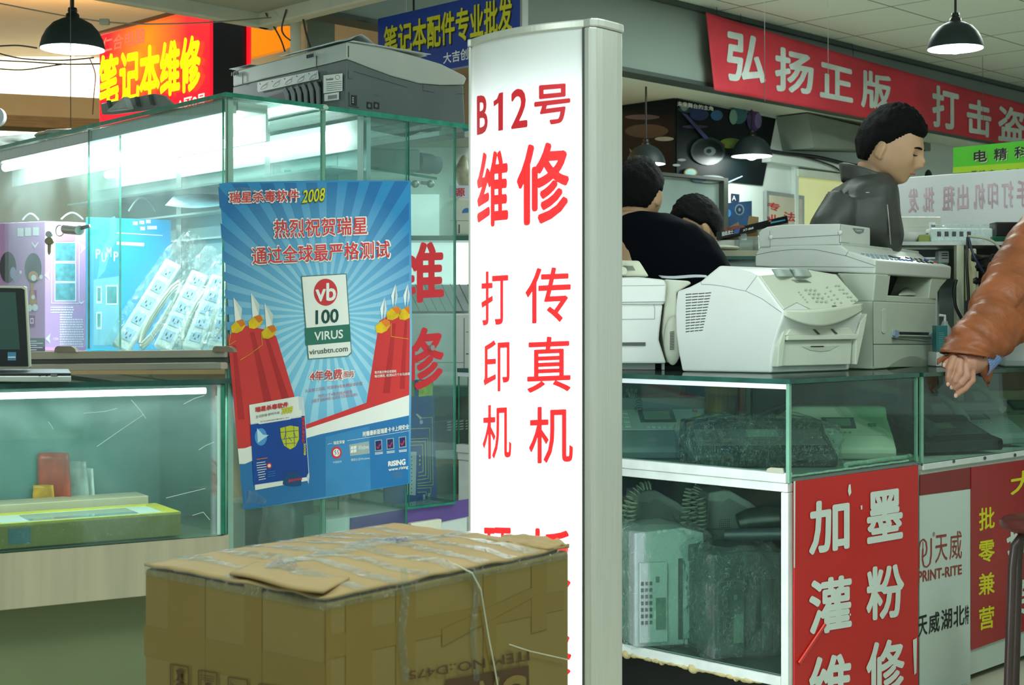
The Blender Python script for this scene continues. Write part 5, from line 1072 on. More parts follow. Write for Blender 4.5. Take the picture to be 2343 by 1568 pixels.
m = MB(); line(m, W5, [(1062, 728), (1062, 860)], 1.4, .001); line(m, W5, [(1066, 760), (1080, 760)], 1.4, .001); line(m, W5, [(1066, 810), (1080, 810)], 2.5, .001); line(m, W5, [(900, 830), (1062, 830)], 1, .001); m.build('seams', SEAM, t)
t = thing('fax_machine', 'dark fax machine with keypad low behind the glass case and light box', 'fax machine', W5.pt(1060, W5.z(1060, 1030)))
w5('body', [(930, 1000), (970, 965), (1100, 955), (1100, 1030), (930, 1030)], -.2, .0, DARK, t, bevel=.006); m = MB()
for r_ in range(4):
    for c_ in range(5): m.slabpx(W5, [(1024+c_*14, 965+r_*6-c_), (1033+c_*14, 964+r_*6-c_), (1031+c_*14, 967+r_*6-c_), (1022+c_*14, 968+r_*6-c_)], .001, .004)
m.build('keypad', ALUW, t)
crumple('goods_bag', W5.at(1062, 430, -.1), (.03, .05, .06), 'pale crumpled goods bag above the rear white printer', 'bag', mat('bag_khaki', '#a6a58c', .4, na=.3, ns=18), 21, .4)
m = MB(); m.slabpx(W5, rect(1030, 424, 1100, 452), -.02, -.01); t = m.build('shelf_sign', mat('sign_lilac', '#cfd2e0', .5)); tag(t, 'pale strip sign with red character beside the light box', 'sign')
m = MB(); m.text(W5, '源', [(1040, 430), (1064, 430), (1064, 450), (1040, 450)], .0, .03); m.build('lettering', REDP, t)
# ================================================================ RIGHT COUNTERS
RC0 = (.714, 3.72); R0 = Wall(RC0, B45); L0 = Wall(RC0, A45); ZR = .95; RT_ = frame((RC0[0], RC0[1], 0), 45)
def rl(px): return (R0.at(px, HY)-L0.at(1804.8, HY)).length
x1 = rl(2098); x2 = rl(2106)
def zl_(px, py): return L0.z(px, py)
ZS = .694; DEPTH = 1.25
c1 = thing('counter_showcase', 'green glass counter showcase with faxes on top and a red character panel', 'counter', RT_ @ V((.3, .5, 0)))
m = MB(RT_); m.slab([(-.008, -.008), (x1, -.008), (x1, DEPTH), (-.008, DEPTH)], ZR-.012, ZR, 0, 1); m.build('top_glass', [glass('counter_top_glass', '#bcd8cc', haze=.12, hazecol=(.42, .5, .47), refl=.12), mat('counter_edge', '#1c4b40', .15, na=.3, ns=20)], c1)
m = MB(RT_)
m.slab([(-.006, .004), (.012, .004), (.012, DEPTH), (-.006, DEPTH)], ZR-.026, ZR-.013); m.build('top_track', mat('track_white', '#d7dfe6', .3, na=.03), c1)
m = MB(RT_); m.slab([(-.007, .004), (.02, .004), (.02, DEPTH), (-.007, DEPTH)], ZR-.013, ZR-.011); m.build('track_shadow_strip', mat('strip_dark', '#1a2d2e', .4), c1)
for a, b in (((0, .004), (0, DEPTH)), ((.006, 0), (x1-.004, 0)), ((x1-.004, .004), (x1-.004, DEPTH))):
    m = MB(RT_); panel(m, a, b, ZS+.002, ZR-.014, .007); m.build('glass_panel', [G2, GEDGE], c1)
m = MB(RT_); m.box(-.004, .006, -.004, .006, ZS-.012, ZR-.012); m.box(x1-.009, x1-.002, -.004, .004, ZS, ZR-.012); m.build('corner_bead', mat('bead_green', '#6fa08a', .3, na=.2), c1)
m = MB(RT_); m.box(0, x1, 0, DEPTH, ZS-.01, ZS); m.build('shelf', mat('shelf_green_grey', '#6d7f78', .3, na=.08), c1)
FR = ALUW
m = MB(RT_); m.box(-.012, .02, .002, DEPTH, ZS-.012, ZS+.014); m.build('rail', FR, c1, bevel=.002)
m = MB(RT_); m.box(-.006, .02, .0, DEPTH, ZS-.036, ZS-.013); m.build('rail', FR, c1, bevel=.002)
m = MB(RT_); m.box(-.004, .02, .0, .022, .0, ZS-.037); m.build('stile', FR, c1, bevel=.002)
m = MB(RT_); m.box(-.002, .02, 1.1, DEPTH, .15, ZS-.037); m.build('stile', FR, c1, bevel=.002)
zb1 = zl_(1790, 1549); m = MB(RT_); m.box(-.006, .02, .022, DEPTH, zb1-.026, zb1); m.build('rail', FR, c1, bevel=.002)
m = MB(RT_); panel(m, (.006, .022), (.006, 1.1), zb1, ZS-.037, .005); m.build('glass_panel', [G2, GEDGE], c1)
m = MB(RT_); m.box(.02, x1, .0, DEPTH, zb1-.02, zb1-.004); m.build('shelf', mat('shelf_dark_green', '#3a4844', .4), c1)
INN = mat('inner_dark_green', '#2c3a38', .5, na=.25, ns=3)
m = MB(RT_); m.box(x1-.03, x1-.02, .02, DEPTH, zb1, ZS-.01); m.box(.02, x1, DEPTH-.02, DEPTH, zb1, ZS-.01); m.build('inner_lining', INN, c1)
m = MB(RT_); m.box(x1-.03, x1-.024, .62, DEPTH, ZS, ZR-.014); m.box(.02, x1, DEPTH-.03, DEPTH-.02, ZS, ZR-.014); m.build('backdrop_sheet', mat('back_teal_dark', '#34504f', .3, na=.35, ns=4), c1)  # sheets added for the dark shop seen through the open back
m = MB(RT_); m.box(.12, x1, .02, DEPTH, 0, zb1-.026); m.build('plinth', mat('plinth_black', '#0d1210', .6), c1)
m = MB(RT_)
random.seed(12)
for k in range(46): y = .1+k*.014; m.ell((.0+.006*random.random(), y, zb1-.027), (.010, .008+.014*random.random(), .004+.012*random.random()*abs(math.sin(k*.33))), 10, 6)
m.build('foam_bead', mat('foam_yellow', '#b5a878', .8, na=.2, ns=40, bump=.3), c1)
# foam and sealant along the inside of the right pane
m = MB(RT_)
m.tube([(.32+.05*k, .03+.004*math.sin(k*2), ZS+.010+.0025*math.sin(k*3.1)) for k in range(8)], .008, 8)
m.tube([(.01+.03*k, .006, ZS+.003+.001*math.sin(k*2.3)) for k in range(int(x1/.03))], .004, 6); m.build('sealant', mat('sealant_pale_green', '#a9c0b4', .5, na=.2, ns=60, bump=.3, bs=120), c1)
o = L0; m = MB(); m.slabpx(L0, [(1759, 1080), (1762, 1072), (1770, 1069), (1797, 1071), (1800, 1084)], .008, .014); m.build('pane_clip', mat('clip_beige', '#a9ab96', .4), c1, bevel=.001)
# red character panel on counter 1
rp = thing('character_panel', 'red panel with large white characters on the right face of the green glass counter', 'sign', R0.pt(1950, .02, .004))
pw_ = lambda q: [R0.pt(q[0][0], q[0][1], .0)]
rz = lambda px, py: R0.z(px, py)
a = R0.pt(1815, 0, .003); b = R0.pt(2098, 0, .003); zA = rz(1815, 1102); zB_ = rz(2098, 1064)
RPN = mat('panel_red', '#c01f1c', .38, na=.06, ns=3)
MB().prism([a+V((0, 0, .02)), b+V((0, 0, .02)), b+V((0, 0, zB_)), a+V((0, 0, zA))], R0.n*.004).build('sheet', RPN, rp)
WC = mat('panel_white_characters', '#cfdad2', .45, na=.05, ns=6)
m = MB(); k_ = .009
for c, q in (('加', [(1851, 1150), (1944, 1136), (1944, 1258), (1851, 1272)]), ('墨', [(1982, 1128), (2066, 1116), (2066, 1232), (1984, 1246)]), ('灌', [(1851, 1328), (1949, 1314), (1949, 1440), (1851, 1456)]), ('粉', [(1982, 1300), (2069, 1286), (2069, 1412), (1982, 1422)]),
    ('维', [(1851, 1506), (1949, 1492), (1949, 1626), (1851, 1640)]), ('修', [(1982, 1472), (2070, 1458), (2070, 1586), (1982, 1598)])): m.text(R0, c, q, k_, .045)
m.build('lettering', WC, rp)
m = MB()
for q in ([(1942, 1110), (1946, 1108), (1948, 1128), (1943, 1136), (1940, 1124)], [(1969, 1158), (1973, 1156), (1973, 1166), (1970, 1167)], [(1944, 1405), (1947, 1404), (1947, 1409), (1945, 1410)], [(1816, 1102), (1820, 1101), (1819, 1300), (1816, 1300)], [(2089, 1465), (2098, 1460), (2097, 1540), (2092, 1545), (2090, 1500)]): m.poly(R0, q, k_)
m.build('chipped_patch', WC, rp)
m = MB(); m.grid(lambda u, v: R0.at(1826+60*u+6*v, 1515-90*u+6*v, k_+.004*math.sin(v*PI)), 16, 4); m.build('peeling_crease', mat('crease_red', '#d8342e', .15, na=.1), rp)
# ---- counter 2
c2 = thing('counter_showcase', 'glass counter showcase at the right edge with advertising panels below', 'counter', RT_ @ V((1.2, .3, 0)))
X2 = 2.35; D2 = .62; y2 = -.002
m = MB(RT_); m.slab([(x2-.004, y2-.01), (X2, y2-.01), (X2, D2), (x2-.004, D2)], ZR-.012, ZR, 0, 1); m.build('top_glass', [MATS['counter_top_glass'], MATS['counter_edge']], c2)
for a, b in (((x2, y2), (X2, y2)), ((x2+.003, y2+.005), (x2+.003, D2))):
    m = MB(RT_); panel(m, a, b, ZS-.01, ZR-.014, .007); m.build('glass_panel', [G2, GEDGE], c2)
m = MB(RT_); m.box(x2-.003, x2+.006, y2-.005, y2+.005, ZS-.01, ZR-.012); m.build('corner_bead', MATS['bead_green'], c2)
m = MB(RT_); m.box(x2, X2, y2-.008, D2, ZS-.028, ZS-.010); m.build('rail', FR, c2, bevel=.002)
m = MB()
for px in (2109, 2183, 2254, 2323): m.disc(R0, px, 1063-(px-2109)*.1, 3, 4, .012, 0, 12)
m.build('screw', mat('screw_dark', '#59605a', .4, metal=.6), c2)
m = MB(RT_); m.box(x2, X2, y2, D2, .02, ZS-.028); m.build('body', mat('panel_white_scuffed', '#b9c6bc', .5, na=.07, ns=4), c2)
m = MB(RT_); m.box(x2, X2, D2-.03, D2-.02, ZS-.01, ZR-.014); m.build('backdrop_sheet', MATS['back_teal_dark'], c2)
ap = thing('advert_panel', 'white panel with the looped red-brown logo on the right counter', 'sign', R0.pt(2155, .03, .004)); Rw = R0
def ppx(name, pts, m_, o0, o1, par): return MB().slabpx(R0, pts, o0, o1).build(name, m_, par)
ppx('sheet', [(2101, 1134), (2217, 1119), (2217, 1560), (2101, 1600)], mat('advert_white', '#c0cdc4', .45, na=.05, ns=4), .003, .005, ap)
BR_ = mat('advert_red_brown', '#8c2f22', .45, na=.06); m = MB()
m.text(R0, '天', [(2140, 1226), (2168, 1222), (2168, 1282), (2140, 1290)], .0062, .0); m.text(R0, '威', [(2173, 1218), (2201, 1214), (2201, 1278), (2173, 1282)], .0062, .0); m.text(R0, 'PRINT-RITE', [(2101, 1308), (2201, 1292), (2201, 1314), (2101, 1334)], .0062, .03)
m.text(R0, '®', [(2134, 1218), (2140, 1217), (2140, 1228), (2134, 1229)], .0062, 0)
m.build('lettering', BR_, ap)
m = MB(); cv = [(2103, 1300), (2103, 1255), (2106, 1240), (2113, 1234), (2119, 1240), (2121, 1256), (2119, 1268), (2112, 1275)]; line(m, R0, cv, 3.2, .0062); line(m, R0, [(2112, 1256), (2111, 1280), (2114, 1296), (2121, 1298), (2128, 1290), (2131, 1270), (2131, 1232)], 3.2, .0064); line(m, R0, [(2112, 1240), (2112, 1270)], 1.4, .0062); m.build('loop_emblem', BR_, ap)
m = MB()
for k, c in enumerate('天威湖北'): x = 2097+k*28.3; y = 1412-k*7.6; m.text(R0, c, [(max(x, 2101), y), (x+25, y-6), (x+25, y+40), (max(x, 2101), y+48)], .0062, .02)
m.text(R0, '特', [(2208, 1386), (2217, 1384), (2217, 1428), (2208, 1430)], .0062, .02); m.build('lettering', BLKP, ap)
rp2 = thing('advert_panel', 'dark red panel with small yellow characters in a column behind the stool', 'sign', R0.pt(2260, .1, .004))
DR_ = mat('panel_dark_red', '#9c1f1e', .35, na=.12, ns=3)
ppx('top_band', [(2101, 1087), (2218, 1069), (2218, 1118), (2101, 1134)], mat('panel_maroon', '#7d1c1b', .35, na=.1), .003, .006, rp2)
ppx('sheet', [(2217, 1069), (2450, 1036), (2450, 1404), (2217, 1487)], DR_, .0065, .0085, rp2)
m = MB()
for c, q in (('批', [(2240, 1164), (2276, 1158), (2276, 1208), (2240, 1216)]), ('零', [(2239, 1240), (2276, 1234), (2276, 1284), (2239, 1290)]), ('兼', [(2239, 1314), (2276, 1308), (2276, 1358), (2239, 1364)]), ('营', [(2240, 1392), (2275, 1384), (2275, 1436), (2240, 1444)]), ('大', [(2312, 1082), (2372, 1072), (2372, 1124), (2312, 1134)])): m.text(R0, c, q, .0092, .03)
m.build('lettering', YELP, rp2)
m = MB()
for c, q in (('打', [(2303, 1184), (2360, 1176), (2360, 1262), (2303, 1272)]), ('专', [(2318, 1332), (2366, 1320), (2366, 1408), (2318, 1420)])): m.text(R0, c, q, .0092, .035)
m.build('lettering', WC, rp2)
# ================================================================ STOOL
st = thing('bar_stool', 'stool with dark brown bent tube legs and a round maroon seat at the right edge', 'stool', P(2400, 1500, 4.3)*1)
yS = 4.05; BRN = mat('tube_brown', '#3d2f2d', .35, na=.15); cS = V((P(2395, 1200, yS).x, yS, 0)); zs_ = P(2320, 1196, yS).z
MB().lathe([(.001, -.028), (.10, -.026), (.125, -.014), (.128, 0), (.115, .012), (.001, .016)], (cS.x, cS.y, zs_), 32).build('seat', mat('seat_maroon', '#5a2a28', .3, na=.1), st)
for ang in (200, 290, 20, 110):
    q = math.radians(ang+0); d = V((math.cos(q), math.sin(q), 0)); r0, r1 = .05, .135
    pts = [cS+d*r0+V((0, 0, zs_-.03)), cS+d*(r0+.035)+V((0, 0, zs_-.035)), cS+d*(r0+.06)+V((0, 0, zs_-.06)), cS+d*(r0+.068)+V((0, 0, zs_-.12)), cS+d*r1+V((0, 0, .0))]
    MB().tube(pts, .0125, 12).build('leg', BRN, st)
# ================================================================ MACHINES ON THE RIGHT COUNTER
def Z(x, y): return (1400+x/2.4846, 480+y/2.4846)
def Zs(l): return [Z(x, y) for x, y in l]
# ---- rounded white fax, centre
fc = S(Z(905, 0)[0], 4.14); FLw = Wall(fc, (-1, .62)); FRw = Wall(fc, (1, .86)); 
zf = ZR+.001
fx = thing('fax_machine', 'white laser fax with curved control panel and side vents, centre of the right counter', 'fax machine', (fc[0], fc[1], zf))
vW = FRw.at(*Z(1352, 880))-FRw.at(*Z(905, 880)); vW.z = 0
side = [(398, 897), (378, 820), (362, 700), (358, 600), (362, 520), (370, 462), (440, 438), (505, 405), (560, 358), (610, 318), (660, 324), (720, 335), (780, 352), (825, 375), (968, 570), (982, 585), (975, 610), (950, 680), (925, 760), (912, 830), (905, 893)]
def fz(p): return V((p.x, p.y, max(p.z, zf)))
sp = [fz(FLw.at(*Z(x, y))) for x, y in side]; sp[0].z = zf; sp[-1].z = zf
MB().prism(sp, vW).build('body', PWHITE, fx, bevel=.006, seg=3)
pA = FLw.at(*Z(825, 375)); pB = FLw.at(*Z(968, 570)); PT = Plane(pA, pB, pA+vW)
CR2 = mat('panel_cream', '#cdd3c2', .38, na=.03)
m = MB(); m.slabpx(PT, Zs([(835, 378), (1150, 352), (1270, 372), (1400, 520), (1330, 565), (1230, 580), (1130, 570), (1050, 530), (975, 570), (900, 470)]), .0, .004); cp_ = m.build('control_panel', CR2, fx, bevel=.002)
# curved lip under the control panel
def lip(u, v):
    x0, x1_ = 975, 1420; x = x0+(x1_-x0)*u; top = 572+12*math.sin(u*PI)-40*u; bot = 598+75*math.sin(u*PI)-30*u+5
    return FRw.at(*Z(x, top+(bot-top)*v), .012+.030*math.sin(u*PI)*(1-.4*v)+.02)
MB().grid(lip, 24, 6).build('front_lip', CR2, fx, solid=.012)
m = MB(); m.slabpx(FRw, Zs([(975, 640), (1060, 655), (1200, 668), (1320, 655), (1385, 625), (1372, 660), (1345, 705), (965, 705)]), .005, .008); m.build('paper_slot', mat('slot_dark', '#3c4541', .5), fx)
m = MB(); m.prism([FRw.at(*Z(x, y), .006) for x, y in ((985, 678), (1320, 672), (1350, 715), (958, 715))], FRw.n*.02); m.slabpx(FRw, Zs([(955, 715), (1352, 708), (1350, 736), (953, 742)]), .006, .03); tr_ = m.build('output_tray', CR2, fx, bevel=.002)
m = MB(); m.slabpx(FRw, Zs([(1100, 680), (1112, 680), (1140, 708), (1128, 709)]), .024, .029); m.slabpx(FRw, Zs([(1200, 678), (1212, 678), (1240, 705), (1228, 706)]), .024, .029); m.build('tray_slots', SEAM, tr_)
m = MB(); m.slabpx(FRw, Zs([(948, 746), (1342, 740), (1332, 880), (938, 890)]), .004, .016); dr2 = m.build('paper_drawer', CR2, fx, bevel=.003)
m = MB(); m.slabpx(FRw, Zs([(1055, 778), (1262, 772), (1210, 800), (1160, 806), (1100, 798)]), .0155, .018); m.build('drawer_grip', mat('grip_cream', '#b7bfae', .4), dr2)
m = MB(); m.slabpx(FRw, Zs([(1102, 775), (1176, 774), (1176, 780), (1102, 781)]), .018, .019); m.build('grip_slot', BLACK, dr2)
m = MB(); m.slabpx(FRw, Zs([(1372, 640), (1412, 590), (1395, 690), (1355, 880), (1345, 880), (1350, 740)]), .0, .026); m.build('front_pillar', CR2, fx, bevel=.002); m = MB(); m.slabpx(FRw, Zs([(985, 600), (1002, 600), (955, 700), (935, 890), (908, 893), (915, 780), (950, 660)]), .0, .022); m.build('front_pillar', CR2, fx, bevel=.002)
m = MB()
for r_ in range(14):
    y = 472+r_*16.3; xl = 418-(r_ > 9)*0; xr = 566-r_*3.6
    for k in range(4):
        a_ = xl+(xr-xl)*k/4+2; b_ = xl+(xr-xl)*(k+1)/4-2; yy = y+(8 if r_ < 20 else 0)*(1-k/3)*.9
        m.slabpx(FLw, Zs([(a_, yy+1), (b_, yy-2), (b_, yy+3), (a_, yy+6)]), -.002, .0008)
m.build('vent_slots', mat('vent_dark', '#2c302e', .6), fx)
m = MB(); line(m, FLw, Zs([(505, 405), (508, 424), (560, 426), (640, 436), (720, 455), (760, 462), (850, 505), (965, 585)]), .8, .0008); line(m, FLw, Zs([(760, 462), (825, 376)]), .9, .0008); m.build('seams', SEAM, fx)
m = MB()
for r_ in range(4):
    for c_ in range(3):
        x = 1105+c_*26+r_*21; y = 455+r_*22+c_*1; m.disc(PT, *Z(x, y), 3.4, 2.7, .0062, 0, 12)
for r_ in range(5):
    for c_ in range(2): x = 1275+r_*23+c_*18; y = 432+r_*21; m.disc(PT, *Z(x, y), 3, 2, .0062, 0, 10)
for r_ in range(5): m.disc(PT, *Z(1225+r_*20, 440+r_*22), 2.6, 1.9, .0062, 0, 10); m.disc(PT, *Z(1065+r_*12, 468+r_*14), 2, 1.5, .0062, 0, 10)
for r_ in range(4): m.disc(PT, *Z(1215+r_*18, 475+r_*18), 2.2, 1.7, .0062, 0, 10)
m.build('keys', mat('key_grey', '#aeb5a4', .4), cp_)
m = MB(); m.slabpx(PT, Zs([(1015, 405), (1095, 405), (1128, 421), (1045, 421)]), .004, .006, 0); m.slabpx(PT, Zs([(1040, 409), (1090, 409), (1115, 418), (1060, 418)]), .006, .0065, 1); m.slabpx(PT, Zs([(1245, 552), (1265, 550), (1282, 570), (1258, 573)]), .004, .006, 2); m.build('display', [mat('lcd_frame', '#8a8f84', .4), mat('lcd_dark', '#55605c', .15), mat('badge_grey', '#5f6a66', .3)], cp_)
m = MB()
for x in (960, 1060): c_ = PT.at(*Z(x, 352)); m.grid(lambda u, v: PT.at(*Z(x-50+100*u+25*v, 338+42*v), .004+.022*math.sin(u*PI)*(1-.3*v)), 10, 6)
m.build('paper_guides', mat('guide_grey_green', '#a3b0a8', .35), fx, solid=.004)
# ---- big canon-like multifunction laser printer
mc = S(Z(1485, 0)[0], 4.46); th = math.radians(36); sd = (-math.cos(th), math.sin(th)); fd = (math.sin(th), math.cos(th))
MSw = Wall(mc, sd); MFw = Wall(mc, fd)
mf = thing('multifunction_printer', 'tall white office printer with scanner lid, behind the rounded fax', 'printer', (mc[0], mc[1], zf))
def fvec(x0, x1_): v = MFw.at(Z(x1_, 0)[0], HY)-MFw.at(Z(x0, 0)[0], HY); v.z = 0; return v
def mS(pts): return [MSw.at(*Z(x, y)) for x, y in pts]
vfull = fvec(1495, 1925); vlow = fvec(1485, 1840)
CW = mat('office_white', '#cdd2cb', .42, na=.03); CWF = mat('office_cream', '#bcc6b5', .42, na=.03)
sl_ = -MFw.n
low_d = .36; MB().prism([MFw.at(*Z(1485, 520)), MFw.at(*Z(1842, 530)), V(MFw.at(*Z(1840, 520))*1).lerp(MFw.at(*Z(1840, 520)), 0)+V((0, 0, 0)), ][:0] or [V((p.x, p.y, z)) for p, z in ((MFw.at(*Z(1485, 520)), MFw.z(*Z(1485, 520))), (MFw.at(*Z(1842, 535)), MFw.z(*Z(1842, 535))), (MFw.at(*Z(1836, 893)), zf), (MFw.at(*Z(1485, 893)), zf))], -MFw.n*low_d).build('body', CWF, mf, bevel=.004)
m = MB(); m.prism([MFw.at(*Z(x, y)) for x, y in ((1485, 522), (1565, 522), (1590, 336), (1500, 360), (1470, 365), (1420, 400), (1380, 470), (1370, 522))][:4], -MFw.n*low_d)
m.prism([MFw.at(*Z(x, y)) for x, y in ((1565, 487), (1845, 500), (1842, 537), (1560, 524))], -MFw.n*low_d)
m.prism([MFw.at(*Z(x, y)) for x, y in ((1830, 345), (1928, 358), (1905, 400), (1870, 440), (1850, 475), (1842, 520), (1800, 515), (1812, 420))], -MFw.n*low_d)
m.build('upper_frame', CWF, mf, bevel=.003)
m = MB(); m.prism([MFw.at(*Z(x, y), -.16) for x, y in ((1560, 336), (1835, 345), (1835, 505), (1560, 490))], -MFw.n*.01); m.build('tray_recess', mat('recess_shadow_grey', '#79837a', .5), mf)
m = MB(); m.grid(lambda u, v: MFw.at(*Z(1640+95*u-10*(1-v), 485-42*v+4*(2*u-1)**2*6*v), -.03-.05*v), 8, 4); m.build('paper_stop', CWF, mf, solid=.004)
# neck under the scanner on the side
m = MB(); m.prism(mS([(1280, 360), (1500, 365), (1485, 522), (1340, 522), (1330, 440)]), fvec(1485, 1560)); m.build('neck', CWF, mf, bevel=.004)
m = MB(); m.prism([MFw.at(*Z(x, y), -.17) for x, y in ((1560, 336), (1838, 345), (1838, 520), (1560, 520))], -MFw.n*.19); m.build('rear_block', CWF, mf)
scan = [(815, 322), (813, 285), (816, 255), (838, 212), (960, 204), (1100, 200), (1300, 200), (1345, 235), (1500, 285), (1495, 365), (1430, 362), (1250, 355), (1000, 340)]
MB().prism(mS(scan), vfull).build('scanner_body', CW, mf, bevel=.005)
adf = [(838, 214), (832, 130), (850, 112), (880, 98), (930, 90), (1000, 84), (1300, 80), (1300, 186), (1290, 200)]
MB().prism(mS(adf), fvec(1300, 1480)).build('document_feeder', CW, mf, bevel=.006, seg=3)
zz_ = MSw.z(*Z(1300, 186)); tq = MSw.at(*Z(1300, 186)); tq2 = MSw.at(*Z(1120, 186)); v1 = fvec(1300, 1750)
m = MB(); m.slab([xy(tq+vfull*.02), xy(tq+vfull*1.0), xy(tq2+vfull*1.0), xy(tq2+vfull*.02)], zz_-.012, zz_); m.build('feeder_tray', CWF, mf, bevel=.003)
pa = MSw.at(*Z(1345, 235)); pb = MSw.at(*Z(1500, 285)); PC = Plane(pa, pb, pa+vfull); m = MB(); cols = [BLACK, mat('key_blue', '#3a5fa8', .4), mat('key_red', '#b03a34', .4), mat('key_green_small', '#3a9a5c', .4), mat('key_pale', '#8fa0b0', .4)]
def pc(u, v, w_, h_, mi):                             # on the sloped control panel; u along the front, v up the slope
    a = pb+(pa-pb)*v+vfull*u; e1 = vfull.normalized(); e2 = (pa-pb).normalized(); n = e1.cross(e2); n = n if n.z > 0 else -n
    m.prism([a, a+e1*w_, a+e1*w_+e2*h_, a+e2*h_], n*.004, mi)
for r_ in range(3):
    for k in range(6): pc(.04+k*.055, .2+.2*r_, .012, .008, 4)
    for k in range(4): pc(.62+k*.06, .22+.22*r_, .014, .010, 0)
for k in range(4): pc(.38+k*.05, .25, .012, .01, 1)
pc(.40, .55, .06, .02, 0); pc(.9, .3, .016, .014, 2); pc(.95, .3, .012, .012, 3); pc(.88, .65, .02, .012, 1)
m.build('panel_keys', cols, mf)
m = MB(); AF = Wall(xy(MSw.at(*Z(1300, 130))), fd)
q = Zs([(1368, 105), (1432, 110), (1428, 128), (1405, 137), (1385, 130)]); m.slabpx(AF, q, .0, .002, 0); m.build('brand_badge', [mat('badge_slate', '#7f8c8c', .3, metal=.3)], mf); m = MB(); m.text(AF, 'Canon', Zs([(1384, 112), (1422, 114), (1420, 124), (1384, 122)]), .003, .03); m.build('lettering', WHITEP, mf)
m = MB(); line(m, MSw, Zs([(900, 166), (1290, 144)]), 1, .0008); line(m, MSw, Zs([(898, 118), (900, 214), (838, 216)]), .8, .0008); line(m, MSw, Zs([(816, 258), (900, 240), (1020, 226), (1150, 226), (1330, 262), (1500, 320)]), .9, .0008); line(m, MSw, Zs([(816, 322), (1240, 325), (1495, 328)]), .8, .0008); line(m, MSw, Zs([(1345, 235), (1328, 264)]), .8, .0008); line(m, MSw, Zs([(1300, 82), (1292, 186), (1350, 190)]), 1, .0008)
line(m, MFw, Zs([(1485, 520), (1487, 893)]), 1, .0008); line(m, MFw, Zs([(1485, 765), (1838, 765)]), 1.6, .0008); line(m, MFw, Zs([(1497, 326), (1925, 350)]), 1, .0008); m.build('seams', SEAM, mf)
m = MB(); m.ell(MSw.at(*Z(903, 157), .004), (.008, .006, .008), 12, 8); m.ell(MSw.at(*Z(1297, 130), .004), (.008, .006, .008), 12, 8); m.build('hinge_knobs', CW, mf)
m = MB(); m.slabpx(MFw, Zs([(1588, 684), (1600, 680), (1810, 686), (1826, 694), (1826, 740), (1810, 748), (1600, 732), (1590, 726)]), .0005, .004, 0); m.slabpx(MFw, Zs([(1615, 694), (1795, 698), (1795, 714), (1615, 710)]), .004, .005, 1); m.slabpx(MFw, Zs([(1590, 684), (1612, 690), (1614, 720), (1595, 730), (1588, 715)]), .004, .012, 2); m.slabpx(MFw, Zs([(1790, 712), (1812, 690), (1828, 696), (1828, 740), (1800, 735)]), .004, .012, 2)
m.slabpx(MFw, Zs([(1610, 711), (1796, 716), (1796, 722), (1610, 717)]), .005, .014, 0); m.build('manual_feed_slot', [CWF, BLACK, mat('guide_blue_grey', '#8ba0b8', .35)], mf)
m = MB()
for k in range(6): line(m, MFw, Zs([(1590, 735+k*5), (1800, 738+k*5)]), .5, .001)
m.build('feed_ribs', mat('rib_grey', '#98a394', .4), mf)
m = MB(); m.slabpx(MFw, Zs([(1532, 572), (1540, 563), (1550, 563), (1556, 574), (1556, 694), (1548, 704), (1538, 704), (1532, 694)]), .0005, .003); m.build('side_grip', mat('office_grip', '#c3ccbb', .42), mf, bevel=.002)
m = MB(); arcp = [(1565+275*k/14, 893-60*math.sin(PI*k/14)) for k in range(15)]; m.slabpx(MFw, Zs(arcp), .0005, .003); m.build('cassette_recess', mat('cassette_recess_grey', '#9aa596', .45), mf)
# ---- fax at the left of the counter top, half hidden by the light box
ff = thing('fax_machine', 'white fax with round sided vents at the left end of the right counter', 'fax machine', (P(Z(250, 0)[0], 800, 4.36).x, 4.36, zf))
Wx = Wall(S(1500, 4.36), (1, .04)); Wx2 = Wall(S(Z(300, 0)[0], 4.36), (1, .75))
m = MB(); m.prism([Wx.at(*Z(x, y)) for x, y in ((-150, 540), (-150, 400), (0, 385), (150, 382), (300, 398), (312, 430), (305, 520), (300, 540))], -Wx.n*.32); m.build('scanner_lid', PWHITE, ff, bevel=.008, seg=3)
m = MB(); m.prism([Wx.at(*Z(x, y), -.01) for x, y in ((-150, 540), (290, 538), (272, 690), (268, 740), (310, 875), (-150, 875))][::-1], -Wx.n*.30); m.build('body', PWHITE, ff, bevel=.006)
m = MB(); m.prism([Wx.at(*Z(x, y), -.06) for x, y in ((300, 395), (440, 405), (455, 420), (370, 470), (365, 640), (372, 860), (310, 872), (285, 700), (300, 540))], -Wx.n*.26); m.build('side_shell', PCREAM, ff, bevel=.006)
m = MB(); q0 = Wx.at(*Z(345, 745), -.045); m.ell(q0, (.028, .015, .075), 20, 12); dome_ = m.build('vent_dome', PCREAM, ff); m = MB()
for k in range(12): m.slabpx(Wx, Zs([(338, 695+k*9), (362, 692+k*9), (362, 696+k*9), (338, 699+k*9)]), -.036, -.026)
m.build('vent_slots', SEAM, dome_)
m = MB(); line(m, Wx, Zs([(-40, 535), (235, 533), (244, 560), (243, 622), (-40, 625)]), .8, .0008-.008); line(m, Wx, Zs([(-40, 435), (305, 430)]), .7, .001); line(m, Wx, Zs([(-40, 528), (303, 524)]), 1.2, .001); m.slabpx(Wx, Zs([(-40, 756), (192, 754), (192, 774), (-40, 774)]), -.009, -.004); m.build('seams', SEAM, ff)
m = MB(); m.prism([Wx.at(*Z(x, y), -.03) for x, y in ((-100, 382), (-100, 300), (20, 288), (155, 290), (175, 320), (212, 380))], -Wx.n*.08); rest = m.build('handset_rest', mat('rest_cream', '#c5c9b2', .45), ff, bevel=.006)
m = MB(); m.slabpx(Wx, Zs([(70, 316), (125, 318), (140, 344), (85, 344)]), -.031, -.027); m.build('rest_window', mat('rest_window_dark', '#6e7364', .4), rest)
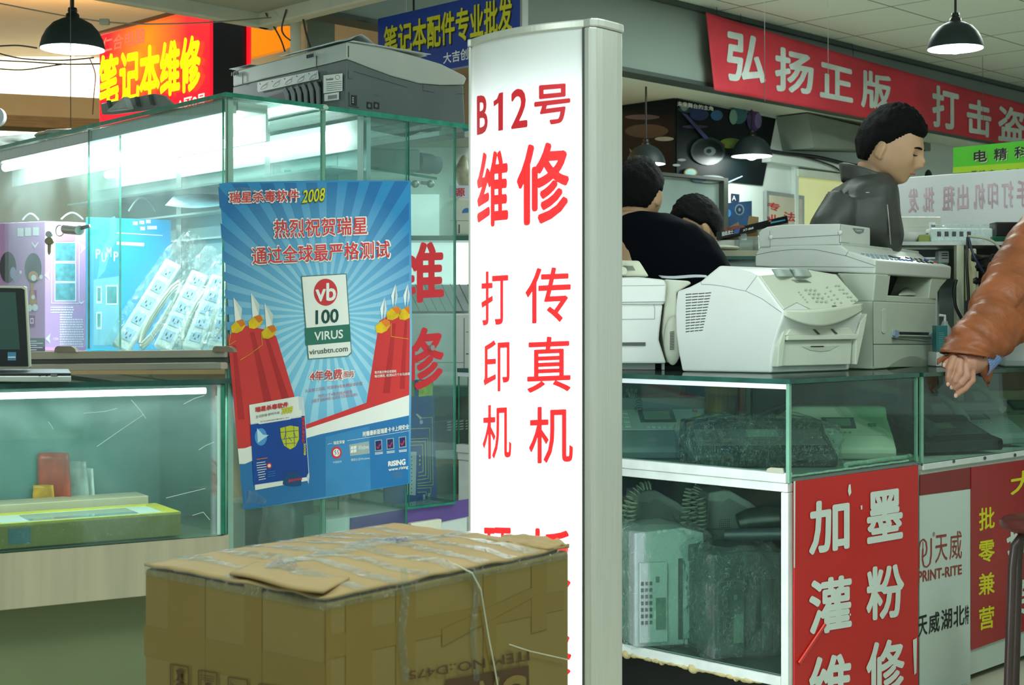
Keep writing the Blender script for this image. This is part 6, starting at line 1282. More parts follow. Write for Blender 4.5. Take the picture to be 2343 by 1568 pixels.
m = MB(); c_ = Wx.at(*Z(60, 350), -.02); m.tube([c_, c_+V((0, -.03, 0))], .012, 16); m.build('rest_knob', mat('rest_cream', '#c5c9b2', .45), rest)
for sx in (Z(115, 0)[0], Z(292, 0)[0]): pass
m = MB(); a = Wx.at(*Z(150, 880), -.1); m.box(a.x-.06, a.x+.05, a.y-.02, a.y+.1, zf, zf+.02); a = Wx.at(*Z(292, 880), -.05); m.box(a.x-.004, a.x+.004, a.y, a.y+.02, zf, zf+.02); m.build('feet', mat('foot_grey', '#a9b0ac', .5), ff)
o = MB().grid(lambda u, v: P(*Z(285+270*u-20*v, 388-14*v+4*math.sin(u*6)), 4.55+.15*v), 10, 4).build('paper_sheet', mat('paper_pale', '#b9c0c8', .6, na=.05), solid=.001); tag(o, 'pale paper sheets lying on the left white fax beside the rounded fax', 'paper')
# ================================================================ GOODS INSIDE THE RIGHT SHOWCASES
def fax(loc, rot, w_, d_, h_, bm, km, label, keys=None, panelm=None, wrap=None, cord=None, handset=None, name='fax_machine', group=None, lcd=True, sticker=None):
    T = frame(loc, rot); t = thing(name, label, 'fax machine', loc, group)
    prof = [(0, 0), (-.004, .02), (.0, .035), (d_*.18, h_*.45), (d_*.55, h_*.80), (d_*.62, h_), (d_*.92, h_), (d_, h_*.8), (d_, 0)]
    m = MB(T); m.prism([(0, y, z) for y, z in prof], (w_, 0, 0)); m.build('body', bm, t, bevel=.006, seg=3)
    y0, z0, y1, z1 = d_*.18, h_*.45, d_*.55, h_*.80; nrm = V((0, -(z1-z0), y1-y0)).normalized()
    def sp_(u, v, o): p = V((w_*u, y0+(y1-y0)*v, z0+(z1-z0)*v))+nrm*o; return tuple(p)
    def plate(m, u0, u1, v0, v1, o0, o1, mi=0): m.prism([sp_(u0, v0, o0), sp_(u1, v0, o0), sp_(u1, v1, o0), sp_(u0, v1, o0)], nrm*(o1-o0) if False else V(sp_(0, 0, o1))-V(sp_(0, 0, o0)), mi)
    m = MB(T); plate(m, .05, .95, .05, .95, .0, .003); pn = m.build('control_panel', panelm or bm, t, bevel=.002)
    m = MB(T)
    for r_ in range(4):
        for c_ in range(3): plate(m, .09+c_*.075, .09+c_*.075+.05, .14+r_*.19, .26+r_*.19, .003, .007)
    for k in range(5): plate(m, .42+k*.045, .445+k*.045, .1, .17, .003, .006)
    m.build('keys', km, pn, bevel=.001)
    if keys:
        m = MB(T)
        for u, v, s, mi in keys: plate(m, u, u+.07*s, v, v+.14*s, .003, .007, mi)
        m.build('start_stop_keys', [mat('key_teal', '#1f8f78', .35), mat('key_yellow', '#c8b84a', .35), mat('key_pink', '#c05060', .35)], pn, bevel=.002)
    if lcd: m = MB(T); plate(m, .38, .68, .35, .88, .003, .006, 0); plate(m, .42, .64, .45, .82, .006, .0065, 1); m.build('display', [mat('lcd_bezel', '#50585c', .3), mat('lcd_green', '#7f9488', .12)], pn)
    if sticker: m = MB(T); m.grid(lambda u, v: (w_*(.3+.6*u), d_*.62+d_*.25*v, h_+.002), 2, 2); m.build('sticker', mat('sticker_pink', '#d0496e', .4, na=.5, ns=50), t); 
    if handset:
        m = MB(T); hs = handset; L_ = d_*.95
        pts = [(hs*w_, .01+L_*k/10, h_*.62+.045*math.sin(PI*k/10)+h_*.35*k/10) for k in range(11)]
        m.tube(pts, [.02, .022, .016, .013, .012, .012, .012, .013, .016, .022, .02], 12); m.build('handset', panelm or bm, t)
    if cord: coil(cord, t, bm)
    if wrap:
        def wf(seed):
            m = MB(T); 
            def f(u, v):
                a = 2*PI*u; ca, sa = math.cos(a), math.sin(a); s_ = max(abs(ca), abs(sa)); x = w_/2+(w_/2+.012)*ca/s_*.98; y = d_/2+(d_/2+.012)*sa/s_*.98
                z = (h_+.02)*v; k_ = 1 if v < .8 else 1-(v-.8)*3.2
                x = w_/2+(x-w_/2)*k_; y = d_/2+(y-d_/2)*k_; nn = .012*noise.noise(V((ca*3, sa*3, v*5+seed)))+.006*noise.noise(V((ca*9, sa*9, v*16+seed)))
                return (x+nn*ca*2, y+nn*sa*2, max(.002, z+nn))
            m.grid(f, 64, 16); return m
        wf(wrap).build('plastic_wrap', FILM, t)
    return t
def coil(path, parent=None, m_=None, r=.011, wr=.0028, turns_per=95, label=None):
    pts = [V(p) for p in path]; seg = []; tot = 0
    for i in range(len(pts)-1):
        for k in range(40): seg.append(pts[i].lerp(pts[i+1], k/40))
    L_ = sum((seg[i+1]-seg[i]).length for i in range(len(seg)-1)); out = []; n = int(L_*turns_per*10); s_ = 0
    for i in range(n):
        f = i/n*(len(seg)-1); j = int(f); p = seg[j].lerp(seg[min(j+1, len(seg)-1)], f-j); t = (seg[min(j+3, len(seg)-1)]-seg[max(j-3, 0)]).normalized(); a = t.cross(V((0, 1, .1))).normalized(); b = t.cross(a); q = 2*PI*i/10
        out.append(p+(a*math.cos(q)+b*math.sin(q))*r)
    o = MB().tube(out, wr, 5).build('coiled_cord', m_ or mat('cord_green_grey', '#7f8a7c', .5), parent)
    if label: tag(o, label, 'cord', 'coiled handset cords')
    return o
GF = mat('fax_slate', '#66757a', .35, na=.08); GFL = mat('fax_silver', '#9aa6a6', .35, na=.05); DKF = mat('fax_dark', '#20292b', .25, na=.2)
fax((P(1420, 1060, 4.22).x-.06, 4.22, ZS+.001), 4, .36, .34, .17, GF, mat('key_pearl', '#a9b6b4', .35), 'slate grey fax with teal start key and pink sticker inside the green glass counter', keys=[(.74, .15, 1, 0), (.8, .35, 1.1, 0), (.86, .55, .8, 1), (.85, .8, .6, 2)], panelm=GFL, sticker=1)
fax((P(1590, 1080, 3.98).x, 3.98, ZS+.001), 3, .40, .26, .12, DKF, mat('key_dark', '#3c4648', .35), 'black fax wrapped in clear film lying at the near corner of the glass counter', wrap=3, panelm=DARK)
fax((P(1800, 1055, 4.20).x, 4.22, ZS+.001), -4, .32, .26, .145, PCREAM, mat('key_olive', '#9aa28c', .4), 'cream fax with coloured panel strip inside the glass counter beside the wrapped one', keys=[(.1, .4, .9, 2), (.8, .45, 1, 0)], panelm=mat('fax_panel_cream', '#c3c9b4', .4))
fax((P(1395, 960, 4.62).x, 4.62, ZS+.001), -20, .20, .28, .24, GF, MATS['key_pearl'], 'tall grey phone fax with coiled cord at the back left inside the glass counter', panelm=GF, lcd=False, cord=[P(1418, 925, 4.5), P(1440, 905, 4.45), P(1460, 915, 4.45), P(1462, 945, 4.4)])
fax((P(2112, 1060, 4.44).x, 4.42, ZS+.001), 22, .30, .28, .10, DKF, MATS['key_dark'], 'black fax with silver handset at the left end of the right edge showcase', panelm=DARK, handset=.12)
fax((P(2200, 1045, 4.66).x, 4.68, ZS+.001), 18, .26, .26, .13, GFL, MATS['key_pearl'], 'silver grey telephone fax with white handset inside the right edge showcase', panelm=GFL, handset=.1, cord=[P(2215, 990, 4.6), P(2228, 1010, 4.58), P(2232, 1035, 4.58), P(2210, 1045, 4.58)])
fax((P(2300, 1045, 4.86).x, 4.92, ZS+.001), 18, .30, .24, .16, PCREAM, MATS['key_olive'], 'cream telephone fax with thick handset at the far right of the showcase', panelm=MATS['fax_panel_cream'], handset=.05, cord=[P(2296, 985, 4.8), P(2308, 1000, 4.8), P(2305, 1030, 4.8)])
o = MB().lathe([(.001, 0), (.05, .0), (.05, .22), (.001, .225)], V((P(1650, 0, 4.42).x, 4.42, ZS+.001)), 20).build('wooden_panel', mat('wood_slat', '#6f6344', .5, na=.2, stretch=(20, 20, 1))); tag(o, 'round-topped brown wooden piece behind the slate fax in the glass counter', 'wooden piece')
o = wire([(1725, 965, 4.32), (1750, 945, 4.32), (1775, 935, 4.3), (1800, 925, 4.32), (1815, 915, 4.35), (1800, 930, 4.36), (1770, 950, 4.36)], .009, 'bundled black power cord above the wrapped black fax', BLACK)
# ---- lower window: upright wrapped machines and grey phone bodies
def upright(px0, px1_, py0, py1_, Y, bm, label, dark=False, yaw=.25):
    a = P(px0, py1_, Y); b = P(px1_, py1_, Y+.06); z0 = zb1+.001; z1 = P(px0, py0, Y).z; W = Wall((a.x, Y), (1, yaw)); w_ = b.x-a.x
    t = thing('wrapped_fax', label, 'fax machine', (a.x, Y, z0), 'film wrapped fax machines'); T = frame((a.x, Y, z0), math.degrees(math.atan(yaw))); h_ = z1-z0
    m = MB(T); m.prism([(0, 0, 0), (w_, 0, 0), (w_, 0, h_*.95), (w_*.7, 0, h_), (0, 0, h_*.97)], (0, .22, 0)); m.build('body', bm, t, bevel=.006)
    m = MB(T); m.box(w_*.05, w_*.45, -.012, 0, h_*.04, h_*.72); pn = m.build('control_panel', bm, t, bevel=.003)
    m = MB(T)
    for r_ in range(7):
        for c_ in range(3): m.box(w_*(.07+c_*.06), w_*(.07+c_*.06+.035), -.015, -.012, h_*(.2+r_*.055), h_*(.2+r_*.055+.03))
    m.build('keys', SEAM if not dark else MATS['key_dark'], pn)
    m = MB(T); m.box(w_*.28, w_*.42, -.0145, -.012, h_*.15, h_*.42); m.box(w_*.28, w_*.33, -.0142, -.012, h_*.55, h_*.6); m.build('display', mat('lcd_green_dark', '#5c7468', .15), pn)
    m = MB(T); m.box(w_*.62, w_*.68, -.004, .0, h_*.05, h_*.74); m.box(w_*.88, w_*.92, -.004, 0, h_*.06, h_*.72); m.build('paper_slot', mat('slot_green_dark', '#384440', .5), t)
    m = MB(T); m.box(w_*.70, w_*.86, -.01, 0, h_*.06, h_*.72); m.build('tray', bm, t, bevel=.003)
    def f(u, v):
        a_ = 2*PI*u; ca, sa = math.cos(a_), math.sin(a_); s_ = max(abs(ca), abs(sa)); k_ = 1 if v < .9 else 1-(v-.9)*3
        x = w_/2+(w_/2+.014)*ca/s_*k_; y = .11+(.13)*sa/s_*k_; nn = .010*noise.noise(V((ca*4, sa*4, v*6+px0)))+.006*noise.noise(V((ca*12, sa*12, v*22+px0)))
        return (x+nn*ca*2, y+nn*sa*2, h_*1.03*v+(0 if v < .05 else nn))
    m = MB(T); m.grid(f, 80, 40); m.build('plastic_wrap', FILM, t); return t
PGW = mat('fax_grey_white', '#a9b3b0', .45, na=.04)
upright(1452, 1616, 1212, 1500, 4.06, PGW, 'pale grey fax standing upright in clear film behind the lower glass')
upright(1630, 1790, 1262, 1530, 3.92, mat('fax_slate_dark', '#3c4a4b', .4, na=.1), 'dark fax standing upright in crinkled film beside the frame of the lower glass', dark=True)
upright(1330, 1446, 1202, 1470, 4.3, PGW, 'pale grey wrapped fax mostly hidden behind the tall light box')
def phone(px, Y, label, s=1.0):
    t = thing('desk_telephone', label, 'telephone', P(px, 1210, Y), 'grey desk telephone bodies'); W = Wall(S(px, Y), (1, .15))
    q = [(px-2, 1212), (px+2, 1140), (px+45, 1134), (px+55, 1128), (px+68, 1136), (px+95, 1150), (px+130, 1180), (px+138, 1212)]
    m = MB(); m.prism([W.at(x, y) for x, y in q], -W.n*.12); m.build('body', mat('phone_grey', '#7d8885', .45, na=.05), t, bevel=.005)
    q = [(px+2, 1148), (px+4, 1128), (px+38, 1122), (px+54, 1124), (px+100, 1150), (px+145, 1185), (px+140, 1192), (px+70, 1152), (px+52, 1142), (px+38, 1150)]
    m = MB(); m.prism([W.at(x, y, .004) for x, y in q], -W.n*.12); m.build('top_shell', mat('phone_light_grey', '#a3adaa', .4), t, bevel=.004)
    m = MB()
    for r_ in range(5):
        for c_ in range(6): x = px+28+c_*4.2; y = 1188+r_*4.6; m.slabpx(W, [(x, y), (x+2.4, y), (x+2.4, y+2.4), (x, y+2.4)], .0005, .001)
    m.build('speaker_holes', SEAM, t)
    m = MB(); zt_ = W.z(px, 1212); a = W.at(px-6, 1212); m.box(a.x, a.x+.2, a.y, a.y+.14, zb1, zt_); m.build('carton_under', mat('inner_box_grey', '#5e6b68', .6, na=.1), t)
phone(1450, 4.42, 'grey telephone body with pale top shell at left behind the lower glass')
phone(1618, 4.24, 'grey telephone body with pale top shell at right behind the lower glass')
for i, q in enumerate(([(1418, 1190), (1432, 1160), (1448, 1130), (1470, 1112), (1492, 1110)], [(1444, 1192), (1446, 1165), (1452, 1140)], [(1566, 1210), (1570, 1170), (1572, 1140), (1580, 1115)], [(1588, 1210), (1586, 1170), (1590, 1130), (1600, 1112)], [(1606, 1212), (1608, 1175), (1604, 1135)])):
    coil([P(x, y, 4.22-.01*i) for x, y in q], None, None, .0115, .0032, 80, ['arching coiled cord at the upper left of the lower glass', 'short coiled cord beside the left grey telephone', 'coiled cord hanging left of three in the middle of the lower glass', 'coiled cord hanging in the middle of three behind the lower glass', 'coiled cord hanging right of three beside the right grey telephone'][i])
t = thing('telephone_handset', 'thick dark handset lying behind the right grey telephone', 'handset', P(1700, 1210, 4.2)); m = MB(); m.tube([P(1690, 1200, 4.16), P(1715, 1192, 4.16), P(1750, 1188, 4.14), P(1790, 1186, 4.12)], [.03, .036, .036, .03], 16); m.build('grip', mat('handset_dark', '#2b3635', .4), t); m = MB(); m.tube([P(1660, 1225, 4.1), P(1790, 1222, 4.05)], .018, 10); m.build('cradle', mat('handset_blue_grey', '#3f4c52', .4), t)
# ================================================================ SHELVES AND SMALL THINGS behind the right counter
Ws6 = Wall(S(2195, 5.05), (1, .04)); z6 = Ws6.z(2195, 553)
sh = thing('shelf_unit', 'white framed shelf unit with cables behind the orange leather sleeve', 'shelf', Ws6.pt(2200, 0))
def s6(name, q, o0, o1, m_, par=sh, **k): return MB().slabpx(Ws6, q, o0, o1).build(name, m_, par, **k)
s6('top_board', rect(2030, 553, 2480, 561), .0, -.3, ALUW); s6('back_board', rect(2206, 561, 2480, 1100), -.26, -.28, mat('shelf_back_grey', '#8f9c98', .5, na=.1)); s6('upright', rect(2189, 561, 2206, 1300), .0, -.03, mat('upright_cream', '#c3c8b0', .5, na=.08), bevel=.002)
m = MB(); m.tube([Ws6.at(2062, 606, -.1), Ws6.at(2166, 600, -.1)], .014, 12); m.build('tube_lamp', mat('tube_unlit', '#aab8bc', .2), sh); s6('lamp_fitting', rect(2165, 572, 2190, 600), -.08, -.12, ALUW, bevel=.004)
m = MB(); m.slabpx(Ws6, rect(2172, 577, 2186, 579), -.079, -.078); m.slabpx(Ws6, rect(2172, 582, 2186, 584), -.079, -.078); m.slabpx(Ws6, rect(2172, 588, 2186, 590), -.079, -.078); m.build('fitting_slots', BLACK, sh)
s6('under_strip', rect(2050, 566, 2190, 584), -.15, -.17, mat('under_shelf_blue', '#7c8f96', .4))
def sit(px0, px1_, py0, Y, d_, z0, name, m_, lab, cat, yaw=0, bevel=.003, parent=None, group=None):
    a = P(px0, HY, Y); w_ = (px1_-px0)*Y/F; T = frame((a.x, Y, z0), yaw); h_ = P(px0, py0, Y).z-z0
    if lab: parent = thing(name, lab, cat, (a.x, Y, z0), group)
    return MB(T).box(0, w_, 0, d_, 0, h_).build('body' if lab else name, m_, parent, bevel=bevel), T, w_, h_, parent
_, T, w_, h_, t = sit(2052, 2156, 496, 5.22, .03, z6, 'flat_carton', mat('white_carton', '#cfd2c8', .4), 'flat white carton standing on the shelf behind the tray', 'box', yaw=3)
m = MB(T); m.box(w_*.72, w_*.86, -.001, 0, h_*.05, h_*.8, 0); m.box(w_*.76, w_*.86, -.0016, -.001, h_*.62, h_*.72, 1); m.box(w_*.15, w_*.75, -.0006, 0, h_*.62, h_*.64, 2); m.build('print', [WHITEP, mat('print_slate', '#6b6f8a', .5), ALUW], t)
c_ = P(2080, 0, 5.1); t = MB().lathe([(.001, 0), (.045, 0), (.075, .035), (.072, .035), (.044, .004), (.001, .004)], (c_.x, 5.14, z6), 28).build('white_tray', PWHITE); tag(t, 'round white tray on the shelf end beside the standing man', 'tray')
sit(2102, 2128, 537, 5.08, .05, z6, 'small_pack', mat('pack_olive', '#8f9a4e', .5, na=.1), 'small olive pack between the white tray and the bagged socket', 'packet')
_, T, w_, h_, t = sit(2130, 2272, 522, 5.08, .07, z6, 'bagged_power_strip', mat('strip_white', '#e4ebe8', .35), 'bagged white power strip lying on the shelf beside the black adapter', 'power strip', bevel=.006)
m = MB(T)
for k in range(5): m.box(w_*(.1+.12*k), w_*(.1+.12*k)+.014, -.001, 0, h_*.4, h_*.75)
m.build('sockets', BLACK, t)
m = MB(T); m.grid(lambda u, v: (w_*(-.03+1.06*u), -.012+.006*noise.noise(V((u*14, v*4, 2)))+.09*max(0, v-.6), (h_+.012)*min(1, v*1.5)+.006*noise.noise(V((u*12, v*5, 9)))), 40, 12); m.build('clear_bag', FILM, t)
g_ = sit(2270, 2420, 541, 5.06, .14, z6, 'glass_plate', mat('plate_green', '#1f5f47', .15, na=.1), 'green glass plate edge under the black adapter', 'plate')
_, T, w_, h_, t = sit(2278, 2334, 508, 5.08, .07, P(2278, 541, 5.06).z+.0005, 'power_adapter', BLACK, 'black boxy power adapter on the green glass plate', 'adapter', bevel=.004)
tv = thing('black_equipment_case', 'black box half hidden behind the orange leather sleeve', 'box', Ws6.pt(2300, 1.0)); MB().slabpx(Ws6, [(2272, 580), (2440, 572), (2440, 700), (2272, 700)], -.02, -.2).build('body', BLACK, tv, bevel=.004)
# vertical power strip with plugs on the upright
vs_ = thing('wall_power_strip', 'cream power strip mounted upright on the shelf post with black plugs', 'power strip', Ws6.pt(2218, Ws6.z(2218, 690)))
MB().slabpx(Ws6, rect(2207, 570, 2228, 690), .0, .03).build('body', mat('strip_cream', '#c3c29a', .5, na=.05), vs_, bevel=.005)
MB().slabpx(Ws6, [(2226, 620), (2234, 622), (2234, 690), (2226, 686)], .0, .02).build('side_sockets', PCREAM, vs_)
for i, (x, y, s_) in enumerate(((2222, 590, 1.0), (2228, 611, .6), (2226, 643, .85))):
    a = Ws6.at(x, y, .02); t = thing('power_plug', ['large black plug at the top of the upright power strip', 'small black plug in the middle of the upright power strip', 'black plug at the bottom of the upright power strip'][i], 'plug', a, 'plugs in the upright strip')
    MB().tube([a, a+V((.014, -.004, 0))*s_, a+V((.016, -.004, 0))*s_, a+V((.034, -.008, .001)), a+V((.06*s_, -.01, .004))], [.016*s_, .017*s_, .013*s_, .009*s_, .005*s_], 12).build('plug_body', BLACK, t)
    wire([(x+36*s_, y-2, 5.02), (x+42, y+18, 5.02), (x+30, y+55, 5.0), (x+34, y+95, 5.0), (x+10, y+130-20*i, 5.02), (x+4, y+170-25*i, 5.03)], .004, ['cable curling down from the top plug', 'cable curling down from the middle plug', 'cable curling down from the bottom plug'][i], BLACK, 'cables beside the shelf post')
wire([(2214, 543, 5.03), (2212, 600, 5.0), (2216, 680, 5.0), (2212, 740, 5.0), (2214, 820, 5.0)], .005, 'straight black cable running down the shelf post', BLACK, 'cables beside the shelf post')
wire([(2188, 640, 5.0), (2183, 665, 5.0), (2186, 700, 5.0), (2200, 730, 5.0), (2212, 760, 5.0), (2225, 800, 5.0)], .006, 'thick black cable bulging left of the shelf post', BLACK, 'cables beside the shelf post')
wire([(2216, 544, 5.02), (2228, 585, 4.99), (2250, 622, 4.99), (2262, 640, 4.99), (2246, 672, 4.99), (2250, 705, 4.99)], .005, 'blue black cable looping beside the plugs', mat('cable_navy', '#232c44', .4), 'cables beside the shelf post')
wire([(2215, 541, 5.02), (2250, 545, 5.0), (2275, 555, 4.99), (2292, 576, 4.98)], .005, 'pale cable running from the bagged strip to the right', mat('cable_pale', '#a9ae98', .5), 'cables beside the shelf post')
wire([(2222, 742, 5.0), (2235, 700, 4.98), (2252, 705, 4.98), (2262, 730, 4.98), (2240, 760, 4.98)], .005, 'black cable loop low behind the leather cuff', BLACK, 'cables beside the shelf post')
# small goods on the right counter
_, T, w_, h_, t = sit(2143, 2178, 806, 4.74, .1, ZR+.001, 'small_carton', PWHITE, 'small white carton on the counter under the teal pack', 'box')
zt_ = ZR+.001+h_
_, T, w_, h2, t = sit(2143, 2168, 745, 4.76, .05, zt_+.0005, 'teal_pack', mat('pack_teal', '#2f7272', .4, na=.1), 'teal pack standing on the small white carton beside the tall printer', 'box', bevel=.001)
m = MB(T)
for k in range(9): m.box(w_*.2, w_*(.75-.05*(k % 3)), -.0006, 0, h2*(.15+.07*k), h2*(.15+.07*k)+.0012)
m.build('fine_print', mat('print_pale_teal', '#7fb0aa', .5), t)
c_ = P(2162, 745, 4.9); t = thing('pump_bottle', 'clear pump bottle behind the teal pack', 'bottle', (c_.x, 4.9, ZR+.001)); zb_ = ZR+.001; zt2 = P(2162, 735, 4.9).z
MB().lathe([(.001, 0), (.022, 0), (.024, .01), (.024, (zt2-zb_)*.8), (.01, (zt2-zb_)*.95), (.009, zt2-zb_), (.001, zt2-zb_)], (c_.x, 4.9, zb_), 20).build('bottle', mat('bottle_clear', '#cdd6d6', .1, alpha=.6), t); MB().tube([V((c_.x, 4.9, zt2)), V((c_.x, 4.9, zt2+.018)), V((c_.x-.02, 4.9, zt2+.02))], .005, 8).build('pump', PWHITE, t)
fax((P(2290, 835, 4.75).x, 4.72, ZR+.001), -12, .34, .30, .20, mat('phone_fax_white', '#b9c1c0', .4, na=.05), MATS['key_olive'], 'white telephone fax with coiled cord on the right counter behind the leather sleeve', lcd=False, cord=[P(2330, 725, 4.66), P(2338, 740, 4.65), P(2352, 760, 4.65)])
# rear shelf left of the man
Ws7 = Wall(S(1690, 5.16), (1, .05)); z7 = Ws7.z(1690, 573)
rs = thing('rear_shelf', 'pale rear shelf with a green glass edge behind the white machines', 'shelf', Ws7.pt(1690, 0))
MB().slabpx(Ws7, rect(1645, 573, 1880, 586), 0, -.4).build('top_board', mat('shelf_beige', '#b5b397', .5), rs); MB().slabpx(Ws7, rect(1645, 586, 1880, 594), .0, -.3).build('glass_edge', mat('shelf_teal_edge', '#3f6f66', .2), rs); MB().slabpx(Ws7, rect(1645, 594, 1880, 1100), -.02, -.3).build('body', mat('rear_body_grey', '#8fa29b', .4, na=.1), rs)
bx = thing('keyboard_carton', 'long black glossy keyboard carton tilted on top of the clutter left of the man', 'box', P(1720, 550, 5.3)); Wk = Wall(S(1640, 5.30), (1, .12))
kq = [(1639, 532), (1801, 493), (1804, 510), (1639, 549)]; MB().prism([Wk.at(x, y) for x, y in kq], -Wk.n*.16+V((.05, 0, -.01))).build('carton', mat('carton_black', '#101517', .25, na=.2), bx, bevel=.002)
m = MB(); m.text(Wk, '超级战士', [(1651, 531), (1678, 525), (1678, 535), (1652, 541)], .001, .04); m.text(Wk, 'XT-868', [(1700, 525), (1724, 519), (1724, 524), (1700, 530)], .001, .04); m.build('lettering', WHITEP, bx)
m = MB(); m.poly(Wk, [(1763, 508), (1797, 502), (1797, 505), (1763, 512)], .001, 0); m.poly(Wk, [(1680, 526), (1694, 522), (1690, 534), (1678, 536)], .001, 1); m.poly(Wk, [(1655, 524), (1678, 517), (1700, 516), (1706, 520), (1690, 523), (1660, 530)], .001, 2); m.poly(Wk, [(1759, 505), (1765, 504), (1765, 507), (1759, 508)], .001, 3); m.build('cover_art', [mat('art_cyan', '#4fa3c9', .3), mat('art_blue_violet', '#4a5fa8', .3), mat('art_rust', '#8a4a3a', .3, na=.5, ns=40), mat('art_orange_dot', '#d97a20', .3)], bx)
for i, (x0, x1_, y0, lab) in enumerate(((1640, 1722, 549, 'white flat carton under the black keyboard carton'), (1660, 1735, 556, 'dark tray with small goods under the black keyboard carton'))): sit(x0, x1_, y0, 5.32+.03*i, .1, z7+.0, 'flat_carton' if i == 0 else 'goods_tray', [PWHITE, mat('tray_dark_grey', '#3f4847', .4)][i], lab, 'box' if i == 0 else 'tray')
_, T, w_, h_, t = sit(1690, 1736, 541, 5.22, .1, z7+.0, 'clear_box', glass('clear_plastic_box_mat', '#dfe8e6', haze=.12, hazecol=(.8, .85, .85), refl=.15), 'clear plastic box left of the tall white printer', 'box')
_p = Ws7.at(1668, 570, -.05); crumple('cloth_heap', V((_p.x, _p.y, z7)), (.05, .035, .010), 'small heap of crumpled pale bags at the rear shelf edge', 'bag', mat('bag_beige_grey', '#9c9f8c', .5, na=.3, ns=20), 30, .5)
for i, (q, lab) in enumerate((([(1666, 521), (1690, 508), (1700, 572), (1660, 572)], 'low cardboard flap sticking up behind the keyboard carton'), ([(1711, 511), (1714, 494), (1736, 497), (1732, 572), (1708, 572)], 'upright cardboard flap behind the keyboard carton'))):
    a = [Ws7.at(x, y, -.20) for x, y in q]; o = MB().prism(a, V((0, .006, 0))).build('cardboard_flap', CARDT); tag(o, lab, 'cardboard')
# ================================================================ PEOPLE
SKIN = mat('skin', '#bf9876', .5, na=.06, ns=20); HAIR = mat('hair_black', '#070808', .75, na=.3, ns=60, bump=.5, bs=260, spec=.15); LIP = mat('lip', '#9a5a50', .5)
def hd(d):                                           # head surface, d = unit direction (forward, side, up)
    x, y, z = d; g = lambda cx, cy_, cz, s: math.exp(-((x-cx)**2+(y-cy_)**2+(z-cz)**2)/(2*s*s))
    p = V((x*.096, y*.076, z*.118))
    if z < 0: p.y *= 1-.30*z*z-.1*(-z)*max(0, x); p.x *= (1+.03*x) if x > 0 else 1+.42*z*(-x)**.5
    if z < -.5 and x > 0: p.x += .018*(-z-.5)*x
    ay = abs(y)
    g2 = lambda cx, cy_, cz, s: math.exp(-((x-cx)**2+(ay-cy_)**2+(z-cz)**2)/(2*s*s))
    f = .021*g(.99, 0, -.20, .075)+.016*g(.99, 0, -.05, .07)+.008*g(.97, 0, .12, .12)+.006*g2(.93, .3, .17, .11)-.012*g2(.92, .32, .01, .09)+.009*g(.90, 0, -.46, .10)-.004*g(.93, 0, -.36, .05)-.004*g(.84, 0, -.58, .05)+.012*g(.72, 0, -.74, .14)+.006*g2(.80, .52, -.12, .15)
    p.x += f; p.z -= .006*g(.99, 0, -.2, .08)
    return p
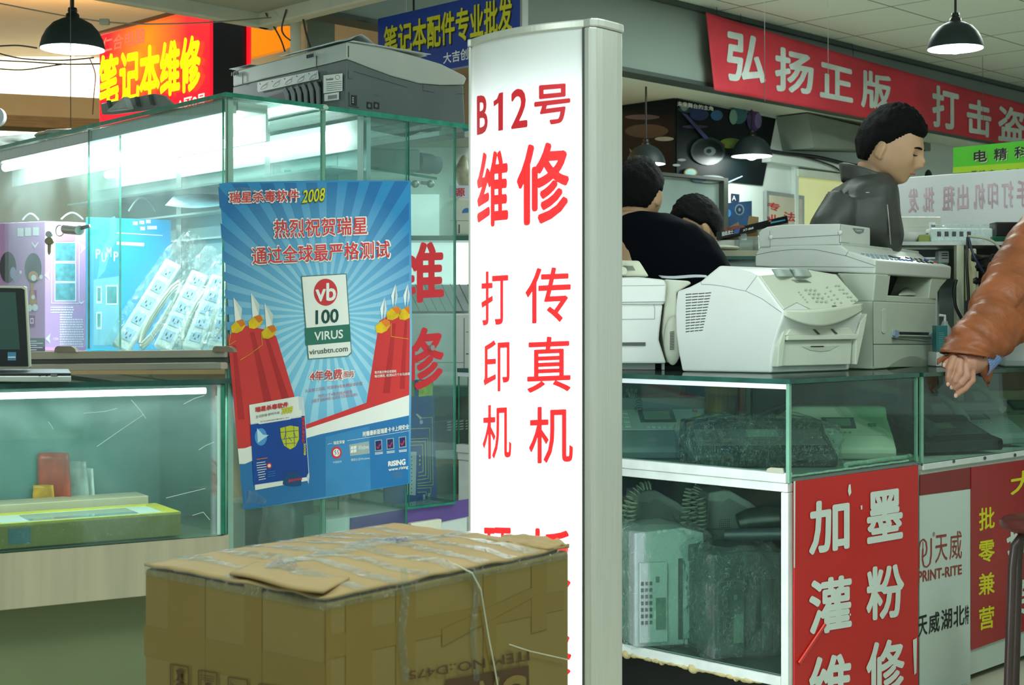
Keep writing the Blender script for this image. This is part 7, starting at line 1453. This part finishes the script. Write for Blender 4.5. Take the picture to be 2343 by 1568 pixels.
def person(label, hx, hy, Y, s, fwd, tilt, secs, jm, neck=(0, 0), arms=(), loc=None, name='person', hairlen=-.55, face=True, extra=None):
    c = P(hx, hy, Y); f = V((fwd[0], fwd[1], 0)).normalized(); side_ = V((-f.y, f.x, 0)); up = V((0, 0, 1))
    R = Matrix((f, side_, up)).transposed(); R = R @ Matrix.Rotation(math.radians(tilt), 3, 'Y')
    t = thing(name, label, 'person', (c.x, c.y, 0)); W = lambda p: c+R @ (V(p)*s)
    m = MB(); n, k = 72, 54; vs = []
    for i in range(k+1):
        th_ = PI*i/k
        for j in range(n): ph = 2*PI*j/n; vs.append(W(hd((math.sin(th_)*math.cos(ph), math.sin(th_)*math.sin(ph), math.cos(th_)))))
    m.add(vs, [(i*n+j, (i+1)*n+j, (i+1)*n+(j+1) % n, i*n+(j+1) % n) for i in range(k) for j in range(n)], 0, True)
    nb = W((-.02, 0, -.07)); nt = V((c.x+neck[0]-f.x*.045*s, c.y+neck[1]-f.y*.045*s, c.z-.22*s)); m.tube([nb, nb.lerp(nt, .5), nt, nt+V((0, 0, -.06*s))], [.056*s, .056*s, .064*s, .08*s], 20)
    for sy in (1, -1):                               # ears
        e = W((-.004, sy*.078, -.012)); Re = R @ Matrix.Rotation(sy*.35, 3, 'Z'); m.ell(e, (.019*s, .007*s, .031*s), 16, 10, 0, Re); m.ell(W((.004, sy*.076, -.035)), (.008*s, .006*s, .010*s), 10, 8)
    body = remesh(m, 'body', [SKIN], t, .0042*s, 2)
    m = MB()
    def hr(d):
        p = hd(d); x, y, z = d; line_ = .42 if x > .55 else (.42-(.55-x)*1.0 if x > .1 else (-.03 if x > -.12 else max(hairlen, -.03-(-.12-x)*1.6)))
        if x > .2: line_ += .06*noise.noise(V((y*9, 0, 3)))
        h = min(1, max(0, (z-line_)/.14)); h = h*h*(3-2*h)
        nz = .05*noise.noise(V((x*9, y*9, z*3)))+.025*noise.noise(V((x*26, y*26, z*7)))
        return p*(.93+h*(.21+nz)*(1+.12*max(0, z)))
    vs = []
    for i in range(k+1):
        th_ = PI*i/k
        for j in range(n): ph = 2*PI*j/n; vs.append(W(hr((math.sin(th_)*math.cos(ph), math.sin(th_)*math.sin(ph), math.cos(th_)))))
    m.add(vs, [(i*n+j, (i+1)*n+j, (i+1)*n+(j+1) % n, i*n+(j+1) % n) for i in range(k) for j in range(n)], 0, True); m.build('hair', HAIR, t)
    if face:
        for sy in (1, -1):
            m = MB(); m.tube([W(hd(V((.9, sy*(.16+.08*q), .17+.02*math.sin(q/5*PI))).normalized())*1.012) for q in range(6)], [.0015*s, .003*s, .0034*s, .003*s, .0026*s, .001*s], 6); m.build('eyebrow', HAIR, t)
            m = MB(); m.tube([W(hd(V((.9, sy*(.19+.065*q), .005-.02*math.sin(q/5*PI))).normalized())*1.008) for q in range(6)], [.001*s, .0022*s, .0026*s, .0026*s, .002*s, .001*s], 6); m.build('eyelid_line', mat('lash_dark', '#2b1c16', .5), t)
        m = MB(); m.tube([W(hd(V((.88, -.17+.068*q, -.455-.012*math.cos(q/5*PI*2))).normalized())*1.006) for q in range(6)], [.001*s, .0036*s, .0042*s, .0042*s, .0036*s, .001*s], 8); m.build('lips', LIP, t)
    # jacket: lofted torso with sleeves, one surface
    m = MB(); loops = []
    for xl, xr, y, dd, yo in secs:
        z = P(0, y, Y).z; xa = P(xl, y, Y+yo).x; xb = P(xr, y, Y+yo).x; cx = (xa+xb)/2; rx = (xb-xa)/2
        loops.append([V((cx+rx*math.copysign(abs(math.cos(a))**.85, math.cos(a)), Y+yo+dd*math.copysign(abs(math.sin(a))**.85, math.sin(a)), z)) for a in [2*PI*q/36 for q in range(36)]])
    m.loft(loops)
    for pts, rs in arms: m.tube([P(*p) for p in pts], rs, 18)
    def fold(v, nn): return v+nn*(.010*noise.noise(v*7)+.005*noise.noise(V((v.x*22, v.y*22, v.z*9))))
    jk = remesh(m, 'jacket', [jm], t, .009, 5, fold)
    if extra: extra(t, jk, W)
    return t
JG = mat('jacket_grey', '#3e403d', .5, na=.12, ns=5, bump=.1, bs=60)
def ex1(t, jk, W):
    m = MB()
    # stand-up collar, open at the front
    def col(u, v):
        a = PI*(.25+1.5*u)+.35; r_ = .080+.008*v; cx, cy_ = P(1990, 415, 4.95).x, 4.95
        return V((cx-.004+(r_+.01)*math.cos(a+.0), cy_+r_*math.sin(a)*.95, P(0, 436, 4.95).z+.058*v-.045*math.cos(a)*.9*(1 if math.cos(a) > 0 else .9)))
    m.grid(col, 30, 5); m.build('collar', JG, t, solid=.006)
    m = MB(); m.tube([P(2022, 448, 4.83), P(2030, 470, 4.81), P(2034, 510, 4.80), P(2038, 560, 4.80)], .0035, 6); m.build('zip', mat('zip_metal', '#7d7f7a', .3, metal=.7), t)
    m = MB(); m.ell(P(1986, 441, 4.78), (.008, .003, .002), 8, 6); m.build('collar_snap', ALU, t)
person('person in a dark grey jacket looking down, behind the tall white printer', 2036, 338, 4.95, 1.13, (.86, -.5), 20,
       [(1880, 2050, 980, .10, .10), (1868, 2052, 760, .11, .10), (1862, 2056, 600, .13, .08), (1858, 2058, 540, .18, .02), (1866, 2054, 500, .18, .02), (1885, 2050, 462, .175, .02), (1915, 2046, 430, .14, .01), (1942, 2040, 412, .10, 0), (1955, 2032, 400, .08, 0)], JG, neck=(-.062, 0),
       arms=[([(1930, 462, 4.86), (1896, 520, 4.82), (1880, 600, 4.78), (1890, 700, 4.74)], [.07, .066, .06, .05])], extra=ex1)
JN = mat('jacket_navy', '#070a12', .9, spec=.1, na=.2, ns=5)
person('person in a dark navy coat seen from behind, next to the tall light box', 1462, 446, 5.0, 1.0, (.55, .83), 10,
       [(1380, 1696, 1000, .11, 0), (1382, 1694, 700, .12, 0), (1392, 1676, 622, .13, 0), (1406, 1658, 584, .13, 0), (1404, 1634, 548, .12, 0), (1404, 1592, 514, .12, 0), (1412, 1542, 491, .10, .01)], JN, face=False)
person('second dark haired person, only the bowed head showing above the navy coat', 1596, 520, 5.8, 1.0, (-.85, -.2), 20,
       [(1530, 1670, 1000, .14, .05), (1530, 1670, 760, .15, .05), (1525, 1665, 690, .14, .05), (1535, 1655, 640, .12, .05), (1550, 1640, 612, .08, .05)], JN, face=True)
# ---- orange leather jacket: sleeve and hand on the counter edge
JO = mat('leather_orange', '#96512b', .5, na=.28, ns=9, bump=.45, bs=28)
YH = 4.275
def H(x, y): return (1900+x/3.409, 480+y/3.409)
ac_ = P(2900, 380, 5.1)
op = thing('person', 'person in an orange brown leather jacket resting a hand on the right counter edge', 'person', (ac_.x, ac_.y, 0))
m = MB()
def fing(pts, r0, r1):
    q = [P(*H(x, y), Y) for x, y, Y in pts]; n = len(q); m.tube(q, [r0+(r1-r0)*i/(n-1) for i in range(n)], 12)
    for i, p in enumerate(q): r_ = (r0+(r1-r0)*i/(n-1)); m.ell(p, (r_*1.04, r_*1.04, r_*1.04), 12, 8)
m.tube([P(*H(1240, 1100), YH+.10), P(*H(1170, 1160), YH+.06), P(*H(1120, 1190), YH+.04), P(*H(1060, 1210), YH+.015), P(*H(1020, 1200), YH)], [.036, .034, .036, .035, .026], 20)
m.ell(P(*H(1030, 1225), YH+.012), (.040, .024, .030), 20, 12)
fing([(960, 1165, YH-.004), (930, 1240, YH-.012), (922, 1300, YH-.010), (920, 1350, YH-.002)], .0135, .0095)
fing([(1005, 1190, YH-.006), (1005, 1275, YH-.022), (975, 1330, YH-.020), (955, 1375, YH-.008)], .0145, .0105)
fing([(1050, 1220, YH-.004), (1062, 1300, YH-.020), (1020, 1350, YH-.022), (975, 1385, YH-.012)], .0140, .0100)
fing([(1100, 1250, YH+.002), (1105, 1330, YH-.008), (1050, 1395, YH-.014), (985, 1442, YH-.010)], .0125, .0085)
fing([(1000, 1160, YH+.016), (930, 1165, YH+.010), (900, 1190, YH+.006), (893, 1215, YH+.004)], .0150, .0100)
hand = remesh(m, 'body', [mat('skin_hand', '#b07f68', .5, na=.08, ns=30, bump=.1, bs=150)], op, .0026, 2)
m = MB()
for x, y, Y in ((918, 1362, YH-.013), (945, 1386, YH-.016), (978, 1452, YH-.018)): m.ell(P(*H(x, y), Y), (.0058, .002, .0065), 10, 8)
m.ell(P(*H(888, 1212), YH-.005), (.0055, .002, .007), 10, 8)
m.build('fingernails', mat('nail', '#c9a18c', .3), op)
# knitted cuff
ax0 = P(*H(1135, 1190), YH+.05); ax1 = P(*H(1230, 1080), YH+.12); d = (ax1-ax0).normalized(); e1 = d.cross(V((0, 1, 0))).normalized(); e2 = d.cross(e1)
m = MB(); m.grid(lambda u, v: ax0+(ax1-ax0)*v+(e1*math.cos(2*PI*u)*.052+e2*math.sin(2*PI*u)*.040)*(1+.03*math.sin(2*PI*u*36))*(1-.03*math.cos(v*PI)), 216, 6); m.build('knitted_cuff', mat('knit_blue', '#6f87b5', .8, na=.12, ns=80), op, solid=.003)
# sleeve
spts = [((1042, 1136), YH+.03, .070, .050), ((1135, 1045), YH+.09, .080, .060), ((1260, 930), YH+.17, .090, .070), ((1360, 780), YH+.25, .104, .078), ((1470, 610), YH+.33, .116, .085), ((1620, 380), YH+.44, .125, .092), ((1900, 60), YH+.6, .13, .10)]
ctr = [P(*H(*a), Y) for a, Y, r1, r2 in spts]; loops = []
for i, (a, Y, r1, r2) in enumerate(spts):
    t_ = (ctr[min(i+1, len(ctr)-1)]-ctr[max(i-1, 0)]).normalized()
    if i == 0: t_ = V((.12, .1, 1)).normalized()
    if i == 1: t_ = (t_+V((0, 0, .5))).normalized()
    e1 = t_.cross(V((0, 1, 0))).normalized(); e2 = t_.cross(e1)
    loops.append([ctr[i]+e1*math.cos(q)*r1+e2*math.sin(q)*r2 for q in [2*PI*k/40 for k in range(40)]])
L2_ = []
for i in range(len(loops)-1):
    for k in range(10): L2_.append([loops[i][j].lerp(loops[i+1][j], k/10) for j in range(40)])
L2_.append(loops[-1]); out_ = []
for i, l in enumerate(L2_):
    c_ = sum(l, V())/40; row = []
    for j, p in enumerate(l):
        n_ = (p-c_).normalized(); f = i/len(L2_); w_ = .008*noise.noise(V((j*.12, i*.55, 3)))+.006*math.sin(i*.8+j*.25)*math.exp(-((f-.12)/.12)**2)+.004*noise.noise(V((j*.5, i*1.3, 8)))+.006*math.sin(i*.5-j*.3)*math.exp(-((f-.45)/.15)**2)
        if i == 0: w_ += .004
        row.append(p+n_*w_)
    out_.append(row)
m = MB(); m.loft(out_, cap=False)
sh_ = P(*H(1900, 60), YH+.6); tc_ = sh_+V((.30, .06, -.1))
m.ell(sh_, (.15, .13, .14), 24, 16)
for z_, rx_, ry_ in (): pass
lp_ = []
for z_, rx_, ry_ in ((.75, .2, .15), (.95, .21, .16), (1.15, .22, .17), (1.32, .25, .16), (1.43, .22, .14), (1.5, .12, .1)): lp_.append([V((tc_.x+rx_*math.cos(q), tc_.y+ry_*math.sin(q), z_+(sh_.z-1.38))) for q in [2*PI*k/32 for k in range(32)]])
m.loft(lp_); slv = m.build('leather_jacket', JO, op, solid=.004)
m = MB()                                              # cuff flap hanging down and the cuff tab
m.grid(lambda u, v: P(*H(1205+85*u-55*v*(1-u)-60*v*u+30*math.sin(u*PI)*0, 1110+60*u+215*v-75*v*(1-u)), YH+.03-.02*math.sin(v*PI)+.05*u), 10, 14); m.build('cuff_flap', JO, op, solid=.005)
m = MB(); m.grid(lambda u, v: P(*H(835+235*u, 1165-75*u**.8+(45-20*u)*v*(1-.6*u)-8*math.sin(u*PI)), YH+.0+.03*u-.01), 14, 4); m.build('cuff_tab', JO, op, solid=.005)
m = MB(); m.ell(P(*H(903, 1135), YH-.012), (.006, .003, .004), 12, 8); m.ell(P(*H(1232, 1348), YH+.02), (.005, .003, .005), 12, 8); m.build('snap_buttons', mat('snap_dark', '#3b2b22', .3, metal=.6), op)
m = MB(); q_ = [(1200, 1112), (1290, 960), (1390, 830), (1510, 680), (1600, 560)]; m.tube([P(*H(x, y), YH+.02+.22*(i/4)) for i, (x, y) in enumerate(q_)], .0025, 6); m.build('seam_line', mat('leather_seam', '#7a3f20', .5), op)
# head of that person, outside the frame
hc = V((tc_.x, tc_.y, 1.62)); m = MB(); vs = []; n, k = 48, 36
for i in range(k+1):
    for j in range(n): a, b = PI*i/k, 2*PI*j/n; p = hd((math.sin(a)*math.cos(b), math.sin(a)*math.sin(b), math.cos(a))); vs.append(hc+V((-p.x*.8+p.y*.6, -p.x*.6-p.y*.8, p.z)))
m.add(vs, [(i*n+j, (i+1)*n+j, (i+1)*n+(j+1) % n, i*n+(j+1) % n) for i in range(k) for j in range(n)], 0, True); m.tube([hc+V((0, .02, -.05)), hc+V((0, .02, -.2))], .055, 16); m.build('head', SKIN, op)
m = MB()
for i in range(k+1):
    pass
vs = []
for i in range(k+1):
    for j in range(n):
        a, b = PI*i/k, 2*PI*j/n; d = (math.sin(a)*math.cos(b), math.sin(a)*math.sin(b), math.cos(a)); p = hd(d); h_ = 1.14 if d[2] > (.42 if d[0] > .3 else -.1-.4*max(0, -d[0])) else .93
        p = p*h_; vs.append(hc+V((-p.x*.8+p.y*.6, -p.x*.6-p.y*.8, p.z)))
m.add(vs, [(i*n+j, (i+1)*n+j, (i+1)*n+(j+1) % n, i*n+(j+1) % n) for i in range(k) for j in range(n)], 0, True); m.build('hair', HAIR, op)
TRS = mat('trousers_dark', '#23262c', .8, na=.1)
zl0 = .75+(sh_.z-1.38)+.03
m = MB()
m.loft([[V((tc_.x+rx_*math.cos(q), tc_.y+ry_*math.sin(q), z_)) for q in [2*PI*j/32 for j in range(32)]] for z_, rx_, ry_ in ((zl0-.16, .185, .13), (zl0-.08, .19, .14), (zl0, .185, .14))])
for sx in (-1, 1): m.tube([V((tc_.x+sx*.09, tc_.y, zl0-.05)), V((tc_.x+sx*.1, tc_.y, zl0-.2)), V((tc_.x+sx*.1, tc_.y-.01, .42)), V((tc_.x+sx*.1, tc_.y, .06))], [.09, .095, .07, .055], 18)
remesh(m, 'trousers', [TRS], op, .012, 3)
for sx in (-1, 1): m = MB(); m.ell((tc_.x+sx*.1, tc_.y-.05, .042), (.045, .13, .042), 18, 10); m.build('shoe', BLACK, op)
bpy.data.objects.remove(_to)
